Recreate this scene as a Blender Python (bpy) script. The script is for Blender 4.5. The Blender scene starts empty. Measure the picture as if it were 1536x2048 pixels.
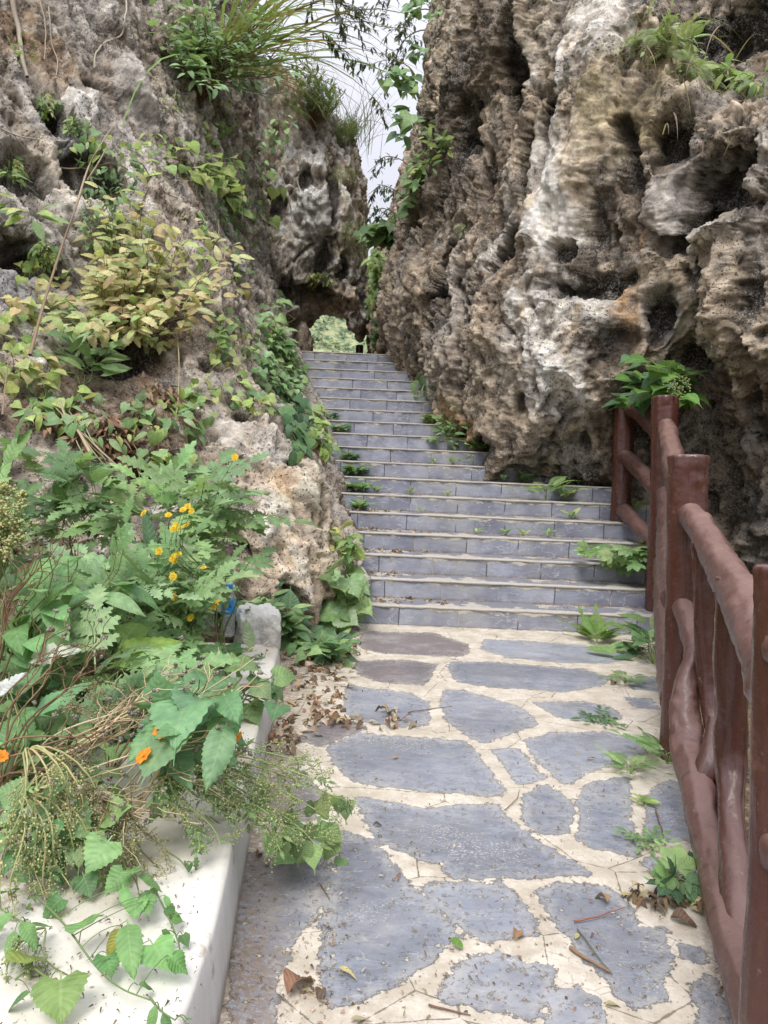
import bpy, math, random, zlib
import numpy as np
from mathutils import Vector, Matrix
from mathutils.bvhtree import BVHTree

random.seed(11)
rng = np.random.RandomState(11)
sc = bpy.context.scene
COL = sc.collection
PI = math.pi

# ------------------------------------------------------------------ camera
H = 1.28                      # eye height above the lower path
PITCH = math.radians(3.8)     # looking slightly down
ROLL = 0.042
FPX, CX, CY = 1500.0, 768.0, 1024.0
_F = np.array([0, math.cos(PITCH), -math.sin(PITCH)])
_R0 = np.array([1.0, 0, 0]); _U0 = np.array([0, math.sin(PITCH), math.cos(PITCH)])
_R = math.cos(ROLL) * _R0 + math.sin(ROLL) * _U0
_U = -math.sin(ROLL) * _R0 + math.cos(ROLL) * _U0
EYE = np.array([0, 0, H])

def ray(px, py):
    return _F + _R * ((px - CX) / FPX) - _U * ((py - CY) / FPX)

def at(px, py, d):            # the point seen at that place of the photograph, d metres in
    return EYE + ray(px, py) * d

def on_z(px, py, z=0.0):
    r = ray(px, py)
    return EYE + r * ((z - H) / r[2])

cam_d = bpy.data.cameras.new('camera')
cam = bpy.data.objects.new('camera', cam_d); COL.objects.link(cam)
m = Matrix(((_R[0], _U[0], -_F[0], 0), (_R[1], _U[1], -_F[1], 0), (_R[2], _U[2], -_F[2], H), (0, 0, 0, 1)))
cam.matrix_world = m
cam_d.sensor_fit = 'VERTICAL'; cam_d.sensor_height = 36.0
cam_d.lens = 36.0 * FPX / 2048.0
cam_d.clip_start = 0.05; cam_d.clip_end = 2000
sc.camera = cam
sc.render.resolution_x, sc.render.resolution_y = 768, 1024

# ------------------------------------------------------------------ noise
_rs = np.random.RandomState(5)
PERM = _rs.permutation(256)
_g = _rs.normal(size=(256, 3)); GRAD = _g / np.linalg.norm(_g, axis=1)[:, None]
RND3 = _rs.rand(256, 3)

def _h(ix, iy, iz):
    return PERM[(PERM[(PERM[ix & 255] + iy) & 255] + iz) & 255]

def perlin(P):
    P = np.asarray(P, float)
    i = np.floor(P).astype(np.int64); f = P - i
    u = f * f * f * (f * (f * 6 - 15) + 10)
    out = 0
    for dx in (0, 1):
        wx = u[:, 0] if dx else 1 - u[:, 0]
        for dy in (0, 1):
            wy = u[:, 1] if dy else 1 - u[:, 1]
            for dz in (0, 1):
                wz = u[:, 2] if dz else 1 - u[:, 2]
                g = GRAD[_h(i[:, 0] + dx, i[:, 1] + dy, i[:, 2] + dz)]
                d = g[:, 0] * (f[:, 0] - dx) + g[:, 1] * (f[:, 1] - dy) + g[:, 2] * (f[:, 2] - dz)
                out = out + wx * wy * wz * d
    return out * 1.5

def fbm(P, octv=4, gain=.5, lac=2.03):
    a, s, o = 1.0, 1.0, 0
    for k in range(octv):
        o = o + a * perlin(P * s + 17.3 * k); a *= gain; s *= lac
    return o

def ridged(P, octv=4, gain=.5):
    a, s, o, w = 1.0, 1.0, 0, 0
    for k in range(octv):
        n = 1 - np.abs(perlin(P * s + 9.1 * k)) * 1.6
        o = o + a * n * n; w += a; a *= gain; s *= 2.07
    return o / w

def worley(P):
    P = np.asarray(P, float)
    i = np.floor(P).astype(np.int64); f = P - i
    f1 = np.full(len(P), 9.0); f2 = np.full(len(P), 9.0)
    for dx in (-1, 0, 1):
        for dy in (-1, 0, 1):
            for dz in (-1, 0, 1):
                r = RND3[_h(i[:, 0] + dx, i[:, 1] + dy, i[:, 2] + dz)]
                d = np.sqrt((dx + r[:, 0] - f[:, 0]) ** 2 + (dy + r[:, 1] - f[:, 1]) ** 2 + (dz + r[:, 2] - f[:, 2]) ** 2)
                f2 = np.where(d < f1, f1, np.minimum(f2, d)); f1 = np.minimum(f1, d)
    return f1, f2

def sstep(a, b, x):
    t = np.clip((x - a) / (b - a), 0, 1)
    return t * t * (3 - 2 * t)

def lerp(a, b, t):
    return a + (b - a) * t

# ------------------------------------------------------------------ objects
def tag(o, label=None, cat=None, group=None, kind=None):
    if label: o['label'] = label
    if cat: o['category'] = cat
    if group: o['group'] = group
    if kind: o['kind'] = kind
    return o

def link(name, me, mat=None, parent=None, loc=None):
    o = bpy.data.objects.new(name, me)
    COL.objects.link(o)
    if mat is not None and me is not None:
        me.materials.append(mat)
    if loc is not None: o.location = loc
    if parent is not None: o.parent = parent
    return o

def thing(name, label, cat, loc=(0, 0, 0), group=None):
    random.seed(zlib.crc32(label.encode()))
    o = link(name, None, loc=[float(c) for c in loc])
    return tag(o, label, cat, group)

def mesh_np(name, V, loops, totals, attrs=None, smooth=True):
    me = bpy.data.meshes.new(name)
    V = np.ascontiguousarray(V, np.float32); loops = np.ascontiguousarray(loops, np.int32)
    totals = np.ascontiguousarray(totals, np.int32)
    me.vertices.add(len(V)); me.vertices.foreach_set('co', V.ravel())
    me.loops.add(len(loops)); me.loops.foreach_set('vertex_index', loops)
    me.polygons.add(len(totals))
    st = np.zeros(len(totals), np.int32); st[1:] = np.cumsum(totals)[:-1]
    me.polygons.foreach_set('loop_start', st)
    me.polygons.foreach_set('use_smooth', np.full(len(totals), smooth))
    for k, A in (attrs or {}).items():
        A = np.asarray(A, np.float32)
        if A.ndim == 1:
            at_ = me.attributes.new(k, 'FLOAT', 'POINT'); at_.data.foreach_set('value', A)
        elif A.shape[1] == 3:
            at_ = me.attributes.new(k, 'FLOAT_VECTOR', 'POINT'); at_.data.foreach_set('vector', A.ravel())
    me.update(calc_edges=True)
    return me

def grid_faces(nu, nv, flip=False, wrap=False):
    iu = np.arange(nu if wrap else nu - 1)
    a, b = np.meshgrid(iu, np.arange(nv - 1), indexing='ij')
    a2 = (a + 1) % nu
    q = np.stack([a * nv + b, a2 * nv + b, a2 * nv + b + 1, a * nv + b + 1], -1).reshape(-1, 4)
    return q[:, ::-1] if flip else q

def grid_mesh(name, P, attrs=None, flip=False, smooth=True):
    nu, nv = P.shape[:2]
    q = grid_faces(nu, nv, flip)
    return mesh_np(name, P.reshape(-1, 3), q.ravel(), np.full(len(q), 4), attrs, smooth)

class MB:                      # collects simple shapes into one mesh
    def __init__(s): s.V = []; s.F = []; s.n = 0; s.C = []
    def add(s, V, F, c=(1, 1, 1)):
        V = np.asarray(V, float)
        s.V.append(V); s.F += [tuple(i + s.n for i in f) for f in F]; s.n += len(V)
        s.C.append(np.tile(np.asarray(c, float), (len(V), 1)))
        return s
    def box(s, x0, x1, y0, y1, z0, z1):
        V = [(x, y, z) for x in (x0, x1) for y in (y0, y1) for z in (z0, z1)]
        return s.add(V, [(0, 1, 3, 2), (4, 6, 7, 5), (0, 4, 5, 1), (2, 3, 7, 6), (0, 2, 6, 4), (1, 5, 7, 3)])
    def lathe(s, prof, seg=20, c=(1, 1, 1)):
        V = []; F = []
        for r, z in prof:
            for k in range(seg):
                a = 2 * PI * k / seg; V.append((r * math.cos(a), r * math.sin(a), z))
        for j in range(len(prof) - 1):
            for k in range(seg):
                k2 = (k + 1) % seg
                F.append((j * seg + k, j * seg + k2, (j + 1) * seg + k2, (j + 1) * seg + k))
        return s.add(V, F, c)
    def build(s, name, mat, parent=None, smooth=True, loc=None):
        V = np.concatenate(s.V)
        loops = np.array([i for f in s.F for i in f]); tot = np.array([len(f) for f in s.F])
        me = mesh_np(name, V, loops, tot, {'tint': np.concatenate(s.C)}, smooth)
        return link(name, me, mat, parent, loc)

def catmull(P, t):
    """P (n,k), t in [0,n-1]"""
    P = np.asarray(P, float); n = len(P)
    t = np.clip(np.asarray(t, float), 0, n - 1 - 1e-9)
    i = np.floor(t).astype(int); f = (t - i)[:, None]
    pad = np.concatenate([[2 * P[0] - P[1]], P, [2 * P[-1] - P[-2]]])
    p0, p1, p2, p3 = pad[i], pad[i + 1], pad[i + 2], pad[i + 3]
    return .5 * (2 * p1 + (p2 - p0) * f + (2 * p0 - 5 * p1 + 4 * p2 - p3) * f ** 2 + (3 * p1 - p0 - 3 * p2 + p3) * f ** 3)

# ------------------------------------------------------------------ material helpers
class NT:
    def __init__(s, name):
        s.m = bpy.data.materials.new(name); s.m.use_nodes = True
        s.t = s.m.node_tree; s.t.nodes.clear()
        s.out = s.t.nodes.new('ShaderNodeOutputMaterial')
    def n(s, typ, **kw):
        nd = s.t.nodes.new(typ)
        for k, v in kw.items(): setattr(nd, k, v)
        return nd
    def set(s, nd, sock, v):
        if isinstance(v, bpy.types.NodeSocket): s.t.links.new(v, nd.inputs[sock])
        else: nd.inputs[sock].default_value = v
    def attr(s, name, vec=True):
        a = s.n('ShaderNodeAttribute', attribute_name=name)
        return a.outputs['Color'] if vec == 'c' else (a.outputs['Vector'] if vec else a.outputs['Fac'])
    def coord(s, which='Object'):
        return s.n('ShaderNodeTexCoord').outputs[which]
    def mapping(s, vec, scale=(1, 1, 1), loc=(0, 0, 0), rot=(0, 0, 0)):
        mp = s.n('ShaderNodeMapping'); s.set(mp, 'Vector', vec); mp.inputs['Scale'].default_value = scale
        mp.inputs['Location'].default_value = loc; mp.inputs['Rotation'].default_value = rot
        return mp.outputs[0]
    def noise(s, vec, scale, detail=4, rough=.55, out='Fac', dist=0):
        nd = s.n('ShaderNodeTexNoise'); s.set(nd, 'Vector', vec)
        nd.inputs['Scale'].default_value = scale; nd.inputs['Detail'].default_value = detail
        nd.inputs['Roughness'].default_value = rough; nd.inputs['Distortion'].default_value = dist
        return nd.outputs[out]
    def voro(s, vec, scale, feature='F1', out='Distance', rand=1):
        nd = s.n('ShaderNodeTexVoronoi', feature=feature); s.set(nd, 'Vector', vec)
        nd.inputs['Scale'].default_value = scale; nd.inputs['Randomness'].default_value = rand
        return nd.outputs[out]
    def math(s, op, a, b=0.0, c=0.0, clamp=False):
        nd = s.n('ShaderNodeMath', operation=op, use_clamp=clamp)
        s.set(nd, 0, a); s.set(nd, 1, b); s.set(nd, 2, c)
        return nd.outputs[0]
    def ramp(s, fac, lo, hi, a=0.0, b=1.0):
        nd = s.n('ShaderNodeMapRange', interpolation_type='SMOOTHSTEP')
        s.set(nd, 'Value', fac); s.set(nd, 'From Min', lo); s.set(nd, 'From Max', hi)
        s.set(nd, 'To Min', a); s.set(nd, 'To Max', b)
        return nd.outputs[0]
    def mix(s, fac, a, b, mode='MIX'):
        nd = s.n('ShaderNodeMix', data_type='RGBA', blend_type=mode)
        s.set(nd, 0, fac)
        for k, v in ((6, a), (7, b)):
            if isinstance(v, bpy.types.NodeSocket): s.t.links.new(v, nd.inputs[k])
            else: nd.inputs[k].default_value = (*v, 1) if len(v) == 3 else v
        return nd.outputs[2]
    def sep(s, v):
        nd = s.n('ShaderNodeSeparateXYZ'); s.set(nd, 0, v); return nd.outputs
    def bump(s, height, strength=.5, dist=.02, normal=None):
        nd = s.n('ShaderNodeBump'); s.set(nd, 'Height', height)
        nd.inputs['Strength'].default_value = strength; nd.inputs['Distance'].default_value = dist
        if normal is not None: s.set(nd, 'Normal', normal)
        return nd.outputs[0]
    def bsdf(s, color, rough=.8, normal=None, spec=.3, **kw):
        b = s.n('ShaderNodeBsdfPrincipled')
        if isinstance(color, bpy.types.NodeSocket): s.set(b, 'Base Color', color)
        else: b.inputs['Base Color'].default_value = (*color, 1)
        s.set(b, 'Roughness', rough); s.set(b, 'Specular IOR Level', spec)
        if normal is not None: s.set(b, 'Normal', normal)
        for k, v in kw.items(): s.set(b, k.replace('_', ' '), v)
        return b
    def done(s, shader):
        s.t.links.new(shader if isinstance(shader, bpy.types.NodeSocket) else shader.outputs[0], s.out.inputs[0])
        return s.m
# ================================================================== rock
def project(P):
    v = P - EYE; d = v @ _F
    d = np.where(np.abs(d) < 1e-3, 1e-3, d)
    return CX + FPX * (v @ _R) / d, CY - FPX * (v @ _U) / d, d

def rock_material():
    n = NT('weathered_karst_rock')
    co = n.coord('Object'); base = n.attr('Col')
    wv = n.n('ShaderNodeVectorMath', operation='MULTIPLY_ADD')
    n.set(wv, 0, n.noise(co, 7, 4, .6, 'Color')); wv.inputs[1].default_value = (.16, .16, .10); n.set(wv, 2, co)
    cw = wv.outputs[0]
    n1 = n.noise(co, 9, 6, .65); n2 = n.noise(co, 42, 5, .7); n3 = n.noise(co, 150, 3, .7)
    v1 = n.voro(n.mapping(cw, (1, 1, .62)), 15); v2 = n.voro(n.mapping(cw, (1, 1, .7)), 38); v3 = n.voro(cw, 95)
    pm = n.ramp(n.noise(co, 1.9, 3, .6), .41, .56); pm2 = n.ramp(n.noise(co, 3.1, 3, .6), .38, .53)
    pm3 = n.ramp(n.noise(n.mapping(co, (1, 1, 1), (7, 3, 1)), 2.3, 4, .6), .42, .56)
    c = n.mix(n.ramp(n1, .35, .7), n.mix(1.0, base, (.60, .58, .57), 'MULTIPLY'), n.mix(1.0, base, (1.38, 1.34, 1.28), 'MULTIPLY'))
    c = n.mix(n.ramp(n2, .56, .70, 0, .6), c, n.mix(1.0, base, (.30, .26, .23), 'MULTIPLY'))
    c = n.mix(n.ramp(n2, .42, .30, 0, .5), c, n.mix(.5, base, (.62, .58, .52)))
    c = n.mix(n.math('MULTIPLY', n.math('MULTIPLY', n.ramp(n3, .50, .60), pm3), n.ramp(n2, .54, .46)), c, (.60, .57, .52))
    c = n.mix(n.ramp(n3, .62, .72, 0, .45), c, (.03, .025, .02))
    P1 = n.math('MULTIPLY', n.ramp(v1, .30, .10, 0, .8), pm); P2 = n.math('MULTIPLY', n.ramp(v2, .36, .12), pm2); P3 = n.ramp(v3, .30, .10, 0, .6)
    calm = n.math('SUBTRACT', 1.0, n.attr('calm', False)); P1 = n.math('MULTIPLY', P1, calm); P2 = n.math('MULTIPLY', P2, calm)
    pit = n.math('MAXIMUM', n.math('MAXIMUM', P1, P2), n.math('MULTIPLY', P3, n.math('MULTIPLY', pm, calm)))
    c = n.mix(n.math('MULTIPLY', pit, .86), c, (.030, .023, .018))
    h = n.math('ADD', n.math('MULTIPLY', n.noise(cw, 20, 6, .74), n.math('ADD', .5, n.math('MULTIPLY', calm, .65))), n.math('MULTIPLY', n3, .14))
    h = n.math('SUBTRACT', h, n.math('MULTIPLY', P1, .55)); h = n.math('SUBTRACT', h, n.math('MULTIPLY', P2, .30)); h = n.math('SUBTRACT', h, n.math('MULTIPLY', P3, .08))
    nb = n.bump(h, 1.0, .028)
    return n.done(n.bsdf(c, .93, nb, .15))

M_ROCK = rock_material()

TAN = np.array((.48, .40, .305)); BROWN = np.array((.225, .18, .135)); DARK = np.array((.07, .056, .045))
GREY = np.array((.33, .31, .29)); WHITE = np.array((.74, .70, .64)); OCHRE = np.array((.43, .27, .14))
BLUEG = np.array((.25, .26, .285)); OLIVE = np.array((.33, .28, .17)); SOIL = np.array((.17, .115, .075)); BLACK = np.array((.03, .028, .027))

def surface(cols, nu, nv):
    C = np.array(cols, float); nc, nl = C.shape[:2]
    def ev(tu, tv):
        A = np.stack([catmull(C[i], tv) for i in range(nc)])          # nc, nv, 3
        return np.stack([catmull(A[:, j], tu) for j in range(len(tv))], 1)
    cu = np.linspace(0, nc - 1, 90); cv = np.linspace(0, nl - 1, 90)
    P = ev(cu, cv)
    lu = np.concatenate([[0], np.cumsum(np.linalg.norm(np.diff(P, axis=0), axis=2).mean(1))])
    lv = np.concatenate([[0], np.cumsum(np.linalg.norm(np.diff(P, axis=1), axis=2).mean(0))])
    tu = np.interp(np.linspace(0, lu[-1], nu), lu, cu); tv = np.interp(np.linspace(0, lv[-1], nv), lv, cv)
    return ev(tu, tv)

def gnormals(P, toward=None):
    du = np.gradient(P, axis=0); dv = np.gradient(P, axis=1)
    N = np.cross(du, dv); N /= (np.linalg.norm(N, axis=2)[..., None] + 1e-9)
    s = 1.0
    if toward is not None and (N * (toward - P)).sum(2).mean() < 0: s = -1.0
    return N * s, s

def blur(A, k):
    for ax in (0, 1):
        c = np.cumsum(np.concatenate([np.repeat(np.take(A, [0], ax), k + 1, ax), A, np.repeat(np.take(A, [-1], ax), k, ax)], ax), ax)
        n = A.shape[ax]
        A = (np.take(c, range(2 * k + 1, 2 * k + 1 + n), ax) - np.take(c, range(0, n), ax)) / (2 * k + 1)
    return A

def find(P, px, py):
    X, Y, D = project(P.reshape(-1, 3))
    q = (X - px) ** 2 + (Y - py) ** 2
    near = q < q.min() + 250
    i = np.where(near)[0][np.argmin(np.where(D[near] > 0, D[near], 99))]
    return P.reshape(-1, 3)[i]

def rock_sheet(name, cols, nu, nv, dents, paints, base_cols, style, toward, smooths=()):
    P0 = surface(cols, nu, nv)
    N0, s = gnormals(P0, toward)
    N0 = blur(N0, 6); N0 /= np.linalg.norm(N0, axis=2)[..., None]
    flat = P0.reshape(-1, 3)
    pts = [find(P0, d[0], d[1]) for d in dents]
    # wander the coordinates so lumps are not regular
    W = np.stack([fbm(flat * .9 + o, 2) for o in (3.1, 41.7, 77.3)], 1)
    Q = flat + .32 * W
    a = np.array(style['axis'], float); a /= np.linalg.norm(a)
    S = Q - np.outer(Q @ a, a) * style['stretch']
    big = style['big'] * fbm(Q * .5, 3)
    rib = style['rib'] * (ridged(S * style['ribf'], 4) - .45)
    f1, f2 = worley(S * style['cellf'])
    cell = style['cell'] * (sstep(.05, .75, f1) - .5) * -1
    d = (big + rib + cell)
    env = np.zeros(len(flat))
    for (px, py, rx, rz, dep), c in zip(dents, pts):
        r = flat + .12 * W - c
        q = (r[:, 0] ** 2 + r[:, 1] ** 2) / rx ** 2 + r[:, 2] ** 2 / rz ** 2
        if dep > 0:
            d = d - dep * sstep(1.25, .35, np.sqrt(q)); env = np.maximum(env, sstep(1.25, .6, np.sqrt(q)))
        else:
            d = d - dep * np.exp(-q)
    D1 = d.reshape(nu, nv)
    P1 = P0 + N0 * D1[..., None]
    P1 = P1 + (style.get('drag', .10) * np.stack([fbm(flat * 1.7 + o, 3) for o in (5.5, 15.5, 25.5)], 1)).reshape(nu, nv, 3)
    N1, _ = gnormals(P1, toward); N1 = blur(N1, 2); N1 /= (np.linalg.norm(N1, axis=2)[..., None] + 1e-9)
    f = P1.reshape(-1, 3); S2 = f - np.outer(f @ a, a) * style['stretch'] * .8
    mid = style['mid'] * (ridged(S2 * 2.6, 4) - .5)
    p1, p2 = worley(S2 * 6.5 + .6 * W)
    k1, k2 = worley(S2 * np.array([1.1, 1.1, .9]) + .5 * W)
    k3, k4 = worley(S2 * 2.7 + .7 * W + 5)
    crk = -style.get('crack', .09) * (sstep(.09, .0, k2 - k1) + .5 * sstep(.10, .0, k4 - k3)) * sstep(-.3, .3, fbm(f * .9 + 21, 2))
    pits = crk - style['pit'] * sstep(.42, .12, p1) * sstep(-.25, .35, fbm(f * .8 + 7, 2))
    q1, _ = worley(S2 * 16.0 + .9 * W)
    pits = pits - style['pit'] * .45 * sstep(.45, .1, q1) * sstep(-.1, .4, fbm(f * 1.3 + 3, 2))
    fine = style['fine'] * fbm(f * 9, 4, .6)
    smw = np.zeros(len(flat))
    for (px, py, rx, rz, k) in smooths:
        r = flat - find(P0, px, py)
        smw = np.maximum(smw, k * sstep(1.2, .6, np.sqrt((r[:, 0] ** 2 + r[:, 1] ** 2) / rx ** 2 + r[:, 2] ** 2 / rz ** 2) + .3 * fbm(f * 2.2, 3)))
    D2 = ((mid + pits) * (1 - .8 * smw) + fine * (1 - .45 * smw)).reshape(nu, nv)
    P2 = P1 + N1 * D2[..., None]
    # cavity (how deep below its surroundings) to paint occlusion shade, and some dirt, into the hollows
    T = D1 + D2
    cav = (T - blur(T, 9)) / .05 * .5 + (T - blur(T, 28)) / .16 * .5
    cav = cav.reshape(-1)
    t1 = fbm(f * .75 + 31, 4); t2 = fbm(S2 * 1.6 + 8, 4); t3 = fbm(f * 3.3 + 12, 4, .6); t4 = fbm(S2 * 6 + 2, 3, .6)
    c = lerp(base_cols[0], base_cols[1], sstep(-.35, .45, t1)[:, None])
    c = lerp(c, base_cols[2], (sstep(.05, .55, t2) * .8)[:, None])
    c = lerp(c, base_cols[3], (sstep(.15, .6, t3) * .75)[:, None])
    c = lerp(c, DARK * 1.7, (sstep(.12, .6, -t2) * .55)[:, None])
    for (px, py, rx, rz, colr, k) in paints:
        o = find(P0, px, py); r = flat - o
        q = np.sqrt((r[:, 0] ** 2 + r[:, 1] ** 2) / rx ** 2 + r[:, 2] ** 2 / rz ** 2)
        w = sstep(1.15, .55, q + .55 * t3 + .35 * t2 + .3 * t4) * k
        c = lerp(c, colr, w[:, None])
    c = c * (1 + .25 * t4)[:, None]
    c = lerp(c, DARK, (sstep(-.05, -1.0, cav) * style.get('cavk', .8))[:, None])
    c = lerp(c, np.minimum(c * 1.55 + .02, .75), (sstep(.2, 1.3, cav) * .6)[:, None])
    c = lerp(c, BLACK, (env * .6)[:, None])  # painted shade inside the dents too
    c = np.clip(c, .012, .8)
    c = c * style.get('gain', 1.0); c = np.clip(c, .012, .82)
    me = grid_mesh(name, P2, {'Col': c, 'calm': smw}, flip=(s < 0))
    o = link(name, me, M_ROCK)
    tag(o, kind='structure')
    return o, P2

def col(*pts, down=.7, back=(0, 0, 0)):
    L = [at(*p) for p in pts]
    b = L[0] + np.array(back, float); b = np.array([b[0], b[1], min(b[2] - down, -.25)])
    return [b] + L

GORGE = np.array([0.2, 5.0, 3.0])
R_cols = [
    col((735, 740, 19), (735, 650, 19), (735, 560, 19), (765, 480, 19), (810, 350, 19), (850, 200, 19), (860, 50, 19), (890, -120, 19), (920, -300, 20)),
    col((765, 760, 14.2), (758, 660, 14), (757, 570, 13.8), (795, 480, 13.8), (832, 380, 13.8), (835, 270, 13.8), (850, 200, 13.9), (905, 0, 14), (940, -200, 14.5)),
    col((788, 800, 11.2), (782, 680, 11), (778, 575, 10.9), (800, 480, 11), (832, 390, 11), (850, 285, 10.9), (848, 205, 10.8), (905, 0, 10.9), (930, -200, 11.2)),
    col((880, 890, 9.4), (872, 790, 9.15), (862, 680, 9.0), (870, 560, 9.0), (880, 420, 9.3), (890, 290, 9.4), (905, 180, 9.3), (945, 0, 9.2), (960, -200, 9.3)),
    col((1010, 985, 8.25), (985, 890, 7.95), (975, 760, 7.85), (985, 620, 7.8), (1000, 480, 8.1), (1005, 330, 8.3), (1010, 180, 8.25), (1030, 0, 8.0), (1040, -200, 8.1)),
    col((1222, 1050, 7.72), (1205, 935, 7.62), (1190, 800, 7.3), (1180, 650, 7.1), (1180, 500, 7.2), (1180, 350, 7.15), (1185, 200, 7.2), (1190, 20, 7.5), (1200, -200, 7.9)),
    col((1400, 1110, 7.4), (1390, 980, 7.25), (1390, 830, 7.1), (1390, 660, 6.6), (1390, 480, 6.35), (1390, 320, 6.3), (1390, 215, 6.4), (1400, 90, 7.1), (1420, -200, 7.6)),
    col((1550, 1190, 6.5), (1545, 1030, 6.35), (1545, 860, 6.2), (1545, 680, 5.75), (1545, 490, 5.7), (1545, 330, 5.65), (1545, 235, 5.8), (1555, 110, 6.5), (1580, -200, 7.0)),
    col((1850, 1350, 5.3), (1840, 1150, 5.1), (1840, 930, 5.0), (1840, 700, 5.0), (1840, 480, 4.9), (1840, 330, 4.9), (1840, 230, 5.1), (1850, 100, 5.6), (1880, -200, 6.0)),
    col((2700, 1800, 3.8), (2700, 1500, 3.7), (2700, 1150, 3.6), (2700, 800, 3.6), (2700, 480, 3.6), (2700, 250, 3.6), (2700, 50, 3.8), (2700, -150, 4.1), (2700, -500, 4.4)),
]
R_dents = [
    (1415, 375, .36, .30, .48), (1375, 455, .2, .14, .35), (1470, 430, .16, .12, .25), (1005, 470, .14, .24, .35), (975, 490, .05, .1, .25),
    (1290, 645, .13, .3, .25), (1160, 565, .55, .16, .25), (1335, 500, .22, .07, .30), (1330, 250, .18, .3, .32), (1000, 150, .24, .6, .34),
    (900, 290, .3, .5, .3), (1085, 190, .14, .42, .32), (1200, 700, .28, .25, .14), (1130, 1010, .5, .2, .12), (1275, 930, .3, .5, .2), (1290, 820, .4, .4, .22),
    (945, 900, .3, .16, .2), (850, 620, .35, .5, .2), (1250, 330, .09, .3, .2), (1390, 760, .12, .6, .2), (1480, 1020, .2, .2, .05),
    (1450, 60, .6, .35, .3), (1240, 250, .12, .14, .2), (920, 80, .3, .4, .25), (1125, 500, .2, .1, .2), (1040, 350, .08, .6, .18), (1185, 430, .07, .5, .16),
    (1500, 560, .1, .4, .2), (850, 830, .2, .25, .18),
    (1110, 400, .35, .8, -.22), (1300, 410, .16, .5, -.24), (990, 660, .6, .6, -.15), (1450, 640, .3, .7, -.26), (1170, 90, .5, .4, -.2), (1420, 480, .35, .1, -.2),
    (1230, 180, .4, .3, -.15), (890, 520, .35, .5, -.12), (1080, 740, .4, .5, -.14),
]
R_paints = [  # upper-left dark browns carry the overhang's shade, put into the colour
    (930, 130, 1.1, 1.0, BROWN * .7, .9), (880, 260, .7, 1.0, DARK * 1.3, .75), (840, 330, .5, 1.2, BROWN * .6, .8), (1000, 180, .5, .7, BROWN, .7), (1230, 240, .55, .5, OLIVE, .7), (1130, 30, .6, .45, WHITE, .9),
    (1180, 120, .45, .3, WHITE, .75), (1060, 60, .4, .3, TAN, .7), (1110, 410, .36, .75, WHITE, 1.0), (1090, 280, .3, .3, WHITE, .7), (1170, 330, .3, .5, TAN, .7),
    (1250, 420, .3, .6, BROWN, .8), (1320, 420, .22, .5, GREY, .8), (1150, 550, .55, .3, DARK, .85), (1240, 690, .35, .45, BROWN, .95), (1190, 640, .2, .22, WHITE, .9),
    (1080, 640, .4, .45, WHITE, .9), (1095, 730, .34, .4, WHITE, .95), (1130, 800, .35, .35, WHITE, .7), (1010, 760, .2, .3, WHITE, .5), (960, 500, .22, .5, WHITE, .6), (1250, 620, .12, .6, OCHRE, .8), (1265, 500, .06, .3, OCHRE, .7),
    (1300, 640, .2, .4, GREY, .8), (1160, 990, .55, .28, DARK, .8), (1220, 850, .3, .4, BROWN, .7), (1440, 40, .8, .4, BLACK, .85), (1330, 140, .4, .12, TAN, .9),
    (1450, 215, .55, .14, TAN, .9), (1480, 300, .4, .16, WHITE, .5), (1410, 470, .4, .12, WHITE, .5), (1510, 450, .25, .6, GREY, .7), (1430, 700, .25, .6, BROWN, .6),
    (1500, 680, .3, .6, TAN, .5), (1450, 960, .6, .3, BROWN, .8), (890, 850, .4, .35, OCHRE, .75), (830, 790, .35, .4, BROWN, .8), (870, 640, .5, .8, GREY, .55), (800, 450, .35, 1.2, BROWN, .75),
    (930, 720, .5, .4, TAN, .6), (1010, 820, .4, .3, TAN, .5), (1000, 900, .4, .25, BROWN, .5), (1370, 880, .2, .5, GREY, .5), (1310, 990, .2, .25, WHITE, .5), (1180, 200, .3, .4, OLIVE, .7),
]
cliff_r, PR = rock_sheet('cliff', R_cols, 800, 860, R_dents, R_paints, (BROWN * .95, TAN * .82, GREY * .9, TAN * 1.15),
    dict(axis=(0, .0, 1), stretch=.80, gain=1.12, big=.12, rib=.34, ribf=.85, cell=.05, cellf=1.4, mid=.105, pit=.10, fine=.036, drag=.05, cavk=.88), GORGE, [(1110, 400, .36, .8, 1.0), (1090, 280, .3, .3, .8), (1230, 230, .4, .35, .8), (1180, 330, .4, .4, .7), (1310, 400, .2, .5, .6), (1250, 620, .15, .6, .7), (1130, 60, .6, .4, .5), (1010, 470, .1, .3, .6), (1330, 640, .2, .5, .6)])

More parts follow.
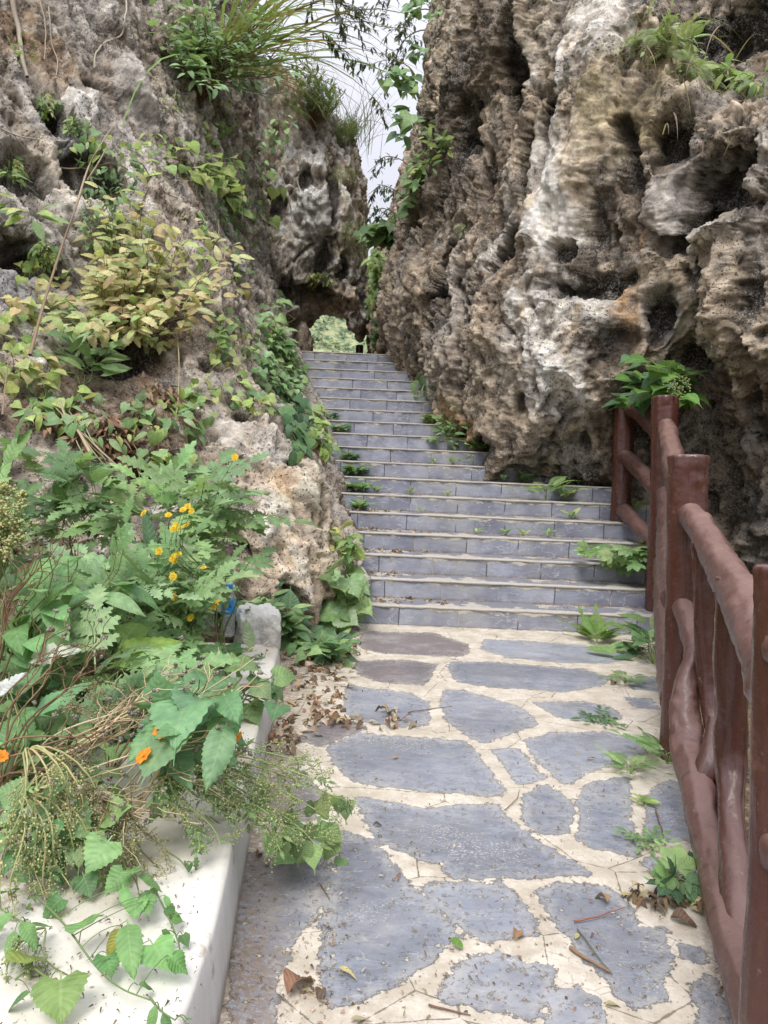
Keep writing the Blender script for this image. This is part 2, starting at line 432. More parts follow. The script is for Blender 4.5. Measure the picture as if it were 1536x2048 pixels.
L_cols = [
    col((540, 720, 18), (540, 650, 18), (545, 560, 18), (535, 450, 18), (520, 300, 18), (505, 120, 18), (490, -150, 18.5)),
    col((570, 722, 13.4), (556, 660, 13.3), (545, 560, 13.3), (530, 450, 13.3), (515, 300, 13.4), (500, 120, 13.6), (490, -150, 14)),
    col((582, 735, 11.4), (558, 650, 11.3), (530, 560, 11.4), (515, 450, 11.6), (500, 300, 11.8), (480, 120, 12.1), (460, -150, 12.6)),
    col((650, 880, 9.2), (600, 770, 9.1), (530, 655, 9.2), (480, 525, 9.5), (440, 350, 9.9), (410, 150, 10.3), (380, -150, 11)),
    col((705, 1050, 7.4), (668, 950, 7.2), (560, 800, 7.4), (470, 620, 7.8), (405, 430, 8.3), (335, 200, 8.9), (290, -150, 9.9)),
    col((705, 1250, 5.9), (690, 1110, 5.8), (610, 930, 5.95), (455, 740, 6.4), (350, 520, 7.0), (240, 250, 7.7), (180, -150, 8.8)),
    col((570, 1290, 5.3), (540, 1110, 5.35), (450, 930, 5.6), (320, 760, 6.0), (220, 540, 6.5), (120, 270, 7.1), (50, -150, 8.2)),
    col((350, 1290, 4.8), (330, 1110, 4.95), (260, 930, 5.1), (150, 760, 5.5), (70, 540, 6.0), (0, 270, 6.5), (-80, -150, 7.4)),
    col((0, 1290, 4.3), (-10, 1110, 4.4), (-20, 930, 4.5), (-60, 760, 4.9), (-120, 540, 5.3), (-200, 270, 5.8), (-300, -150, 6.5)),
    col((-700, 1400, 3.4), (-700, 1150, 3.5), (-700, 930, 3.6), (-750, 720, 3.9), (-800, 480, 4.2), (-900, 200, 4.6), (-1000, -250, 5.1)),
]
L_dents = [
    (205, 130, .1, .5, .22), (190, 330, .3, .4, .25), (60, 330, .35, .2, .25), (130, 230, .2, .3, .2), (400, 330, .06, .7, .15), (330, 610, .3, .2, .1), (540, 390, .3, .3, .35),
    (500, 560, .2, .4, .3), (215, 690, .35, .2, .2), (240, 640, .5, .3, .1), (500, 1010, .1, .14, .08), (590, 940, .07, .3, .14), (450, 1020, .15, .4, .12), (570, 850, .08, .5, .14),
    (640, 1010, .07, .3, .12), (340, 940, .3, .1, .1), (80, 500, .3, .2, .2), (400, 720, .06, .8, .12), (480, 800, .06, .6, .12),
    (290, 170, .3, .7, -.2), (200, 210, .18, .25, -.2), (610, 1000, .3, .3, -.16), (540, 1020, .18, .16, -.12), (400, 560, .3, .5, -.12), (620, 1110, .3, .2, -.1), (470, 900, .12, .5, -.1), (550, 880, .12, .6, -.12),
]
L_paints = [
    (290, 180, .38, .9, GREY * .95, .9), (60, 60, .8, .4, OCHRE * .8, .5), (190, 220, .22, .3, WHITE, .7), (150, 260, .3, .3, BLUEG, .7), (60, 420, .6, .4, GREY, .7),
    (60, 560, .4, .3, BLUEG, .7), (20, 620, .35, .3, GREY * 1.2, .8), (250, 640, .6, .45, SOIL, .95), (250, 800, .8, .35, SOIL, .75), (300, 920, .7, .2, SOIL * 1.1, .85), (130, 830, .6, .2, SOIL, .6),
    (560, 1035, .28, .22, BLUEG, .85), (610, 1100, .6, .4, TAN * 1.4, .8), (600, 980, .5, .5, TAN * 1.35, .7), (480, 1100, .4, .4, TAN * 1.35, .6), (460, 830, .12, 1.0, WHITE * .8, .6), (560, 960, .1, .4, OCHRE * 1.4, .6),
    (480, 680, .4, .6, TAN * 1.1, .6), (540, 520, .5, .6, GREY * 1.1, .6), (420, 400, .4, .5, BROWN, .7), (330, 420, .4, .4, BROWN, .7), (500, 250, .8, .8, BROWN, .6), (640, 860, .2, .3, OCHRE, .6), (330, 60, .5, .5, BROWN, .5),
    (150, 1000, .9, .5, TAN, .6),
]
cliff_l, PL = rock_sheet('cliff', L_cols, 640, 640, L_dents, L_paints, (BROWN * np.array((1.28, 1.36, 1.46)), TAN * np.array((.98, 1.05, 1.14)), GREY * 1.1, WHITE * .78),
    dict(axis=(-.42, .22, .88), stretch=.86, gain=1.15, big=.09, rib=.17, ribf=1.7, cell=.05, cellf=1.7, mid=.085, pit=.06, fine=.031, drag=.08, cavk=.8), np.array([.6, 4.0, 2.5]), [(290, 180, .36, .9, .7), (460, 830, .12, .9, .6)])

# the rock bridge over the top of the stairs: its underside, lip, face and ledge
def acol(x_lip, y_lip, d, ups, dback=4.0):
    under = at(x_lip, y_lip, d); under = under + np.array([0, 0, .16]); u0 = under + np.array([0, dback, .5]); u1 = under + np.array([0, dback * .45, .35])
    L = [u0, u1, under] + [at(*p) for p in ups]
    top = L[-1]; L.append(top + np.array([-.1, 1.0, .05])); L.append(top + np.array([-.3, 4, -.6]))
    return L
A_cols = [
    acol(470, 700, 14.0, [(460, 600, 14), (450, 480, 14), (440, 330, 14), (430, 120, 14)]),
    acol(552, 664, 14.4, [(545, 610, 14.2), (530, 480, 14.1), (525, 330, 14.1), (520, 130, 14.3)]),
    acol(588, 644, 14.8, [(580, 590, 14.5), (575, 480, 14.4), (570, 330, 14.3), (570, 150, 14.6)]),
    acol(612, 626, 15.2, [(610, 570, 14.7), (610, 470, 14.4), (610, 340, 14.3), (612, 180, 14.6)]),
    acol(645, 626, 15.4, [(645, 570, 14.8), (645, 470, 14.4), (645, 350, 14.3), (648, 220, 14.6)]),
    acol(678, 634, 15.3, [(680, 590, 14.8), (680, 490, 14.5), (682, 370, 14.4), (685, 250, 14.7)]),
    acol(702, 680, 15.2, [(704, 610, 14.9), (706, 500, 14.7), (708, 390, 14.6), (705, 285, 14.9)]),
    acol(720, 676, 15.3, [(712, 600, 15.1), (716, 500, 15.0), (718, 400, 15.0), (705, 300, 15.2)]),
    acol(738, 646, 15.8, [(724, 590, 15.6), (726, 500, 15.5), (726, 410, 15.5), (710, 308, 15.6)]),
    acol(742, 640, 17.5, [(728, 580, 17.3), (730, 500, 17.2), (729, 410, 17.2), (712, 312, 17.2)], 2.5),
    acol(730, 640, 20.5, [(728, 580, 20.4), (730, 500, 20.3), (728, 410, 20.2), (715, 315, 20.2)], 1.5),
]
A_dents = [(600, 375, .18, .3, .3), (655, 375, .12, .2, .2), (590, 580, .3, .3, .15), (640, 540, .12, .5, .15), (690, 560, .15, .4, .15), (620, 600, .5, .2, .3), (560, 420, .3, .4, .3), (675, 400, .1, .5, .25),
           (610, 420, .22, .7, -.3), (690, 450, .25, .8, -.2), (645, 430, .2, .8, -.2)]
A_paints = [(610, 420, .4, .7, WHITE, .9), (690, 360, .5, .7, TAN * 1.1, .8), (655, 450, .25, 1., BLUEG, .7), (640, 600, .8, .35, BROWN * .8, .7), (690, 620, .5, .4, BROWN, .8), (590, 540, .4, .6, GREY, .6), (630, 310, .3, .4, GREY * 1.2, .8), (610, 500, .2, .5, WHITE * .8, .6)]
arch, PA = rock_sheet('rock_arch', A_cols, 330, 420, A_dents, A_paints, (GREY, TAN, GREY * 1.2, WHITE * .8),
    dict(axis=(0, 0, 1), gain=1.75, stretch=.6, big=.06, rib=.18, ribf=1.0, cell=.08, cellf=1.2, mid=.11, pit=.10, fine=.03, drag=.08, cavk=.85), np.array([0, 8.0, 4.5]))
del arch['kind']
tag(arch, 'natural rock bridge with a hanging lip spanning the top of the stairs', 'rock arch')

def boulder(name, label, c, size, n=70, colr=TAN, seed=0, cat='boulder', white=False):
    th, ph = np.meshgrid(np.linspace(0, 2 * PI, n), np.linspace(0.001, PI - .001, n // 2), indexing='ij')
    U = np.stack([np.cos(th) * np.sin(ph), np.sin(th) * np.sin(ph), np.cos(ph)], -1)
    f = U.reshape(-1, 3) + seed
    r = 1 + .28 * fbm(f * 1.1, 3) + .18 * (ridged(f * 2, 4) - .5) + .03 * fbm(f * 9, 3)
    P = U * r.reshape(n, n // 2, 1) * np.array(size)
    P[-1] = P[0]
    cc = lerp(colr * .7, colr * 1.15, sstep(-.4, .4, fbm(f * 3, 4))[:, None])
    o = link(name, grid_mesh(name, P, {'Col': np.clip(cc, 0, .8)}, flip=True), M_ROCK, None, [float(v) for v in c])
    return tag(o, label, cat)
boulder('boulder', 'tan rock lump closing the left side of the opening under the arch', at(600, 700, 15.2), (.27, .35, .5), colr=TAN, seed=3.3)

# ================================================================== stairs
RISE, RUN, D0 = .16, .32, 5.85
def slate_common(n, co, seed):
    a = n.noise(n.mapping(co, (1, 1, 1), (seed, 0, 0)), 3.0, 5, .6)
    b = n.noise(n.mapping(co, (6, 6, 1.5), (0, seed, 0), (0, .5, .3)), 7, 6, .65)
    return a, b

def riser_material():
    n = NT('slate_riser_tiles'); co = n.coord('Object')
    oi = n.n('ShaderNodeObjectInfo').outputs['Random']
    x, y, z = n.sep(co)
    off = n.math('MULTIPLY', oi, 7.0)
    xx = n.math('ADD', n.math('DIVIDE', x, .47), off)
    wob = n.math('MULTIPLY', n.math('SUBTRACT', n.noise(co, 5, 3), .5), .05)
    xw = n.math('ADD', xx, wob)
    fr = n.math('FRACT', xw); tid = n.math('FLOOR', xw)
    edge = n.math('MINIMUM', fr, n.math('SUBTRACT', 1.0, fr))
    cmb = n.n('ShaderNodeCombineXYZ'); n.set(cmb, 0, tid); n.set(cmb, 1, off)
    wn = n.n('ShaderNodeTexWhiteNoise', noise_dimensions='3D'); n.set(wn, 'Vector', cmb.outputs[0])
    rnd = wn.outputs['Value']
    cshift = n.mapping(co); 
    va = n.n('ShaderNodeVectorMath', operation='ADD'); n.set(va, 0, co); n.set(va, 1, wn.outputs['Color'])
    vc = va.outputs[0]
    a = n.noise(vc, 3.5, 5, .6); b = n.noise(n.mapping(vc, (1.2, 1, 6), (0, 0, 0), (0, .5, 0)), 6, 6, .65)
    c = n.mix(rnd, (.235, .246, .305), (.325, .338, .395))
    c = n.mix(n.ramp(a, .35, .7), n.mix(1, c, (.72, .72, .74), 'MULTIPLY'), n.mix(1, c, (1.2, 1.2, 1.18), 'MULTIPLY'))
    c = n.mix(n.ramp(b, .56, .68, 0, .35), c, (.34, .35, .38))
    vein = n.math('ABSOLUTE', n.math('SUBTRACT', n.noise(n.mapping(vc, (1, 1, 2.2)), 3.0, 4, .6), .5))
    c = n.mix(n.ramp(vein, .012, .002, 0, .55), c, (.5, .5, .5))
    # pale mortar smeared down from the nosing and up from the tread below
    zf = n.math('DIVIDE', z, RISE)
    mn = n.noise(n.mapping(co, (1, 1, 1.7), (0, 0, 0)), 7.0, 6, .68)
    mtop = n.math('ADD', n.ramp(zf, .25, 1.0, -.36, .17), n.math('SUBTRACT', mn, .5))
    mort = n.ramp(mtop, .055, .075)
    m2 = n.math('ADD', n.ramp(zf, .22, .0, -.35, .07), n.math('SUBTRACT', n.noise(co, 11, 5, .7), .5))
    mort = n.math('MAXIMUM', mort, n.math('MULTIPLY', n.ramp(m2, .03, .06), .8))
    col_m = n.mix(n.noise(co, 16, 4), (.40, .36, .295), (.58, .545, .47))
    film = n.ramp(n.noise(co, 2.2, 5, .65), .46, .70, 0, .6)
    c = n.mix(film, c, (.36, .35, .34))
    c = n.mix(mort, c, col_m)
    jl = n.ramp(edge, .012, .005)
    c = n.mix(n.math('MULTIPLY', jl, .75), c, n.mix(n.ramp(n.noise(co, 3, 2), .5, .56), (.05, .045, .04), (.5, .46, .4)))
    c = n.mix(n.ramp(n.noise(co, 90, 3, .7), .63, .7, 0, .5), c, (.07, .05, .035))
    # damp dirt at the foot
    c = n.mix(n.ramp(zf, .14, 0, 0, .5), c, (.10, .07, .05))
    h = n.math('ADD', n.math('MULTIPLY', b, .5), n.math('MULTIPLY', mort, .35))
    h = n.math('SUBTRACT', h, n.math('MULTIPLY', jl, .8))
    return n.done(n.bsdf(c, .55, n.bump(h, .7, .012), .4))

def tread_material():
    n = NT('slate_tread_with_mortar'); co = n.coord('Object'); geo = n.n('ShaderNodeNewGeometry')
    x, y, z = n.sep(co)
    f = n.noise(n.mapping(co, (1, 1, 1)), 4.5, 6, .66)
    c = n.mix(n.noise(co, 14, 5), (.155, .16, .19), (.25, .25, .275))
    mask = n.math('ADD', n.ramp(y, .10, 0.0, 0.0, .2), n.math('SUBTRACT', f, .5))
    mort = n.ramp(mask, .03, .07)
    cm = n.mix(n.noise(co, 20, 5, .7), (.32, .295, .255), (.56, .525, .47))
    c = n.mix(mort, c, cm)
    dirt = n.ramp(n.math('ADD', n.ramp(y, .2, .34, -.25, .12), n.math('SUBTRACT', n.noise(co, 8, 6, .7), .5)), .02, .1)
    c = n.mix(n.math('MULTIPLY', dirt, .9), c, n.mix(n.noise(co, 60, 3), (.09, .055, .03), (.30, .2, .12)))
    nz = n.sep(geo.outputs['Normal'])[2]
    front = n.ramp(nz, .6, .3)
    c = n.mix(n.math('MULTIPLY', front, n.ramp(n.noise(co, 4, 6, .72), .44, .62, 0, .8)), c, n.mix(n.noise(co, 30, 5, .7), (.24, .21, .18), (.52, .49, .44)))
    c = n.mix(n.ramp(n.noise(co, 120, 2), .66, .72, 0, .7), c, (.06, .04, .025))
    return n.done(n.bsdf(c, .8, n.bump(n.math('ADD', f, n.math('MULTIPLY', n.noise(co, 40, 5, .7), .4)), .6, .01), .25))

M_RISER = riser_material(); M_TREAD = tread_material()
stairs = thing('staircase', 'slate faced stone staircase climbing between the two cliffs', 'staircase', (0, D0, 0))
NSTEP = 18
for i in range(NSTEP):
    y0 = D0 + RUN * i; z0 = RISE * i
    xl = [-.75, -.75, -.78, -.8, -.85, -.9, -1, -1.1, -1.2, -1.3, -1.4, -1.5, -1.6, -1.75, -1.9, -2.0, -2.1, -2.2][i]
    xr = [2.26, 2.27, 2.30, 2.36, 2.62, 2.7, 2.7, 2.4, 2.2, 2.0, 1.9, 1.8, 1.7, 1.5, 1.4, 1.3, 1.2, 1.2][i]
    nx = 90
    xs = np.linspace(xl, xr, nx); zs = np.linspace(-.02, RISE - .016, 8)
    wav = .006 * fbm(np.stack([xs * 2.2, xs * 0 + i * 3.1, xs * 0], 1), 3)
    G = np.zeros((nx, 8, 3)); G[..., 0] = xs[:, None]; G[..., 2] = zs[None]
    G[..., 1] = (wav[:, None] + .004 * fbm(np.stack([np.repeat(xs, 8) * 5, np.tile(zs, nx) * 5, np.full(nx * 8, i * 2.)], 1), 3).reshape(nx, 8))
    # right end face of the riser
    st = link('step', grid_mesh('step', np.concatenate([G, np.stack([np.full(8, xr), np.full(8, RUN), zs], 1)[None]]), flip=False), M_RISER, stairs)
    st.location = (0, RUN * i, z0)
    th = .016
    prof = [(-.008, -.0), (-.011, .35), (-.010, .8), (-.004, 1.0), (.05, 1.0), (.15, 1.0), (.25, 1.0), (RUN + .03, 1.0)]
    T = np.zeros((nx, len(prof), 3))
    for j, (yy, k) in enumerate(prof):
        e = .011 * fbm(np.stack([xs * 9, xs * 0 + i * 5.5, xs * 0 + .2], 1), 4) if j < 5 else 0
        zn = .004 * fbm(np.stack([xs * 3, xs * 0 + yy * 9, xs * 0 + i], 1), 3)
        T[:, j, 0] = xs; T[:, j, 1] = yy + e; T[:, j, 2] = RISE - th + th * k + zn * (k > .5) + (.004 * fbm(np.stack([xs * 9, xs * 0, xs * 0 + i * 1.7], 1), 3) if j < 1 else 0)
    end = T[-1].copy(); end[:, 2] = 0; end[:, 0] += .001
    tr = link('tread', grid_mesh('tread', np.concatenate([T, end[None]]), flip=False), M_TREAD, st)

TOPZ = RISE * NSTEP
# ================================================================== path of crazy paving
POLY = [
 [(500,1715),(575,1715),(648,1672),(648,1750),(622,1835),(570,1895),(545,1960),(542,2048),(542,2130),(452,2130),(470,2048),(482,1900),(490,1800)],
 [(688,1672),(745,1682),(775,1725),(818,1778),(858,1812),(902,1872),(860,1912),(800,1950),(712,1996),(665,2003),(652,1950),(656,1850),(672,1765)],
 [(722,1600),(770,1608),(870,1622),(905,1612),(990,1612),(1015,1645),(1075,1690),(1150,1735),(1165,1748),(1010,1752),(912,1753),(890,1725),(850,1718),(790,1693),(760,1680)],
 [(660,1500),(720,1468),(768,1475),(868,1480),(933,1490),(957,1520),(980,1552),(1003,1583),(983,1590),(893,1583),(768,1572),(715,1562),(690,1545)],
 [(700,1372),(768,1383),(820,1390),(850,1405),(853,1418),(850,1452),(798,1452),(720,1440),(690,1420)],
 [(893,1385),(928,1384),(1008,1405),(1048,1425),(1068,1450),(1008,1470),(968,1485),(943,1475),(898,1440),(888,1415)],
 [(735,1265),(768,1265),(868,1267),(933,1290),(933,1305),(918,1312),(818,1307),(768,1305),(735,1300),(718,1285)],
 [(973,1280),(1068,1285),(1168,1292),(1258,1305),(1248,1320),(1208,1327),(1118,1325),(1018,1315),(968,1298)],
 [(768,1320),(833,1322),(868,1330),(858,1355),(843,1370),(768,1365),(718,1350),(715,1325)],
 [(908,1325),(978,1325),(1068,1332),(1158,1340),(1218,1357),(1198,1370),(1128,1384),(1048,1377),(983,1375),(918,1365),(900,1335)],
 [(1253,1360),(1323,1355),(1323,1383),(1268,1377)],
 [(1073,1407),(1168,1405),(1218,1415),(1240,1435),(1218,1445),(1168,1442),(1118,1435)],
 [(1253,1395),(1298,1400),(1313,1417),(1278,1415)],
 [(1053,1485),(1108,1470),(1193,1467),(1248,1475),(1283,1490),(1283,1510),(1233,1525),(1183,1540),(1133,1565),(1113,1550),(1078,1520)],
 [(993,1505),(1033,1500),(1053,1525),(1083,1555),(1040,1565),(1018,1535)],
 [(1058,1590),(1088,1572),(1118,1590),(1140,1615),(1138,1645),(1128,1665),(1078,1665),(1055,1640),(1053,1610)],
 [(1183,1570),(1218,1565),(1253,1557),(1250,1590),(1253,1640),(1268,1680),(1268,1707),(1233,1705),(1193,1695),(1163,1680),(1168,1640),(1163,1595)],
 [(1313,1580),(1343,1565),(1363,1590),(1378,1640),(1380,1680),(1298,1682),(1303,1645),(1303,1600)],
 [(853,1775),(943,1770),(1003,1775),(1028,1805),(1053,1840),(1058,1870),(998,1870),(968,1880),(938,1860),(893,1815)],
 [(1088,1790),(1118,1772),(1208,1775),(1248,1810),(1268,1850),(1323,1865),(1333,1915),(1313,1960),(1328,1990),(1273,2010),(1238,1990),(1218,1955),(1168,1910),(1128,1855),(1108,1825)],
 [(943,1920),(993,1915),(1048,1935),(1100,1940),(1093,1990),(1053,2035),(1008,2022),(943,2005),(893,1995),(913,1955)],
 [(1118,2005),(1158,1980),(1183,2005),(1198,2048),(1215,2130),(1100,2130),(1105,2048)],
 [(1398,1975),(1423,1960),(1443,2000),(1453,2048),(1470,2130),(1410,2130),(1410,2040)],
 [(1363,1890),(1398,1905),(1408,1920),(1373,1915)],
 [(545,1560),(600,1545),(640,1590),(625,1640),(560,1640),(530,1610)],
 [(1300,1725),(1350,1722),(1345,1745),(1310,1745)],
 [(620,1455),(680,1440),(730,1455),(690,1470),(640,1490),(600,1480)],
]
BROWNISH = {0: .40, 4: .25, 6: .8, 8: .8, 24: .8, 26: .8}
GP = [np.array([on_z(x, y)[:2] for x, y in p]) for p in POLY]
# more paving round and behind where the photographer stands
for (cx, cy, r) in [(-.1, 1.0, .28), (.45, 1.05, .3), (.95, .95, .25), (.1, .4, .3), (.7, .35, .3), (-.1, -.3, .3), (.5, -.35, .28), (1.05, .2, .25), (1.0, -.5, .3), (.1, -1.0, .32), (.7, -1.1, .3)]:
    an = np.sort(rng.rand(8)) * 2 * PI
    GP.append(np.stack([cx + r * np.cos(an) * (1 + .2 * rng.rand(8)), cy + r * np.sin(an) * (1 + .2 * rng.rand(8))], 1))
edgeR = np.array([on_z(x, y)[:2] for x, y in [(1328, 1288), (1340, 1350), (1352, 1420), (1368, 1500), (1400, 1570), (1425, 1660), (1450, 1760), (1480, 1870), (1510, 1980), (1545, 2120)]])
edgeR = np.concatenate([edgeR, [[1.0, .8], [1.25, 0], [1.4, -1.5]]])
_wf = [tuple(on_z(x, y)[:2]) for x, y in [(440, 2048), (470, 1860), (497, 1700), (535, 1500), (555, 1400), (575, 1320)]]
WALL_IN = [(_wf[0][0] + .02, -1.5), (_wf[0][0] + .01, .3)] + _wf     # foot line of the kerb wall, path side
ys = np.concatenate([np.linspace(-1.5, 1.2, 60)[:-1], np.linspace(1.2, D0 + .02, 330)])
nxp = 170
xl = np.interp(ys, [p[1] for p in WALL_IN] + [D0], [p[0] for p in WALL_IN] + [-.75]) - .12
xr = np.interp(ys, edgeR[::-1, 1], edgeR[::-1, 0])
xr = np.where(ys > edgeR[0, 1], edgeR[0, 0], xr) + .02 * fbm(np.stack([ys * 6, ys * 0, ys * 0], 1), 3)
G = np.zeros((nxp, len(ys), 3))
tt = np.linspace(0, 1, nxp)
G[..., 0] = xl[None] + (xr - xl)[None] * tt[:, None]; G[..., 1] = ys[None]
pts = G.reshape(-1, 3)[:, :2]
sd = np.full(len(pts), 9.0); br = np.zeros(len(pts)); sid = np.zeros(len(pts))
for k, poly in enumerate(GP):
    a = poly; b = np.roll(poly, -1, 0)
    dmin = np.full(len(pts), 9.0); inside = np.zeros(len(pts), bool)
    for p, q in zip(a, b):
        e = q - p; w = pts - p
        t = np.clip((w @ e) / (e @ e + 1e-9), 0, 1)
        dmin = np.minimum(dmin, np.linalg.norm(w - t[:, None] * e, axis=1))
        cnd = ((p[1] > pts[:, 1]) != (q[1] > pts[:, 1])) & (pts[:, 0] < (q[0] - p[0]) * (pts[:, 1] - p[1]) / (q[1] - p[1] + 1e-12) + p[0])
        inside ^= cnd
    s = np.where(inside, -dmin, dmin)
    upd = s < sd
    sd = np.where(upd, s, sd); sid = np.where(upd, k * .137 % 1, sid); br = np.where(upd, BROWNISH.get(k, 0), br)
f3 = np.concatenate([pts, np.zeros((len(pts), 1))], 1)
zz = .005 * fbm(f3 * 1.3, 3) + .003 * sstep(-.02, .03, sd + .02 * fbm(f3 * 9, 3)) * (1 + fbm(f3 * 14, 3)) + .0015 * fbm(f3 * 11, 3)
G.reshape(-1, 3)[:, 2] = zz
tr_ = np.tile(tt[:, None], (1, len(ys))).ravel()
redge = (xr[None] - G[..., 0]).ravel()

def path_material():
    n = NT('slate_crazy_paving'); co = n.coord('Object')
    s = n.attr('sd', False); br_ = n.attr('brown', False); si = n.attr('sid', False); re = n.attr('redge', False)
    big = n.noise(co, 7, 6, .68); med = n.noise(co, 28, 6, .72); sm = n.noise(co, 110, 4, .7)
    # slate
    cr = n.mix(si, (.235, .25, .29), (.33, .346, .388))
    st = n.noise(n.mapping(co, (2.2, 4.5, 1), (0, 0, 0), (0, 0, .7)), 4, 6, .72, dist=.6)
    cr = n.mix(n.ramp(st, .3, .75), n.mix(1, cr, (.78, .79, .81), 'MULTIPLY'), n.mix(1, cr, (1.18, 1.18, 1.16), 'MULTIPLY'))
    cr = n.mix(n.ramp(n.noise(co, 1.6, 5, .65), .35, .65, 0, .5), cr, n.mix(1, cr, (.68, .70, .76), 'MULTIPLY'))
    bb = n.ramp(n.math('ADD', br_, n.math('MULTIPLY', n.math('SUBTRACT', n.noise(co, 2.2, 4), .5), 1.1)), .35, .6)
    cr = n.mix(n.math('MULTIPLY', bb, .85), cr, n.mix(st, (.13, .10, .10), (.22, .175, .165)))
    cr = n.mix(n.ramp(n.noise(co, 3.2, 6, .72), .44, .74, 0, .62), cr, (.43, .415, .39))
    cr = n.mix(n.ramp(n.noise(n.mapping(co, (1, 1, 1), (5, 2, 0)), 1.3, 5, .65), .55, .4, 0, .45), cr, (.12, .125, .145))
    scr = n.math('ABSOLUTE', n.math('SUBTRACT', n.noise(n.mapping(co, (1, 3.2, 1), (0, 0, 0), (0, 0, -.6)), 4, 3, .5), .5))
    cr = n.mix(n.ramp(scr, .006, .001, 0, .4), cr, (.5, .48, .45))
    spots = n.math('MULTIPLY', n.ramp(sm, .54, .62), n.ramp(n.noise(co, 2.3, 3), .52, .64))
    cr = n.mix(n.math('MULTIPLY', spots, .7), cr, (.6, .57, .52))
    cr = n.mix(n.ramp(med, .62, .75, 0, .35), cr, (.28, .235, .19))
    # mortar
    cm = n.mix(n.ramp(big, .34, .66), (.44, .385, .305), (.63, .575, .49))
    cm = n.mix(n.ramp(med, .55, .72, 0, .5), cm, (.66, .62, .55))
    cm = n.mix(n.ramp(n.noise(co, 1.8, 5, .65), .48, .68, 0, .5), cm, (.44, .39, .32))
    cm = n.mix(n.ramp(n.noise(co, 70, 5, .8), .52, .66, 0, .45), cm, (.36, .30, .225))
    crk = n.voro(n.mapping(co, (1, 1.15, 1)), 2.6, 'DISTANCE_TO_EDGE')
    crk2 = n.voro(co, 9, 'DISTANCE_TO_EDGE')
    cm = n.mix(n.ramp(n.math('ADD', crk, n.math('MULTIPLY', n.math('SUBTRACT', med, .5), .03)), .007, .002, 0, .75), cm, (.10, .08, .055))
    cm = n.mix(n.math('MULTIPLY', n.ramp(crk2, .016, .003, 0, .5), n.ramp(big, .5, .6)), cm, (.2, .16, .11))
    cm = n.mix(n.ramp(sm, .63, .69, 0, .75), cm, (.09, .06, .04))
    # ragged border between the two
    e = n.math('ADD', s, n.math('MULTIPLY', n.math('SUBTRACT', big, .5), .06))
    e = n.math('ADD', e, n.math('MULTIPLY', n.math('SUBTRACT', med, .5), .06))
    e = n.math('ADD', e, n.math('MULTIPLY', n.math('SUBTRACT', sm, .5), .02))
    e = n.math('SUBTRACT', e, .019)
    mk = n.ramp(e, -.004, .003)
    flecks = n.math('MULTIPLY', n.ramp(n.noise(co, 34, 6, .75), .57, .62), n.ramp(s, -.12, -.015))
    mk = n.math('MAXIMUM', mk, n.math('MULTIPLY', flecks, .9))
    halo = n.math('MULTIPLY', n.ramp(e, -.06, 0), n.ramp(med, .36, .6, .1, .65))
    cr = n.mix(n.math('MULTIPLY', halo, .7), cr, (.47, .445, .405))
    c = n.mix(mk, cr, cm)
    grit = n.math('MULTIPLY', n.ramp(n.math('ADD', re, n.math('MULTIPLY', n.math('SUBTRACT', n.noise(co, 9, 5, .7), .5), .3)), .16, .0), n.ramp(n.noise(co, 55, 4, .7), .42, .56))
    c = n.mix(n.math('MULTIPLY', grit, .85), c, n.mix(sm, (.10, .065, .04), (.40, .29, .18)))
    le = n.attr('ledge', False)
    lg = n.math('MULTIPLY', n.ramp(n.math('ADD', le, n.math('MULTIPLY', n.math('SUBTRACT', n.noise(co, 9, 5, .7), .5), .2)), .2, .05), n.ramp(n.noise(co, 50, 4, .7), .38, .56))
    c = n.mix(n.math('MULTIPLY', lg, .7), c, n.mix(sm, (.10, .065, .045), (.34, .25, .17)))
    h = n.math('ADD', n.math('MULTIPLY', mk, n.math('ADD', .5, n.math('MULTIPLY', med, .5))), n.math('MULTIPLY', st, .25))
    h = n.math('ADD', h, n.math('MULTIPLY', sm, .18))
    return n.done(n.bsdf(c, n.math('ADD', .5, n.math('MULTIPLY', mk, .35)), n.bump(h, .8, .012), .35))
ledge = (G[..., 0] - xl[None]).ravel() - .12
path = link('path', grid_mesh('path', G, {'sd': sd, 'brown': br, 'sid': sid, 'redge': redge, 'ledge': ledge}, flip=False), path_material())
tag(path, kind='structure')

# ================================================================== ground, landing, hill
def earth_material(name='bare_earth', dark=(.075, .05, .032), light=(.27, .195, .125)):
    n = NT(name); co = n.coord('Object')
    a = n.noise(co, 5, 6, .7); b = n.noise(co, 40, 5, .7)
    c = n.mix(n.ramp(a, .35, .65), dark, light)
    c = n.mix(n.ramp(b, .52, .66, 0, .7), c, (.42, .33, .22))
    c = n.mix(n.ramp(b, .46, .36, 0, .6), c, (.05, .035, .025))
    return n.done(n.bsdf(c, .95, n.bump(n.math('ADD', a, b), .8, .03), .1))
M_EARTH = earth_material()
def sheet(name, x0, x1, y0, y1, nx, ny, zf, mat):
    X, Y = np.meshgrid(np.linspace(x0, x1, nx), np.linspace(y0, y1, ny), indexing='ij')
    Z = zf(X, Y)
    o = link(name, grid_mesh(name, np.stack([X, Y, Z], -1), flip=False), mat)
    return tag(o, kind='structure')
def zg(X, Y):
    f = np.stack([X.ravel(), Y.ravel(), X.ravel() * 0], 1)
    return (-.045 + .018 * fbm(f * 3, 4)).reshape(X.shape)
sheet('ground', -7, 7, -6, 7.5, 200, 200, zg, M_EARTH)
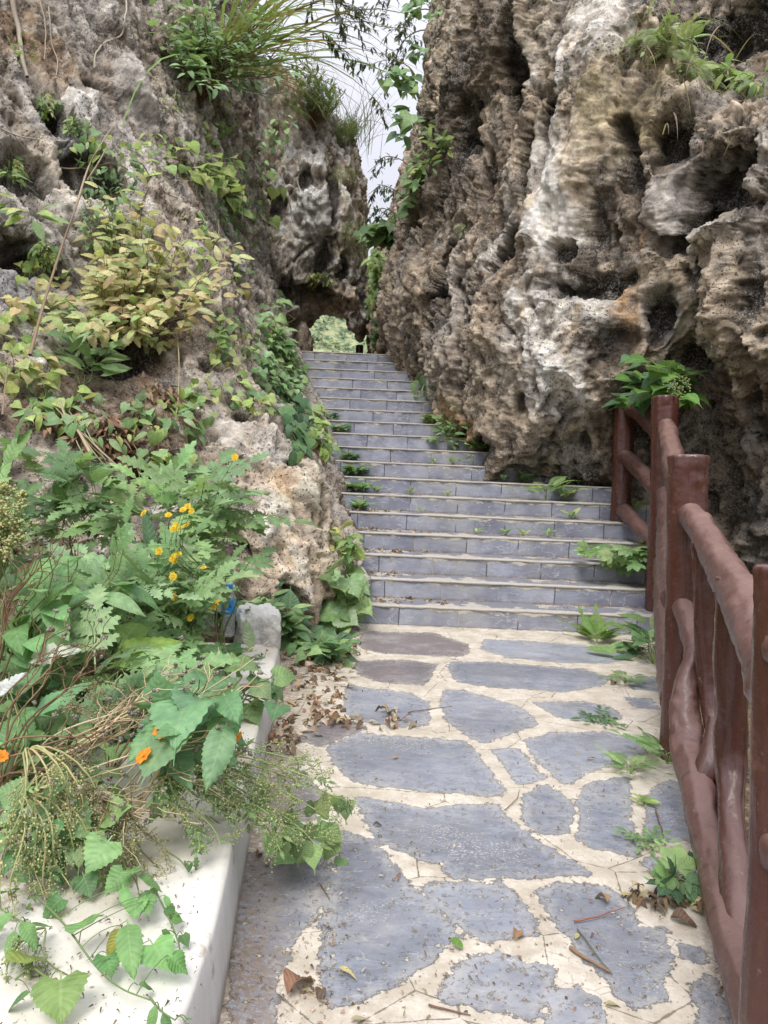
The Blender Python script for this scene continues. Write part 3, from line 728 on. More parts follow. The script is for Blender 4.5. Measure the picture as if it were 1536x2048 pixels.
# the bed of soil between the kerb wall and the left cliff
def zb(X, Y):
    f = np.stack([X.ravel(), Y.ravel(), X.ravel() * 0], 1)
    return (.12 + .55 * sstep(-.9, -2.6, X.ravel()) * sstep(1.5, 4.5, Y.ravel()) + .05 * fbm(f * 2, 4) - .25 * sstep(-.9, -.7, X.ravel())).reshape(X.shape)
sheet('planting_bed', -5.5, -.72, -1.5, 6.2, 150, 200, zb, M_EARTH)
def zl(X, Y): 
    f = np.stack([X.ravel(), Y.ravel(), X.ravel() * 0], 1)
    return (TOPZ + .003 + .01 * fbm(f * 2, 3) - 4 * sstep(18.5, 30, Y.ravel())).reshape(X.shape)
sheet('landing', -3.2, 2.2, D0 + RUN * 18 - .02, 34, 60, 120, zl, M_TREAD)
def zfar(X, Y):
    r = np.sqrt(X ** 2 + Y ** 2)
    return np.where(r > 9, -.3 - 0 * r, -.3) 
sheet('terrain', -700, 700, -700, 700, 40, 40, zfar, earth_material('distant_earth', (.06, .08, .03), (.12, .14, .05)))
# ================================================================== railing of concrete cast to look like logs
def bark_material():
    n = NT('brown_painted_cast_wood'); co = n.coord('Object'); geo = n.n('ShaderNodeNewGeometry')
    a = n.noise(n.mapping(co, (1, 1, .35)), 6, 5, .6); b = n.noise(co, 45, 4, .65); g = n.noise(n.mapping(co, (9, 9, .6)), 6, 4, .6)
    dust = n.attr('dust', False)
    c = n.mix(a, (.052, .017, .0115), (.098, .034, .024))
    c = n.mix(n.ramp(g, .55, .68, 0, .5), c, (.06, .02, .014))
    nz = n.sep(geo.outputs['Normal'])[2]
    up = n.math('ADD', n.math('MULTIPLY', n.ramp(nz, .0, .8), .5), n.math('MULTIPLY', dust, 1.3))
    dn = n.math('MULTIPLY', n.ramp(up, .15, 1.0), n.ramp(n.noise(co, 7, 5, .65), .25, .6, .55, 1))
    c = n.mix(n.math('MULTIPLY', dn, .48), c, (.235, .14, .12))  # upward faces paled: dust plus sky sheen painted into the colour
    c = n.mix(n.ramp(b, .64, .74, 0, .5), c, (.36, .27, .23))
    c = n.mix(n.ramp(n.noise(n.mapping(co, (5, 5, .5)), 5, 5, .7), .52, .70, 0, .55), c, (.035, .014, .011))
    c = n.mix(n.ramp(n.noise(co, 4, 5, .7), .60, .72, 0, .5), c, (.21, .10, .075))
    c = n.mix(n.math('MULTIPLY', n.ramp(nz, .75, .95), .5), c, (.27, .17, .145))
    cr = n.attr('crack', False)
    c = n.mix(n.ramp(n.math('ADD', cr, n.math('MULTIPLY', n.math('SUBTRACT', n.noise(co, 30, 4, .7), .5), .5)), .5, .7, 0, .85), c, (.025, .012, .01))
    r = n.math('ADD', n.math('MULTIPLY', dn, .2), n.ramp(b, .3, .7, .18, .36))
    h = n.math('ADD', n.math('MULTIPLY', g, .5), n.math('MULTIPLY', b, .10)); h = n.math('SUBTRACT', h, n.math('MULTIPLY', cr, .6))
    h = n.math('ADD', h, n.math('MULTIPLY', n.noise(co, 14, 3), .6))
    return n.done(n.bsdf(c, r, n.bump(h, .5, .010), .6))
M_LOG = bark_material()

def log_mesh(name, pts, rad, seg=28, step=.014, lump=.10, flute=0.0, seed=0, dust=0.0, caps=(True, True), crack=None, knots=()):
    pts = np.asarray(pts, float); n = len(pts)
    L = np.linalg.norm(np.diff(pts, axis=0), axis=1).sum(); m = max(8, int(L / step))
    t = np.linspace(0, n - 1, m)
    C = catmull(pts, t); R = catmull(np.asarray(rad, float)[:, None], t)[:, 0]
    T = np.gradient(C, axis=0); T /= np.linalg.norm(T, axis=1)[:, None]
    ref = np.array([.0, 1.0, 0]) if abs(T[0][2]) > .7 else np.array([0, 0, 1.0])
    A = np.cross(T, ref); A /= np.linalg.norm(A, axis=1)[:, None]; B = np.cross(T, A)
    s = np.linspace(0, L, m)
    th = np.linspace(0, 2 * PI, seg, endpoint=False)
    SS, TH = np.meshgrid(s, th, indexing='ij')
    q = np.stack([np.cos(TH).ravel() * .9 + seed, np.sin(TH).ravel() * .9, SS.ravel() * 4.5 + seed * 2], 1)
    q2 = np.stack([np.cos(TH).ravel() * 2.2 + seed, np.sin(TH).ravel() * 2.2, SS.ravel() * 1.6 + seed], 1)
    rr = 1 + lump * fbm(q, 3).reshape(m, seg) + lump * .4 * fbm(q * 3.1, 3).reshape(m, seg)
    end = np.minimum(s, L - s)[:, None]
    fl = ridged(np.stack([np.cos(TH).ravel() * 3.2 + seed, np.sin(TH).ravel() * 3.2, SS.ravel() * .9], 1), 2).reshape(m, seg) - .5
    rr += flute * fl * np.exp(-np.abs(L - SS) / .16) + flute * .28 * fl
    for (ks, ka, kr, kh) in knots:          # knots: distance along, angle, size, height
        dd = ((SS - ks) ** 2 + ((np.angle(np.exp(1j * (TH - ka)))) * R.mean()) ** 2) / kr ** 2
        rr += kh * (np.exp(-dd) - 1.35 * np.exp(-dd * 7))
    Rr = R[:, None] * rr
    P = C[:, None] + Rr[..., None] * (np.cos(TH)[..., None] * A[:, None] + np.sin(TH)[..., None] * B[:, None])
    rings = [P]
    cr = np.zeros((m, seg))
    if crack is not None:
        wig = crack + .10 * fbm(np.stack([s * 3, s * 0 + seed, s * 0], 1), 3)
        cr = np.exp(-(np.angle(np.exp(1j * (TH - wig[:, None]))) / .07) ** 2)
        P -= (cr * R[:, None] * .05)[..., None] * (np.cos(TH)[..., None] * A[:, None] + np.sin(TH)[..., None] * B[:, None])
    def cap(c, tdir, ring, rmean):
        out = []
        for k, (f, o) in enumerate(((.97, .35), (.90, .55), (.6, .62), (.3, .6), (.02, .58))):
            out.append(c + (ring - c) * f + tdir * (rmean * .16 * o / .6))
        return np.stack(out)
    allr = [P]; allc = [cr]
    if caps[1]: allr.append(cap(C[-1], T[-1], P[-1], R[-1])); allc.append(np.zeros((5, seg)))
    if caps[0]: allr.insert(0, cap(C[0], -T[0], P[0], R[0])[::-1]); allc.insert(0, np.zeros((5, seg)))
    P = np.concatenate(allr); K = np.concatenate(allc)
    mm = len(P)
    i, j = np.meshgrid(np.arange(mm - 1), np.arange(seg), indexing='ij'); j2 = (j + 1) % seg
    q = np.stack([i * seg + j, i * seg + j2, (i + 1) * seg + j2, (i + 1) * seg + j], -1).reshape(-1, 4)
    return mesh_np(name, P.reshape(-1, 3), q.ravel(), np.full(len(q), 4), {'crack': K.ravel(), 'dust': np.full(mm * seg, dust)})

rail_root = thing('railing', 'glossy brown railing of cast log posts and crooked rails beside the path', 'railing', on_z(1350, 1490))
RL = np.array(rail_root.location)
def rpart(kind, pts, rad, **k):
    return link(kind, log_mesh(kind, np.asarray(pts, float) - RL, rad, **k), M_LOG, rail_root)
def post(base, ptop, r0, r1, seed, crack=None, sink=.15):
    base = np.asarray(base, float); ptop = np.asarray(ptop, float)
    d = ptop - base
    pts = [base - d / np.linalg.norm(d) * sink, base + d * .15, base + d * .5 + np.array([.008, 0, 0]), base + d * .85, ptop]
    return rpart('post', pts, [r0 * 1.04, r0, (r0 + r1) / 2, r1 * .98, r1], seed=seed, lump=.06, flute=.17, crack=crack, caps=(False, True), seg=40)
dA, dB, dC, dD, dF = 7.35, 6.15, 3.38, 1.52, 2.25
pA0, pA1 = at(1240, 1050, dA), at(1251, 752, dA)
pB0, pB1 = at(1318, 1185, dB), at(1331, 797, dB)
pC0, pC1 = at(1356, 1490, dC), at(1376, 917, dC)
pD0, pD1 = at(1543, 2330, dD), at(1568, 1140, dD)
post(pA0, pA1, .098, .098, 1.3, crack=2.3)
post(pB0, pB1, .106, .106, 4.1, crack=2.0)
post(pC0, pC1, .078, .088, 7.7, crack=1.35)
post(pD0, pD1, .068, .056, 9.2)
E = np.array
def rail(pxs, r, seed, knots=(), lump=.13):
    P = [at(*p) for p in pxs]
    rad = np.interp(np.linspace(0, 1, len(P)), np.linspace(0, 1, len(r)), r)
    return rpart('rail', P, rad, seed=seed, lump=lump, dust=.35, caps=(True, True), seg=30, knots=knots)
# far bay: between the two posts on the stairs
rail([(1252, 808, 7.35), (1285, 828, 7.0), (1318, 866, 6.5), (1335, 885, 6.2)], [.085, .082, .08], 2.2)
rail([(1246, 912, 7.35), (1272, 932, 7.0), (1305, 968, 6.5), (1330, 990, 6.2)], [.075, .08, .08], 3.2, knots=[(.45, 1.5, .05, .25)])
rail([(1243, 1018, 7.35), (1265, 1040, 7.0), (1300, 1078, 6.5), (1325, 1110, 6.2)], [.08, .075, .075], 5.2)
# middle bay: runs down from the stair posts to the post on the path, seen almost end on
rail([(1332, 850, 6.15), (1340, 890, 5.4), (1352, 940, 4.4), (1368, 985, 3.45)], [.07, .075, .07], 6.2)
rail([(1328, 985, 6.15), (1334, 1040, 5.3), (1338, 1110, 4.3), (1352, 1195, 3.45)], [.068, .07, .07], 7.4, knots=[(.6, 2.8, .06, .3)])
rail([(1322, 1120, 6.15), (1328, 1200, 5.2), (1334, 1290, 4.3), (1348, 1400, 3.45)], [.066, .068, .066], 8.4)
# near bay: three rails between the path post and the nearest post
rail([(1375, 1022, 3.38), (1400, 1055, 3.1), (1438, 1118, 2.65), (1485, 1200, 2.15), (1530, 1310, 1.75), (1560, 1400, 1.54)], [.057, .058, .058, .06, .056], 11.4, lump=.13,
     knots=[(.35, 3.6, .05, .25), (.95, .8, .035, .30), (1.15, 3.6, .05, .35)])
rail([(1362, 1200, 3.38), (1380, 1262, 3.16), (1386, 1310, 3.0), (1374, 1365, 2.95), (1369, 1425, 2.9), (1374, 1500, 2.8), (1396, 1580, 2.6), (1420, 1690, 2.35), (1448, 1810, 2.05), (1480, 1940, 1.8), (1528, 2090, 1.56)],
     [.046, .043, .036, .046, .058, .056, .06, .052, .047, .047, .05], 12.9, lump=.16, knots=[(.35, 2.5, .05, .4), (1.0, 3.2, .05, .3), (1.5, 3.5, .04, .35)])
# crooked uprights between the rails of the near bay
def upright(pxs, r, seed, crack=None):
    P = [at(*p) for p in pxs]
    rad = np.interp(np.linspace(0, 1, len(P)), np.linspace(0, 1, len(r)), r)
    return rpart('baluster', P, rad, seed=seed, lump=.16, dust=.12, seg=28, flute=.05, crack=crack)
upright([(1402, 1085, 2.9), (1408, 1160, 2.9), (1408, 1280, 2.9), (1414, 1380, 2.88), (1428, 1470, 2.8), (1446, 1560, 2.62), (1460, 1650, 2.3)], [.036, .038, .036, .031, .028, .03], 21.3)
upright([(1466, 1160, 2.3), (1464, 1300, 2.3), (1463, 1430, 2.3), (1463, 1530, 2.28), (1464, 1620, 2.2), (1470, 1720, 2.1), (1476, 1830, 1.98), (1486, 1960, 1.8)], [.055, .052, .05, .045, .034, .042, .048, .044], 24.6, crack=1.2)
upright([(1396, 1590, 2.62), (1418, 1520, 2.64), (1432, 1440, 2.72)], [.042, .036, .028], 26.1)
# nearest bay towards and past the photographer
pE0, pE1 = at(3100, 3900, .62), at(3150, 1900, .55)
rpart('post', [pE0, (pE0 + pE1) / 2, pE1], [.065, .062, .06], seed=31.0, lump=.05, flute=.1, caps=(False, True))
for a, b in (((1580, 1290, 1.5), (3130, 2100, .56)), ((1570, 1700, 1.5), (3120, 2900, .58)), ((1560, 2100, 1.5), (3110, 3600, .6))):
    A_, B_ = at(*a), at(*b)
    rpart('rail', [A_, A_ * .6 + B_ * .4 + E([.02, 0, .02]), B_], [.058, .06, .058], seed=float(a[1]), lump=.13, dust=.35)

# the lone post at the head of the stairs
p0 = at(718, 722, 16.2); p0[2] = TOPZ
lone = thing('bollard', 'short brown topped post with a grey foot at the head of the stairs', 'post', p0)
link('shaft', log_mesh('shaft', [(0, 0, -.05), (0, 0, .2), (0, 0, .38)], [.082, .082, .082], seed=3, lump=.03, caps=(False, False)), earth_material('grey_cement', (.3, .29, .28), (.42, .4, .38)), lone)
link('painted_top', log_mesh('painted_top', [(0, 0, .38), (0, 0, .6), (0, 0, .88)], [.087, .084, .08], seed=6, lump=.04, flute=.06, caps=(False, True)), M_LOG, lone)

# ================================================================== whitewashed kerb wall
def white_material():
    n = NT('whitewashed_plaster'); co = n.coord('Object'); geo = n.n('ShaderNodeNewGeometry')
    a = n.noise(co, 3, 6, .65); b = n.noise(co, 30, 5, .7); st = n.noise(n.mapping(co, (14, 14, 1.2)), 2.2, 5, .65)
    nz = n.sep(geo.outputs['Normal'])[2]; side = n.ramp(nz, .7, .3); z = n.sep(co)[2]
    c = n.mix(n.ramp(a, .35, .65), (.70, .68, .63), (.60, .565, .49))
    c = n.mix(n.ramp(n.noise(co, 6, 5, .7), .58, .72, 0, .5), c, (.62, .55, .43))
    c = n.mix(n.ramp(n.noise(co, 1.4, 6, .7), .52, .66, 0, .45), c, (.44, .40, .31))
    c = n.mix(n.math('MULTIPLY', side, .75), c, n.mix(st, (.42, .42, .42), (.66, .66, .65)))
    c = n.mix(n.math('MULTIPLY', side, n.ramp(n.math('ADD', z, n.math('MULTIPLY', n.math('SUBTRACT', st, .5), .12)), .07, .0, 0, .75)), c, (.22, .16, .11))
    c = n.mix(n.ramp(b, .66, .72, 0, .75), c, (.15, .11, .075))
    c = n.mix(n.ramp(n.noise(n.mapping(co, (1, 1, 1), (3, 1, 0)), 2.6, 6, .72), .58, .66, 0, .7), c, (.26, .20, .14))
    c = n.mix(n.ramp(n.noise(n.mapping(co, (1, 1, 1), (8, 1, 0)), 3.4, 6, .7), .62, .70, 0, .5), c, (.36, .38, .27))
    c = n.mix(n.ramp(n.noise(co, 140, 3, .6), .68, .74, 0, .6), c, (.12, .09, .06))
    return n.done(n.bsdf(c, .62, n.bump(n.math('ADD', n.math('MULTIPLY', b, .4), a), .35, .012), .35))
M_WHITE = white_material()
wy = np.linspace(-1.5, 4.18, 240)
fx = np.interp(wy, [p[1] for p in WALL_IN], [p[0] for p in WALL_IN])
HT = .215 + .006 * fbm(np.stack([wy * 2, wy * 0, wy * 0], 1), 3)
wob = .008 * fbm(np.stack([wy * 3, wy * 0 + 4, wy * 0], 1), 3)
prof = [(0.0, -.06), (-.004, .3), (-.012, .7), (-.018, .93), (-.024, .985), (-.04, 1.0), (-.12, 1.0), (-.25, 1.005), (-.4, 1.0), (-.52, .99), (-.62, 1.0), (-.66, .9), (-.66, -.2)]
W = np.zeros((240, len(prof), 3))
for j, (dx, k) in enumerate(prof):
    W[:, j, 0] = fx + dx + wob * (k > .2); W[:, j, 1] = wy; W[:, j, 2] = HT * k + (.003 * fbm(np.stack([wy * 5, wy * 0 + j, wy * 0], 1), 3) if k > .95 else 0)
endc = W[-1].mean(0)
W = np.concatenate([W, (W[-1] * .98 + endc * .02 + np.array([0, .01, 0]))[None], np.repeat(endc[None], len(prof), 0)[None] + np.array([0, .012, 0])])
wall = link('kerb_wall', grid_mesh('kerb_wall', W, flip=True), M_WHITE)
tag(wall, 'low broad whitewashed kerb wall half hidden under the weeds on the left', 'wall')
# rough white block at the far end of the wall
def block(name, label, c, size, rot, mat, seed, cat, rough=.08):
    n = 28
    u = np.linspace(-1, 1, n); A, B = np.meshgrid(u, u, indexing='ij')
    mb = MB()
    for ax in range(3):
        for sg in (-1, 1):
            Q = np.zeros((n, n, 3)); Q[..., ax] = sg; Q[..., (ax + 1) % 3] = A; Q[..., (ax + 2) % 3] = B
            f = Q.reshape(-1, 3)
            nrm = f / (np.sum(np.abs(f) ** 7, 1) ** (1 / 7))[:, None]
            g = nrm * (1 + rough * fbm(nrm * 1.7 + seed, 4) + rough * .3 * fbm(nrm * 7 + seed, 3))[:, None] * np.array(size)
            mb.add(g, [tuple(x) for x in grid_faces(n, n, flip=(sg < 0))])
    o = mb.build(name, mat, None, True, [float(v) for v in c]); o.rotation_euler = rot
    return tag(o, label, cat)
def plaster():
    n = NT('rough_white_plaster'); co = n.coord('Object'); a = n.noise(co, 9, 6, .7); b = n.noise(co, 40, 5, .7)
    c = n.mix(n.ramp(a, .35, .65), (.78, .77, .74), (.66, .63, .57)); c = n.mix(n.ramp(b, .62, .70, 0, .7), c, (.2, .16, .11))
    return n.done(n.bsdf(c, .85, n.bump(n.math('ADD', a, n.math('MULTIPLY', b, .4)), .8, .03), .2))
bk = on_z(512, 1292, .12)
block('plaster_block', 'rough white plaster block closing the far end of the kerb wall', bk + np.array([-.0, .03, .06]), (.13, .16, .17), (0, .05, .25), plaster(), 2.2, 'block', .11)
# ================================================================== vegetation kit
def bvh_of(P, k=3):
    Q = P[::k, ::k]; n, m_ = Q.shape[:2]
    return BVHTree.FromPolygons(Q.reshape(-1, 3).tolist(), grid_faces(n, m_).tolist())
TREES = [bvh_of(PR), bvh_of(PL), bvh_of(PA)]
def hit(px, py, which=None, dmax=40.0):
    r = ray(px, py); best = None
    for i, t in enumerate(TREES):
        if which is not None and i != which: continue
        h = t.ray_cast(Vector(EYE), Vector(r))
        if h[0] is not None and (best is None or h[3] < best[2]):
            nr = np.array(h[1]); nr = nr if nr @ r < 0 else -nr
            best = (np.array(h[0]), nr, h[3])
    if best is None: return at(px, py, dmax if dmax < 40 else 9.0), np.array([0, -1.0, .3]), 9.0
    return best

def nrm(v): return v / (np.linalg.norm(v) + 1e-9)

def leaf_material(name, trans=.30, rough=.5):
    n = NT(name); tint = n.attr('tint'); lu = n.attr('lu'); co = n.coord('Object')
    u, t, rd = n.sep(lu); au = n.math('ABSOLUTE', u)
    c = n.mix(n.ramp(n.noise(co, 30, 3), .35, .7), n.mix(1, tint, (.80, .82, .8), 'MULTIPLY'), n.mix(1, tint, (1.15, 1.12, 1.1), 'MULTIPLY'))
    c = n.mix(n.ramp(au, .10, .02, 0, .38), c, n.mix(.5, c, (.42, .5, .28)))
    w = n.n('ShaderNodeTexWave', wave_type='BANDS', bands_direction='X')
    cx = n.n('ShaderNodeCombineXYZ'); n.set(cx, 0, n.math('SUBTRACT', t, n.math('MULTIPLY', au, .22)))
    n.set(w, 'Vector', cx.outputs[0]); w.inputs['Scale'].default_value = 2.6
    c = n.mix(n.ramp(w.outputs[1], .25, .0, 0, .28), c, n.mix(.5, c, (.36, .44, .24)))
    spot = n.ramp(n.noise(co, 55, 3, .6), .68, .73)
    c = n.mix(n.math('MULTIPLY', spot, n.ramp(rd, .55, .9, 0, .7)), c, (.16, .10, .04))
    geo = n.n('ShaderNodeNewGeometry')
    c = n.mix(n.math('MULTIPLY', geo.outputs['Backfacing'], .35), c, n.mix(.5, c, (.45, .5, .4)))
    nb = n.bump(w.outputs[1], .3, .004)
    b = n.bsdf(c, rough, nb, .35)
    tr = n.n('ShaderNodeBsdfTranslucent'); n.set(tr, 'Color', n.mix(1, c, (1.25, 1.3, .7), 'MULTIPLY'))
    ms = n.n('ShaderNodeMixShader'); ms.inputs[0].default_value = trans
    n.t.links.new(b.outputs[0], ms.inputs[1]); n.t.links.new(tr.outputs[0], ms.inputs[2])
    return n.done(ms.outputs[0])
M_LEAF = leaf_material('living_leaf'); M_DRY = leaf_material('dry_leaf', .12, .75)
def stem_material():
    n = NT('plant_stem'); t = n.attr('tint'); co = n.coord('Object')
    return n.done(n.bsdf(n.mix(n.noise(co, 60, 3), n.mix(1, t, (.7, .7, .7), 'MULTIPLY'), n.mix(1, t, (1.2, 1.2, 1.15), 'MULTIPLY')), .7, None, .25))
M_STEM = stem_material()

# ---- leaf blanks: V (n,3) along +Y, faces, LU (n,2)
def blade(rows=5, cols=2, prof='ovate', W=.6, fold=.12, curl=.28, serr=0.0, lobes=0, seed=0, petiole=.0, wav=0.0):
    r = np.random.RandomState(seed)
    V, LU, F = [], [], []
    for i in range(rows + 1):
        t = i / rows
        if prof == 'ovate': w = 1.35 * (t ** .55) * (1 - t) ** .8 * 1.12
        elif prof == 'heart': w = (1.0 - (2 * max(t, .0) - .52) ** 2 * .75) * (1 - t) ** .55 * (.62 + .38 * min(1, t * 6)) * 1.18
        elif prof == 'lance': w = math.sin(PI * t ** .8) ** .9
        elif prof == 'obov': w = math.sin(PI * t ** 1.35) ** .8
        else: w = (1 - t) ** .6
        w = max(w, .02) * W * .5
        if serr and 0 < i < rows: w *= 1 + serr * (1 if i % 2 else -1)
        if lobes and 0 < i < rows: w *= 1 - lobes * (.5 + .5 * math.cos(2 * PI * t * 3.2))
        for j in range(cols + 1):
            u = 2 * j / cols - 1
            z = fold * abs(u) * w * 2 - curl * (t ** 1.7) * .5 + curl * .12 * math.sin(3 * t) - fold * .5 * u * u * w * 2 + wav * math.sin(9 * t + u) * abs(u) * w
            y = t + (.06 * (1 - abs(u)) if prof != 'heart' else -.10 * abs(u) * (1 - t) ** 3) - .03 * abs(u) * (1 if serr and i % 2 == 0 else 0)
            V.append((u * w, petiole + y * (1 - curl * .12), z)); LU.append((u, t))
    for i in range(rows):
        for j in range(cols):
            a = i * (cols + 1) + j
            F.append((a, a + 1, a + cols + 2, a + cols + 1))
    if petiole:
        k = len(V); w = .018
        V += [(-w, 0, .02), (w, 0, .02), (w, petiole + .02, 0), (-w, petiole + .02, 0)]; LU += [(0, 0)] * 4; F.append((k, k + 1, k + 2, k + 3))
    return np.array(V), F, np.array(LU)

def merge(parts):
    V, F, LU, n = [], [], [], 0
    for v, f, l in parts:
        V.append(v); LU.append(l); F += [tuple(i + n for i in q) for q in f]; n += len(v)
    return np.concatenate(V), F, np.concatenate(LU)
def xf(tp, ang, s, org, tilt=0.0):
    v, f, l = tp
    c, sn = math.cos(ang), math.sin(ang)
    v2 = v * s
    v2 = np.stack([v2[:, 0] * c + v2[:, 1] * sn, -v2[:, 0] * sn + v2[:, 1] * c, v2[:, 2] + tilt * v2[:, 1]], 1) + np.array(org)
    return v2, f, l
def ribbon(p0, p1, w):
    p0 = np.array(p0); p1 = np.array(p1)
    return np.array([p0 + (-w, 0, 0), p0 + (w, 0, 0), p1 + (w * .6, 0, 0), p1 + (-w * .6, 0, 0)]), [(0, 1, 2, 3)], np.zeros((4, 2))
def pinnate(pairs=4, leaflet=None, ls=.42, ang=1.0, curl=.35, rachis=.012, term=True, taper=.35):
    P = []; z = lambda t: -curl * .5 * t ** 1.8 + curl * .1 * math.sin(3 * t)
    N = 6
    for k in range(N): P.append(ribbon((0, k / N, z(k / N)), (0, (k + 1) / N, z((k + 1) / N)), rachis))
    for k in range(pairs):
        t = .22 + .72 * k / pairs
        s = ls * (1 - taper * abs(k / max(1, pairs - 1) - .35) * 1.5)
        for sg in (-1, 1):
            P.append(xf(leaflet, sg * ang * (1 - .25 * k / pairs), s, (0, t, z(t)), -.18))
    if term: P.append(xf(leaflet, 0, ls * 1.05, (0, .93, z(.93)), -.35 * curl))
    return merge(P)
T_OV = [blade(5, 2, 'ovate', .62, .14, c, seed=i) for i, c in enumerate((.15, .35, .6))]
T_SM = [blade(3, 2, 'ovate', .6, .15, c) for c in (.1, .4)]
T_HEART = [blade(5, 2, 'heart', .85, .12, c) for c in (.15, .35, .6)]
T_LANCE = [blade(5, 2, 'lance', .26, .2, c) for c in (.2, .5, .8)]
T_BIG = [blade(22, 6, 'ovate', .72, .10, c, serr=.045, wav=.16, petiole=.12) for c in (.25, .45, .7)]
T_BIGH = [blade(22, 6, 'heart', .9, .10, c, serr=.045, wav=.16, petiole=.15) for c in (.2, .4, .65)]
T_SERR = [blade(12, 2, 'ovate', .68, .14, c, serr=.12) for c in (.2, .4, .6)]
_lob = blade(10, 2, 'lance', .52, .15, .3, serr=.34)
T_CUT = [pinnate(3, _lob, .50, .95, c, .012) for c in (.3, .5, .8)]
_lob2 = blade(8, 2, 'lance', .40, .12, .25, serr=.30)
T_CUT2 = [pinnate(2, _lob2, .62, .8, c, .012) for c in (.3, .6)]
_pin = blade(3, 2, 'lance', .36, .05, .2)
T_FERN = [pinnate(11, _pin, .30, 1.25, c, .007, True, .75) for c in (.4, .75, 1.0)]
_ov = blade(4, 2, 'ovate', .55, .12, .3)
T_PIN = [pinnate(4, _ov, .34, 1.1, c, .008) for c in (.3, .6)]
T_TRI = [merge([xf(blade(9, 2, 'ovate', .62, .12, .35, serr=.06), a, s, (0, .35, 0), -.1) for a, s in ((0, .65), (1.15, .58), (-1.15, .58))] + [ribbon((0, 0, 0), (0, .36, 0), .012)])]
T_PALM = [merge([xf(blade(7, 2, 'obov', .5, .12, .4, serr=.05), a, s, (0, .25, 0), -.12) for a, s in ((0, .75), (.75, .68), (-.75, .68), (1.5, .5), (-1.5, .5))] + [ribbon((0, 0, 0), (0, .26, 0), .012)])]
T_NEEDLE = [merge([xf(blade(2, 2, 'lance', .22, .1, .2), a, .42, (0, t, 0), .1) for t, a in ((.1, .9), (.2, -.9), (.35, .8), (.45, -.8), (.6, .7), (.7, -.7), (.85, .1))] + [ribbon((0, 0, 0), (0, .9, 0), .012)])]

CLEAR = []
class Fol:
    def __init__(s): s.V, s.F, s.T, s.L, s.n = [], [], [], [], 0
    def add(s, tp, loc, d, z, size, tint):
        if CLEAR and size > .02 and np.all(np.isfinite(loc)):
            X_, Y_, D_ = project(np.stack([loc, loc + nrm(d) * size * .35, loc + nrm(d) * size * .6, loc + nrm(d) * size]))
            if any(x0 < a < x1 and y0 < b < y1 and dd < dm for a, b, dd in zip(X_, Y_, D_) for (x0, x1, y0, y1, dm) in CLEAR): return
        v, f, lu = tp
        Y = nrm(d); X = np.cross(Y, z); X = nrm(X); Z = np.cross(X, Y)
        s.V.append(loc + size * (v[:, :1] * X + v[:, 1:2] * Y + v[:, 2:3] * Z))
        s.F.append((f, s.n)); s.n += len(v)
        s.T.append(np.tile(np.asarray(tint, float), (len(v), 1)))
        s.L.append(np.concatenate([lu, np.full((len(v), 1), random.random())], 1))
    def tube(s, pts, r0, r1, tint, seg=4):
        pts = np.asarray(pts, float); n = len(pts)
        T = np.gradient(pts, axis=0); T /= (np.linalg.norm(T, axis=1)[:, None] + 1e-9)
        A = np.cross(T, np.array([.3, .5, .81])); A /= (np.linalg.norm(A, axis=1)[:, None] + 1e-9); B = np.cross(T, A)
        th = np.linspace(0, 2 * PI, seg, endpoint=False); R = np.linspace(r0, r1, n)
        P = pts[:, None] + R[:, None, None] * (np.cos(th)[None, :, None] * A[:, None] + np.sin(th)[None, :, None] * B[:, None])
        f = [(i * seg + j, i * seg + (j + 1) % seg, (i + 1) * seg + (j + 1) % seg, (i + 1) * seg + j) for i in range(n - 1) for j in range(seg)]
        s.V.append(P.reshape(-1, 3)); s.F.append((f, s.n)); s.n += n * seg
        s.T.append(np.tile(np.asarray(tint, float), (n * seg, 1))); s.L.append(np.zeros((n * seg, 3)))
    def build(s, name, mat, parent=None, org=(0, 0, 0)):
        if not s.V: return None
        V = np.concatenate(s.V) - np.asarray(org)
        F = np.concatenate([np.array(f) + o for f, o in s.F])
        me = mesh_np(name, V, F.ravel(), np.full(len(F), 4), {'tint': np.concatenate(s.T), 'lu': np.concatenate(s.L)})
        return link(name, me, mat, parent)

def arc(a, b, sag, n=8, wob=.0):
    t = np.linspace(0, 1, n)[:, None]
    p = a + (b - a) * t + np.array([0, 0, 1.0]) * (4 * t * (1 - t)) * sag
    if wob: p = p + wob * np.linalg.norm(b - a) * np.stack([np.sin(7 * t[:, 0] + a[0] * 9), np.cos(6 * t[:, 0] + a[1] * 7), np.sin(5 * t[:, 0] + a[2])], 1) * (t * (1 - t) * 2)
    return p

def jit(c, k=.18, hue=.08):
    c = np.array(c, float) * (1 + k * (2 * random.random() - 1))
    return np.clip(c * (1 + hue * (2 * np.random.RandomState(random.randrange(1 << 30)).rand(3) - 1)), 0, .9)

# palettes (linear base colours)
GRN = [(0.234, 0.365, 0.147), (0.184, 0.3, 0.117), (0.306, 0.439, 0.186), (0.154, 0.252, 0.108)]
DKG = [(0.091, 0.187, 0.088), (0.117, 0.227, 0.098), (0.072, 0.146, 0.078), (0.154, 0.267, 0.117)]
PALE = [(0.277, 0.421, 0.215), (0.218, 0.365, 0.157), (0.349, 0.505, 0.272), (0.175, 0.295, 0.122)]
BLG = [(0.223, 0.364, 0.17), (0.168, 0.285, 0.127), (0.289, 0.442, 0.212), (0.13, 0.226, 0.092)]
YEL = [(.55, .52, .24), (.48, .49, .21), (.42, .46, .18), (.58, .50, .27), (.46, .36, .18), (.33, .41, .15), (.52, .54, .27)]
YGR = [(0.39, 0.494, 0.156), (0.312, 0.429, 0.13), (0.468, 0.533, 0.195), (0.247, 0.364, 0.104)]
DRY = [(.24, .14, .085), (.17, .095, .055), (.33, .22, .14), (.42, .33, .24), (.13, .075, .05), (.36, .24, .17)]
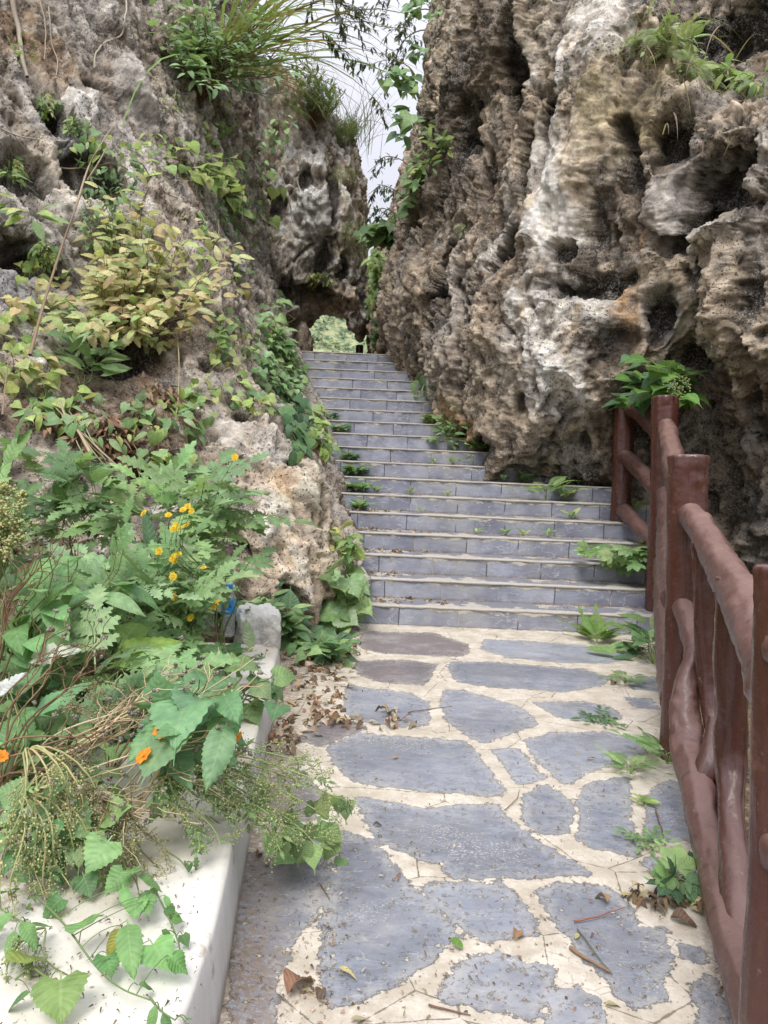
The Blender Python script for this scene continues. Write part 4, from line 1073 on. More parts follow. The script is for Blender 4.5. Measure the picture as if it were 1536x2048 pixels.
STRAW = (.36, .27, .16); TWIG = (.13, .075, .045); GSTEM = (.19, .23, .09)
counts = {}
def place_regions(regions, depth):
    pts = []
    for (px, py, rx, ry, n) in regions:
        for _ in range(n):
            a = random.random() * 2 * PI; q = math.sqrt(random.random())
            x, y = px + rx * q * math.cos(a), py + ry * q * math.sin(a)
            if depth[0] == 'hit':
                P, N, d = hit(x, y, depth[3] if len(depth) > 3 else None, depth[4] if len(depth) > 4 else 40)
                o = random.uniform(depth[1], depth[2])
                P = P - nrm(ray(x, y)) * o * .8 + N * o * .3
            else:
                d = random.uniform(*depth); P = at(x, y, d); N = np.array([0, -.5, 1.0])
            pts.append((P, N))
    return pts

def plant(name, label, cat, base, regions, depth, tpl, size, pal, per=7, droop=.25, out=.6, stem=GSTEM, rs=.004, sag=.1, group=None, pet=.35, face=.5, along=(.35, 1.0), wob=.15, extra=None, mat=None):
    B = np.asarray(base, float) if len(base) == 3 and not isinstance(base[2], str) else None
    if isinstance(base[-1], str): B = hit(base[0], base[1])[0]
    root = thing(name, label, cat, B, group)
    S, L = Fol(), Fol()
    targets = []
    for rg in regions:
        k = max(1, int(round(rg[4] / per)))
        targets += [(t, min(per, rg[4])) for t in place_regions([(rg[0], rg[1], rg[2] * .85, rg[3] * .85, k)], depth)]
    for (P, N), nl in targets:
        ln = np.linalg.norm(P - B)
        path_ = arc(B + np.random.RandomState(random.randrange(1 << 30)).normal(size=3) * .012, P, sag * ln, 9, wob)
        S.tube(path_, rs, rs * .4, jit(stem, .2))
        for k in range(nl):
            t = along[0] + (along[1] - along[0]) * ((k + random.random() * .6) / nl)
            i = min(7, int(t * 8)); p = path_[i] + (path_[i + 1] - path_[i]) * (t * 8 - i)
            sd = nrm(path_[i + 1] - path_[i])
            side = nrm(np.cross(sd, np.array([random.gauss(0, .35), random.gauss(0, .35) - .2, 1.0]))) * (1 if k % 2 else -1)
            d = nrm(sd * (1 - out) + side * out + np.array([random.gauss(0, .22), random.gauss(0, .22) - .1, random.gauss(0, .2) - droop]) + N * .15)
            sz = random.uniform(*size)
            z = nrm(np.array([random.gauss(0, .35), random.gauss(-face, .3), 1.0]) + N * .35)
            q = p + d * sz * pet
            if pet > .05: S.tube(np.stack([p, (p + q) / 2 + np.array([0, 0, .04 * sz]), q]), rs * .4, rs * .3, jit(stem, .2), 3)
            L.add(random.choice(tpl), q, d, z, sz, jit(random.choice(pal)))
    if extra: extra(S, L, root, B, targets)
    S.build('stem', M_STEM, root, B)
    L.build('foliage', mat or M_LEAF, root, B)
    return root

def climber(name, label, cat, regions, tpl, size, pal, off=(.02, .10), stem=TWIG, group=None, droop=.7, which=None, link_stems=True, mat=None, rs=.003):
    pts = place_regions(regions, ('hit', off[0], off[1], which))
    B = pts[0][0]
    root = thing(name, label, cat, B, group); S, L = Fol(), Fol()
    for i, (P, N) in enumerate(pts):
        if link_stems and i % 2 == 0:
            ds = [np.linalg.norm(q[0] - P) for q in pts[:i]] or [0]
            j = int(np.argmin(ds)) if i else 0
            if i and ds[j] < 1.2: S.tube(arc(pts[j][0] - N * .03, P - N * .02, -.03, 6, .2), rs, rs * .7, jit(stem, .2))
        d = nrm(np.array([random.gauss(0, .6), random.gauss(0, .3), -droop + random.gauss(0, .35)]) + N * .35)
        z = nrm(N * .8 + np.array([random.gauss(0, .35), random.gauss(0, .35) - .15, .55 + random.gauss(0, .2)]))
        L.add(random.choice(tpl), P, d, z, random.uniform(*size), jit(random.choice(pal)))
    if S.V: S.build('stem', M_STEM, root, B)
    L.build('foliage', mat or M_LEAF, root, B)
    return root

def rosette(name, label, cat, loc, n, tpl, size, pal, spread=.8, up=.5, group=None, stem=None):
    B = np.asarray(loc, float); root = thing(name, label, cat, B, group); L = Fol(); S = Fol()
    for k in range(n):
        a = 2 * PI * (k + random.random() * .7) / n
        el = up * random.uniform(.5, 1.3)
        d = nrm(np.array([math.cos(a) * spread, math.sin(a) * spread, el]))
        h = d * random.uniform(.0, .25) * size[1] if stem is not None else d * 0
        if stem is not None: S.tube(np.stack([B, B + h * .5 + np.array([0, 0, .1 * size[1]]), B + h + np.array([0, 0, .15 * size[1]])]), .002, .0012, stem, 3)
        L.add(random.choice(tpl), B + h + (np.array([0, 0, .15 * size[1]]) if stem is not None else 0), d, nrm(np.array([-d[0] * .6 + random.gauss(0, .15), -d[1] * .6 - .2, 1.0])), random.uniform(*size), jit(random.choice(pal)))
    if S.V: S.build('stem', M_STEM, root, B)
    L.build('foliage', M_LEAF, root, B)
    return root

def grass(name, label, loc, n, length, dirs, pal, width=.012, spread=.10, droop=.9, group=None, cat='grass tuft'):
    B = np.asarray(loc, float); root = thing(name, label, cat, B, group); L = Fol()
    for k in range(n):
        d = nrm(np.array(dirs, float) + np.random.RandomState(random.randrange(1 << 30)).normal(size=3) * .45)
        ln = random.uniform(.45, 1.0) * length; p0 = B + np.random.RandomState(random.randrange(1 << 30)).normal(size=3) * spread
        m_ = 9; P = [p0]; v = d.copy()
        for i in range(m_):
            P.append(P[-1] + v * ln / m_); v = nrm(v + np.array([0, 0, -droop * (i + 1) / m_ * random.uniform(.25, .5)]))
        P = np.array(P); side = nrm(np.cross(d, np.array([random.gauss(0, .4), random.gauss(0, .4), 1.0])))
        wv = width * np.concatenate([np.linspace(.6, 1, 3), np.linspace(1, .06, m_ - 2)])[:, None] * random.uniform(.6, 1.2)
        V = np.stack([P - side * wv, P + np.array([0, 0, -1]) * wv * .5, P + side * wv], 1).reshape(-1, 3)
        f = [(i * 3 + j, i * 3 + j + 1, i * 3 + j + 4, i * 3 + j + 3) for i in range(m_) for j in (0, 1)]
        lu = np.array([(u * .6 + .35, i / m_) for i in range(m_ + 1) for u in (-1, 0, 1)])
        L.add((V, f, lu), np.zeros(3), np.array([0, 1.0, 0]), np.array([0, 0, 1.0]), 1.0, jit(random.choice(pal), .25))
    L.build('blade', M_LEAF, root, B)
    return root

# ---- flowers
def petal_flower(L, c, d, r, n, pal, W=.4, cup=.25, tpl=None):
    ax = nrm(d); a = nrm(np.cross(ax, np.array([.3, .2, .9]))); b = np.cross(ax, a)
    tp = tpl or blade(3, 2, 'obov', W, .05, .2)
    for k in range(n):
        t = 2 * PI * k / n + random.gauss(0, .06)
        dd = nrm(math.cos(t) * a + math.sin(t) * b + ax * cup)
        L.add(tp, c, dd, ax, r * random.uniform(.9, 1.08), jit(random.choice(pal), .08, .03))
M_PETAL = leaf_material('petal', .25, .6)
def flower(kind, root, B, c, d, r, stem_from=None):
    L = Fol()
    if kind == 'daisy':
        petal_flower(L, c, d, r, 13, [(.80, .55, .02), (.85, .62, .03)], .34, .25)
        petal_flower(L, c + nrm(d) * .1 * r, d, r * .6, 9, [(.75, .46, .02)], .38, .6)
    else:
        petal_flower(L, c, d, r, 8, [(.88, .30, .015), (.85, .25, .012)], .62, .35, blade(4, 2, 'obov', .66, .08, .25))
        petal_flower(L, c + nrm(d) * .12 * r, d, r * .3, 9, [(.75, .38, .02)], .5, 1.2)
    return L.build('flower', M_PETAL, root, B)

def beads(L, path_, n, r, pal, spread):
    tp = merge([(np.array([(1, 0, 0), (-.5, .87, 0), (-.5, -.87, 0), (0, 0, 1.2)], float), [(0, 1, 3, 3), (1, 2, 3, 3), (2, 0, 3, 3)], np.zeros((4, 2)))])
    octa = (np.array([(1, 0, 0), (0, 1, 0), (-1, 0, 0), (0, -1, 0), (0, 0, 1), (0, 0, -1)], float), None, None)
    for k in range(n):
        t = random.random() * (len(path_) - 1.001); i = int(t); p = path_[i] + (path_[i + 1] - path_[i]) * (t - i)
        p = p + np.random.RandomState(random.randrange(1 << 30)).normal(size=3) * spread
        V = np.array([(1, 0, 0), (0, 1, 0), (-1, 0, 0), (0, -1, 0), (0, 0, 1), (0, 0, -1)], float)
        f = [(0, 1, 4, 4)]
        L.add(BEAD, p, np.array([random.random() - .5, random.random() - .5, 1.0]), np.array([1, .2, 0]), r * random.uniform(.6, 1.3), jit(random.choice(pal), .25))
_a = [(math.cos(k * PI / 2), math.sin(k * PI / 2)) for k in range(4)]
BEAD = (np.array([(x * .55, -.75, z * .55) for x, z in _a] + [(x, 0, z) for x, z in _a] + [(x * .55, .8, z * .55) for x, z in _a]),
        [(i, (i + 1) % 4, 4 + (i + 1) % 4, 4 + i) for i in range(4)] + [(4 + i, 4 + (i + 1) % 4, 8 + (i + 1) % 4, 8 + i) for i in range(4)] + [(8, 9, 10, 11), (3, 2, 1, 0)], np.full((12, 2), .5))
def spray(name, label, cat, base, tips, n_side, nb, bead, pal, stem, spread=.03, group=None, leafpal=None, sag=.05):
    """wiry branching flower spray; tips are world points"""
    B = np.asarray(base, float); root = thing(name, label, cat, B, group); S, L, Q = Fol(), Fol(), Fol()
    for tpnt in tips:
        P = arc(B, np.asarray(tpnt), sag, 12, .2); ln = np.linalg.norm(P[-1] - B)
        S.tube(P, .0035, .0012, jit(stem, .2))
        for k in range(n_side):
            t = .35 + .65 * (k + random.random()) / n_side; i = min(10, int(t * 11)); p = P[i] + (P[i + 1] - P[i]) * (t * 11 - i)
            d = nrm(nrm(P[i + 1] - P[i]) * .7 + np.random.RandomState(random.randrange(1 << 30)).normal(size=3) * .55 + np.array([0, 0, -.1]))
            l2 = ln * random.uniform(.10, .30) * (1.25 - t * .6)
            P2 = arc(p, p + d * l2, l2 * .12, 6, .3); S.tube(P2, .0014, .0007, jit(stem, .2), 3)
            for q in range(3):
                a = P2[2 + q]; e = a + nrm(d + np.random.RandomState(random.randrange(1 << 30)).normal(size=3) * .8) * l2 * .4
                P3 = arc(a, e, .0, 4, .3); S.tube(P3, .0009, .0006, jit(stem, .2), 3)
                beads(L, P3, nb, bead, pal, spread * .25)
            beads(L, P2[1:], nb, bead, pal, spread * .35)
            if leafpal is not None and random.random() < .5:
                Q.add(random.choice(T_CUT2), p, nrm(d + np.array([0, 0, -.3])), np.array([.1, -.4, 1.0]), random.uniform(.03, .06), jit(random.choice(leafpal)))
    S.build('stem', M_STEM, root, B); L.build('flower_heads', M_LEAF, root, B)
    if Q.V: Q.build('foliage', M_LEAF, root, B)
    return root

def vine_line(name, label, pxs, depth, r, tint, cat='vine', group=None, wob=.02):
    P = []
    for p in pxs:
        if depth == 'hit': h = hit(p[0], p[1]); P.append(h[0] + h[1] * .05)
        else: P.append(at(p[0], p[1], depth))
    P = np.array(P); C = catmull(P, np.linspace(0, len(P) - 1, 12 * len(P)))
    C = C + wob * np.stack([fbm(C * 2.5, 2), fbm(C * 2.5 + 9, 2), fbm(C * 2.5 + 19, 2)], 1)
    L = Fol(); L.tube(C, r, r * .6, tint, 5)
    return tag(L.build(name, M_STEM), label, cat, group)
# ================================================================== plants on the left cliff
plant('shrub', 'large yellow leaved shrub spreading across the middle of the left cliff', 'shrub', (245, 700, 'h'),
      [(180, 590, 110, 85, 110), (320, 570, 140, 95, 180), (290, 470, 140, 80, 120), (430, 550, 70, 70, 70), (110, 640, 60, 60, 50), (330, 665, 100, 45, 55), (240, 400, 70, 50, 36), (450, 490, 45, 50, 34), (230, 640, 80, 40, 40)],
      ('hit', .1, .8, 1), T_SERR, (.11, .18), YEL, per=7, droop=.35, stem=TWIG, rs=.005, sag=.05, face=1.1, pet=.2, along=(.55, 1.05))
plant('climbing_plant', 'yellow green broad leaved climber high on the left cliff face', 'climber', (470, 430, 'h'),
      [(370, 275, 40, 40, 14), (400, 330, 60, 50, 22), (450, 330, 45, 50, 22), (470, 390, 35, 40, 12), (350, 360, 40, 30, 9)],
      ('hit', .05, .35, 1), T_HEART, (.17, .26), YGR, per=6, droop=.6, sag=.05)
plant('climbing_plant', 'few large yellow green leaves dangling beside the dark hollow near the arch', 'climber', (500, 440, 'h'),
      [(555, 375, 30, 20, 6), (530, 425, 20, 35, 6), (570, 400, 15, 30, 4)], ('hit', .1, .4, None), T_HEART, (.22, .34), YGR, per=4, droop=.9, sag=.06)
climber('ivy', 'dark small leaved ivy right of the yellow shrub on the left cliff', 'ivy', [(480, 410, 50, 40, 95), (440, 445, 40, 30, 50)], T_OV, (.07, .12), DKG + BLG, (.03, .2), which=1)
climber('ivy', 'grey green small leaved ivy above the yellow shrub on the left cliff', 'ivy', [(215, 380, 60, 50, 90), (210, 450, 55, 50, 80), (250, 340, 50, 20, 30)], T_SM + T_OV, (.06, .10), BLG, (.03, .2), which=1)
plant('whorled_plant', 'bright green lance leaved plant in front of the yellow shrub', 'plant', (165, 790, 'h'),
      [(165, 650, 25, 30, 14), (140, 700, 40, 40, 22), (190, 720, 35, 30, 18)], ('hit', .15, .5, 1), T_LANCE + T_OV, (.16, .26), GRN + PALE, per=9, droop=-.1, out=.65, sag=.02, along=(.45, 1))
plant('whorled_plant', 'light green star of leaves at the left edge above the shrub', 'plant', (50, 470, 'h'), [(62, 430, 18, 16, 9)], ('hit', .1, .3, 1), T_OV, (.17, .26), YGR + GRN, per=9, droop=.3, out=.75, along=(.8, 1))
plant('whorled_plant', 'light green leaves cut by the left edge of the photo beside the star of leaves', 'plant', (-20, 430, 'h'), [(10, 375, 22, 20, 9), (8, 410, 20, 20, 8)], ('hit', .1, .3, 1), T_OV, (.15, .24), YGR + GRN, per=8, droop=.3, out=.7)
climber('creeper', 'yellow green creeper low at the left edge of the cliff', 'creeper', [(30, 640, 45, 40, 28), (60, 560, 30, 50, 18), (25, 720, 30, 40, 24), (80, 745, 50, 30, 26)], T_HEART, (.08, .14), YGR + YEL, (.03, .22), which=1)
climber('creeper', 'scattered green creeper over the brown slope below the yellow shrub', 'creeper', [(140, 820, 70, 50, 50), (60, 800, 50, 50, 30), (310, 830, 60, 50, 38), (370, 830, 40, 50, 26), (330, 920, 70, 30, 34), (200, 870, 60, 30, 24)], T_HEART + T_OV, (.08, .14), YGR + PALE + GRN, (.03, .2), which=1)
climber('creeper', 'thin yellow green creeper hanging on the tan strata left of the stairs', 'creeper', [(450, 650, 40, 40, 30), (440, 710, 30, 40, 22), (470, 780, 30, 40, 16), (400, 800, 30, 60, 20), (500, 700, 25, 40, 20)], T_HEART, (.07, .12), YGR + GRN, (.03, .15), which=1)
for (x, y, n, lb) in [(150, 250, 14, 'small green tuft in a crevice beside the grey slab'), (90, 205, 14, 'small green weed on a ledge at the upper left'), (340, 205, 10, 'small yellowish weed right of the grey slab'), (45, 95, 10, 'green tuft near the top left corner of the cliff'), (255, 600, 12, 'weed peeping above the yellow shrub'), (20, 330, 16, 'dark weed at the left edge above the star of leaves'), (90, 500, 20, 'feathery green weed left of the yellow shrub')]:
    climber('weed', lb, 'weed', [(x, y, 24, 20, n * 2)], T_SM + T_CUT2, (.06, .12), GRN + YGR, (.02, .12), which=1)
# the big bush and grass on the upper left
plant('bush', 'blue green bush filling the top of the left cliff behind the grass', 'bush', (400, 200, 'h'),
      [(410, 60, 70, 60, 200), (460, 20, 80, 40, 170), (430, 120, 60, 50, 130), (500, 110, 50, 60, 130), (380, 150, 35, 40, 60), (540, 60, 60, 60, 120), (560, 160, 40, 50, 80)],
      ('hit', .2, 1.5, 1, 10.5), T_OV, (.11, .19), BLG + PALE, per=9, face=.8, stem=TWIG, rs=.007, sag=.05, droop=.15)
plant('bush', 'green leafy bush at the left of the grass tuft, hanging over the strata', 'bush', (400, 215, 'h'), [(350, 80, 30, 50, 50), (350, 30, 40, 30, 50), (395, 130, 35, 40, 50)], ('hit', .2, 1.0, 1), T_HEART, (.12, .2), GRN + BLG, per=7, stem=TWIG, sag=.05)
gb = hit(425, 190)[0]
grass('grass_tuft', 'long arching reed grass hanging out from the top of the left cliff', gb + np.array([.1, -.5, .1]), 62, 4.0, (1.0, -.15, .62), [(.22, .33, .08), (.30, .36, .10), (.17, .28, .07), (.36, .32, .12), (.40, .25, .13)], .018, .10, .95)
grass('grass_tuft', 'drooping reddish dry grass blades below the reed grass', hit(520, 180)[0] + np.array([.1, -.4, .1]), 30, 3.0, (1.0, -.2, .35), [(.40, .22, .13), (.36, .26, .13), (.26, .30, .09)], .013, .1, 1.5)
grass('grass_tuft', 'bright reed grass blades rising at the top edge of the left cliff', hit(500, 110)[0] + np.array([.1, -.4, .0]), 34, 2.8, (.9, -.1, 1.1), [(.24, .36, .07), (.32, .40, .09)], .017, .1, .7)
# shrubs on the ledge of the arch
plant('bush', 'feathery olive bush on the ledge of the rock arch', 'bush', at(690, 310, 14.8), [(685, 270, 40, 38, 210), (650, 250, 35, 40, 110), (705, 255, 22, 34, 70)], (14.3, 15.4), T_NEEDLE, (.16, .28), [(.16, .22, .075), (.21, .26, .10), (.11, .17, .06)], per=9, stem=TWIG, sag=.02, droop=-.35, rs=.006, pet=.1)
plant('bush', 'taller green bush climbing the rock behind the arch ledge', 'bush', at(630, 260, 14.2), [(640, 170, 40, 60, 170), (610, 120, 40, 50, 130), (670, 190, 30, 40, 70), (590, 180, 30, 40, 60)], (13.4, 15.0), T_NEEDLE + T_SM, (.12, .24), [(.14, .22, .07), (.11, .19, .065), (.2, .27, .10)], per=9, stem=TWIG, sag=.02, droop=-.2, rs=.006, pet=.1)
grass('grass_tuft', 'thin pale grass standing against the sky on the arch', at(712, 285, 14.9), 60, 1.5, (.25, -.1, 1.0), [(.20, .25, .12), (.26, .28, .15)], .008, .22, .5)
climber('creeper', 'dull green moss and grass patch on the right face of the arch', 'creeper', [(690, 345, 25, 16, 40), (712, 470, 18, 40, 60), (700, 460, 20, 22, 40)], T_NEEDLE, (.12, .22), [(.2, .24, .10), (.26, .27, .13)], (.02, .12), which=2, link_stems=False)
climber('creeper', 'mossy yellow green strip slanting under the arch face', 'creeper', [(640, 550, 22, 7, 34), (625, 565, 10, 12, 22), (660, 562, 14, 6, 14)], T_SM, (.07, .12), YGR, (.0, .08), which=2, link_stems=False)
# branches against the sky
def sky_branch(label, a, b, d, n, tpl, size, pal, sag=-.2, subs=5, grp=None):
    A_, B_ = at(*a, d), at(*b, d + random.uniform(-.3, .3))
    root = thing('branch', label, 'branch', A_, grp); S, L = Fol(), Fol()
    P = arc(A_, B_, sag, 14, .12); S.tube(P, .010, .003, jit(TWIG, .2))
    lines = [P]
    for k in range(subs):
        i = 3 + int(10 * k / subs); dd = nrm(nrm(P[min(13, i + 1)] - P[i]) + np.random.RandomState(random.randrange(1 << 30)).normal(size=3) * .6 + np.array([0, 0, -.3]))
        Q = arc(P[i], P[i] + dd * np.linalg.norm(B_ - A_) * random.uniform(.25, .45), -.03, 9, .2); S.tube(Q, .004, .0015, jit(TWIG, .2), 3); lines.append(Q)
    for k in range(n):
        Q = lines[k % len(lines)]; t = random.uniform(.15, 1) * (len(Q) - 1.01); i = int(t); p = Q[i] + (Q[i + 1] - Q[i]) * (t - i)
        d_ = nrm(nrm(Q[i + 1] - Q[i]) * .5 + np.random.RandomState(random.randrange(1 << 30)).normal(size=3) * .6 + np.array([0, 0, -.35]))
        L.add(random.choice(tpl), p, d_, np.array([random.gauss(0, .4), -.5, 1.0]), random.uniform(*size), jit(random.choice(pal)))
    S.build('stem', M_STEM, root, A_); L.build('foliage', M_LEAF, root, A_)
PUR = [(.075, .095, .065), (.10, .12, .085), (.06, .075, .06)]
sky_branch('leafy twig reaching across the sky at the very top of the gap', (590, 20), (770, 36), 9.5, 110, T_LANCE + T_SM, (.09, .15), PUR, .12, 5)
sky_branch('uppermost leafy twig crossing the top edge of the sky gap', (600, -30), (740, 30), 9.8, 80, T_LANCE + T_SM, (.09, .15), PUR, .1, 5)
sky_branch('long nearly level twig crossing the sky below the top edge', (600, 66), (830, 50), 9.6, 100, T_LANCE + T_SM, (.08, .14), PUR, .1, 6)
sky_branch('drooping leafy twig at mid height of the sky gap', (620, 70), (725, 130), 9.7, 80, T_LANCE + T_SM, (.09, .15), PUR + BLG, .1, 5)
for (a, b, n, lb) in [((860, 20), (760, 90), 150, 'fine leaved twig spilling from the right cliff at the top of the sky'), ((850, 60), (745, 170), 140, 'fine leaved twig drooping from the right cliff at the middle of the sky'), ((830, 150), (740, 130), 80, 'short fine leaved twig pointing left from the right cliff'), ((815, 330), (735, 345), 70, 'wispy twig low in the sky gap beside the right cliff'), ((810, 400), (735, 390), 90, 'wispy twig at the foot of the sky gap'), ((800, 440), (738, 440), 90, 'lowest wispy twig above the big leaves in the gap'), ((740, 200), (770, 250), 50, 'curved twig hanging in the middle of the sky gap')]:
    sky_branch(lb, a, b, 11.0, n, T_SM, (.06, .11), PUR + DKG, .15, 7)
# plants along the edge of the right cliff
for (regs, sz, pal, lb) in [
    ([(845, 20, 36, 24, 34), (880, 35, 14, 14, 10)], (.11, .18), GRN + PALE, 'green leaf cluster on the right cliff edge at the top of the photo'),
    ([(835, 108, 16, 14, 14)], (.11, .18), DKG + PALE, 'small leaf cluster on the right cliff edge above the round leaves'),
    ([(800, 160, 36, 20, 20), (820, 180, 22, 14, 14)], (.13, .2), GRN + PALE, 'round leaved cluster jutting into the sky from the right cliff'),
    ([(815, 240, 14, 22, 14), (810, 278, 20, 14, 7)], (.16, .28), GRN + DKG, 'dark large leaved cluster on the right cliff edge below the round leaves'),
    ([(815, 390, 14, 36, 24), (830, 350, 15, 30, 16)], (.14, .22), GRN, 'green tuft clinging to the right cliff edge below the dark leaves'),
]:
    climber('climbing_plant', lb, 'climber', regs, T_HEART + T_OV, sz, pal, (.05, .3), which=0, droop=.4)
climber('climbing_plant', 'green spray growing on the right cliff below the overhang', 'climber', [(865, 275, 14, 30, 34), (890, 290, 14, 18, 22), (850, 330, 25, 20, 34), (835, 350, 20, 20, 22)], T_OV + T_SM, (.10, .17), GRN + YGR, (.04, .25), which=0, droop=.1)
plant('climbing_plant', 'big bright leaves filling the foot of the gap above the arch opening', 'climber', at(778, 500, 12.0), [(755, 470, 26, 26, 40), (805, 455, 24, 22, 30), (735, 475, 14, 16, 14), (780, 440, 22, 10, 16)], (11.2, 12.6), T_HEART, (.2, .34), GRN + PALE, per=6, droop=.4, pet=.25)
plant('fern', 'bright green vines hanging in the slit beside the arch', 'vines', at(752, 500, 13.6), [(752, 535, 14, 28, 60), (748, 590, 16, 28, 60), (742, 620, 10, 20, 24)], (13.0, 14.2), T_PIN + T_OV, (.14, .26), YGR + GRN, per=6, droop=.6, pet=.1)
plant('climbing_plant', 'dark glossy leaf clump at the right side of the arch opening', 'climber', at(765, 715, 13.2), [(756, 692, 12, 14, 20), (770, 670, 12, 22, 20), (756, 645, 8, 12, 7)], (12.6, 13.8), T_HEART, (.17, .28), DKG + GRN, per=6, droop=.2, pet=.2)
# ivy down the left side of the stairs
plant('bush', 'light green leafy bush left of the top of the stairs', 'bush', (545, 700, 'h'), [(548, 615, 28, 25, 34), (535, 660, 36, 35, 60), (560, 690, 28, 20, 36)], ('hit', .05, .35, 1), T_HEART + T_OV, (.12, .22), GRN + PALE, per=7, droop=.4)
climber('ivy', 'pale green small leaved ivy tumbling beside the upper steps', 'ivy', [(555, 722, 38, 26, 120), (570, 765, 34, 28, 100), (590, 735, 18, 20, 36), (530, 745, 25, 30, 40)], T_SM + T_HEART, (.07, .12), PALE + GRN + BLG, (.03, .2), which=1)
climber('ivy', 'dark green large leaved ivy hanging down the rock beside the middle steps', 'ivy', [(590, 830, 24, 50, 80), (598, 880, 22, 36, 46), (570, 790, 24, 24, 34)], T_HEART + T_OV, (.11, .18), DKG, (.03, .18), which=1, droop=1.2)
climber('creeper', 'yellow green leaves fringing the rock next to the middle steps', 'creeper', [(630, 850, 14, 40, 46), (648, 890, 10, 26, 26), (520, 800, 25, 30, 24)], T_HEART, (.08, .14), YGR + GRN, (.03, .25), which=1)
def stepz(i): return RISE * i
def on_step(px, i):                       # point on tread i at its front third, under that column of the photo
    y = D0 + RUN * (i - 1) + .2
    r = ray(px, 1100.0); k = y / r[1]
    return np.array([r[0] * k, y, RISE * i])
for (px, i, n, s, lb) in [(690, 8, 16, .14, 'leafy weed at the left end of the eighth step'), (705, 7, 22, .17, 'leafy weed at the left end of the seventh step'), (708, 6, 20, .16, 'leafy weed at the left end of the sixth step'), (715, 5, 14, .14, 'leafy weed at the left end of the fifth step'), (665, 10, 14, .15, 'leafy weed at the left end of the tenth step'), (650, 11, 12, .14, 'leafy weed at the left end of the eleventh step')]:
    rosette('weed', lb, 'weed', on_step(px, i), n, T_OV + T_PALM, (s * .7, s * 1.2), GRN + DKG, .9, .55, 'weeds at the left ends of the steps', GSTEM)
nb = on_z(690, 1240)
plant('nettle', 'broad leaved nettle growing at the left foot of the stairs', 'plant', nb + np.array([-.05, .0, 0]), [(690, 1160, 35, 40, 20), (668, 1210, 30, 25, 12), (712, 1200, 18, 30, 9)], (5.45, 5.75), T_BIGH, (.15, .25), GRN + PALE, per=7, droop=.45, pet=.1, face=.8)
plant('weed', 'leafy green weed on the rock just above the nettle', 'weed', at(690, 1130, 5.9), [(690, 1095, 26, 20, 26), (700, 1060, 10, 18, 12)], (5.6, 5.9), T_PALM + T_OV, (.09, .15), YGR + GRN, per=6)
plant('weed', 'low sprawling weeds between the plaster block and the rock', 'weed', on_z(560, 1290), [(560, 1220, 40, 25, 30), (585, 1260, 40, 25, 44), (540, 1190, 25, 25, 16), (620, 1275, 40, 18, 34)], (4.9, 5.35), T_OV + T_HEART, (.10, .17), GRN + DKG, per=6, droop=.3)
plant('ground_creeper', 'dark leafy creeper spreading over the litter at the foot of the left rock', 'creeper', on_z(650, 1310), [(640, 1295, 60, 20, 60), (660, 1330, 50, 26, 60), (600, 1330, 45, 25, 40), (690, 1290, 30, 14, 22), (630, 1360, 40, 15, 22)], (4.55, 4.95), T_OV + T_HEART, (.07, .13), DKG + GRN, per=5, droop=.2, sag=.03)
# right side of the stairs
plant('weed', 'tall green weed against the right cliff near the tenth step', 'weed', at(905, 905, 8.9), [(900, 850, 22, 30, 34), (925, 830, 14, 14, 12), (890, 880, 12, 16, 14)], (8.5, 8.9), T_OV + T_PALM, (.10, .17), GRN, per=6, droop=.2)
climber('fern', 'little fern sprouting from the right cliff above the upper steps', 'fern', [(850, 755, 7, 14, 10)], T_FERN, (.18, .3), DKG + GRN, (.02, .1), which=0, link_stems=False)
for (px, i, n, s, tp, lb) in [
    (822, 13, 5, .2, T_FERN, 'small fern on the right of the twelfth step'), (850, 11, 12, .16, T_HEART, 'round leaved weed on the right of the eleventh step'), (905, 10, 9, .15, T_OV, 'weed at the right end of the tenth step'),
    (945, 9, 18, .19, T_PALM, 'bushy weed at the right end of the ninth step'), (1000, 8, 9, .15, T_OV, 'weed at the right end of the eighth step'), (1045, 7, 16, .17, T_HEART, 'dark leafy weed at the right of the seventh step'),
    (1000, 7, 8, .13, T_OV, 'small weed left of the dark leafy weed on the seventh step'), (1085, 6, 9, .3, T_FERN, 'yellow green fern at the right of the sixth step'), (1125, 6, 14, .2, T_LANCE, 'grassy weed beside the fern on the sixth step'),
    (895, 8, 6, .1, T_OV, 'tiny weed in the middle of the eighth step'), (920, 8, 4, .14, T_FERN, 'tiny fern in the middle of the eighth step'), (860, 8, 5, .1, T_SM, 'tiny weed left of the tiny fern on the eighth step'), (890, 6, 5, .07, T_SM, 'speck of weed in the middle of the sixth step'), (815, 6, 6, .09, T_SM, 'small weed left of centre on the sixth step'), (745, 6, 5, .12, T_FERN, 'small fern at the left of the sixth step'),
    (1010, 4, 7, .09, T_SM, 'small weed near the centre of the fourth step'), (1045, 4, 6, .08, T_SM, 'small weed right of centre on the fourth step'), (1095, 4, 6, .1, T_SM, 'small weed on the right half of the fourth step'), (1140, 5, 8, .12, T_OV, 'small weed on the right of the fifth step'),
    (950, 4, 5, .07, T_SM, 'tiny weed on the left half of the fourth step'), (840, 5, 5, .08, T_SM, 'tiny weed on the left half of the fifth step')]:
    rosette('weed' if tp is not T_FERN else 'fern', lb, 'fern' if tp is T_FERN else 'weed', on_step(px, i), n, tp, (s * .7, s * 1.15), GRN + YGR, .8, .7, 'weeds sprouting on the steps', GSTEM)
plant('creeper', 'five leaved creeper trailing along the right end of the third step', 'creeper', on_step(1295, 3) + np.array([.05, -.05, .02]), [(1250, 1100, 45, 14, 20), (1180, 1108, 22, 12, 10), (1290, 1090, 25, 20, 10), (1240, 1120, 14, 10, 5)], (6.15, 6.5), T_PALM, (.13, .2), GRN, per=4, droop=.25, sag=.06)
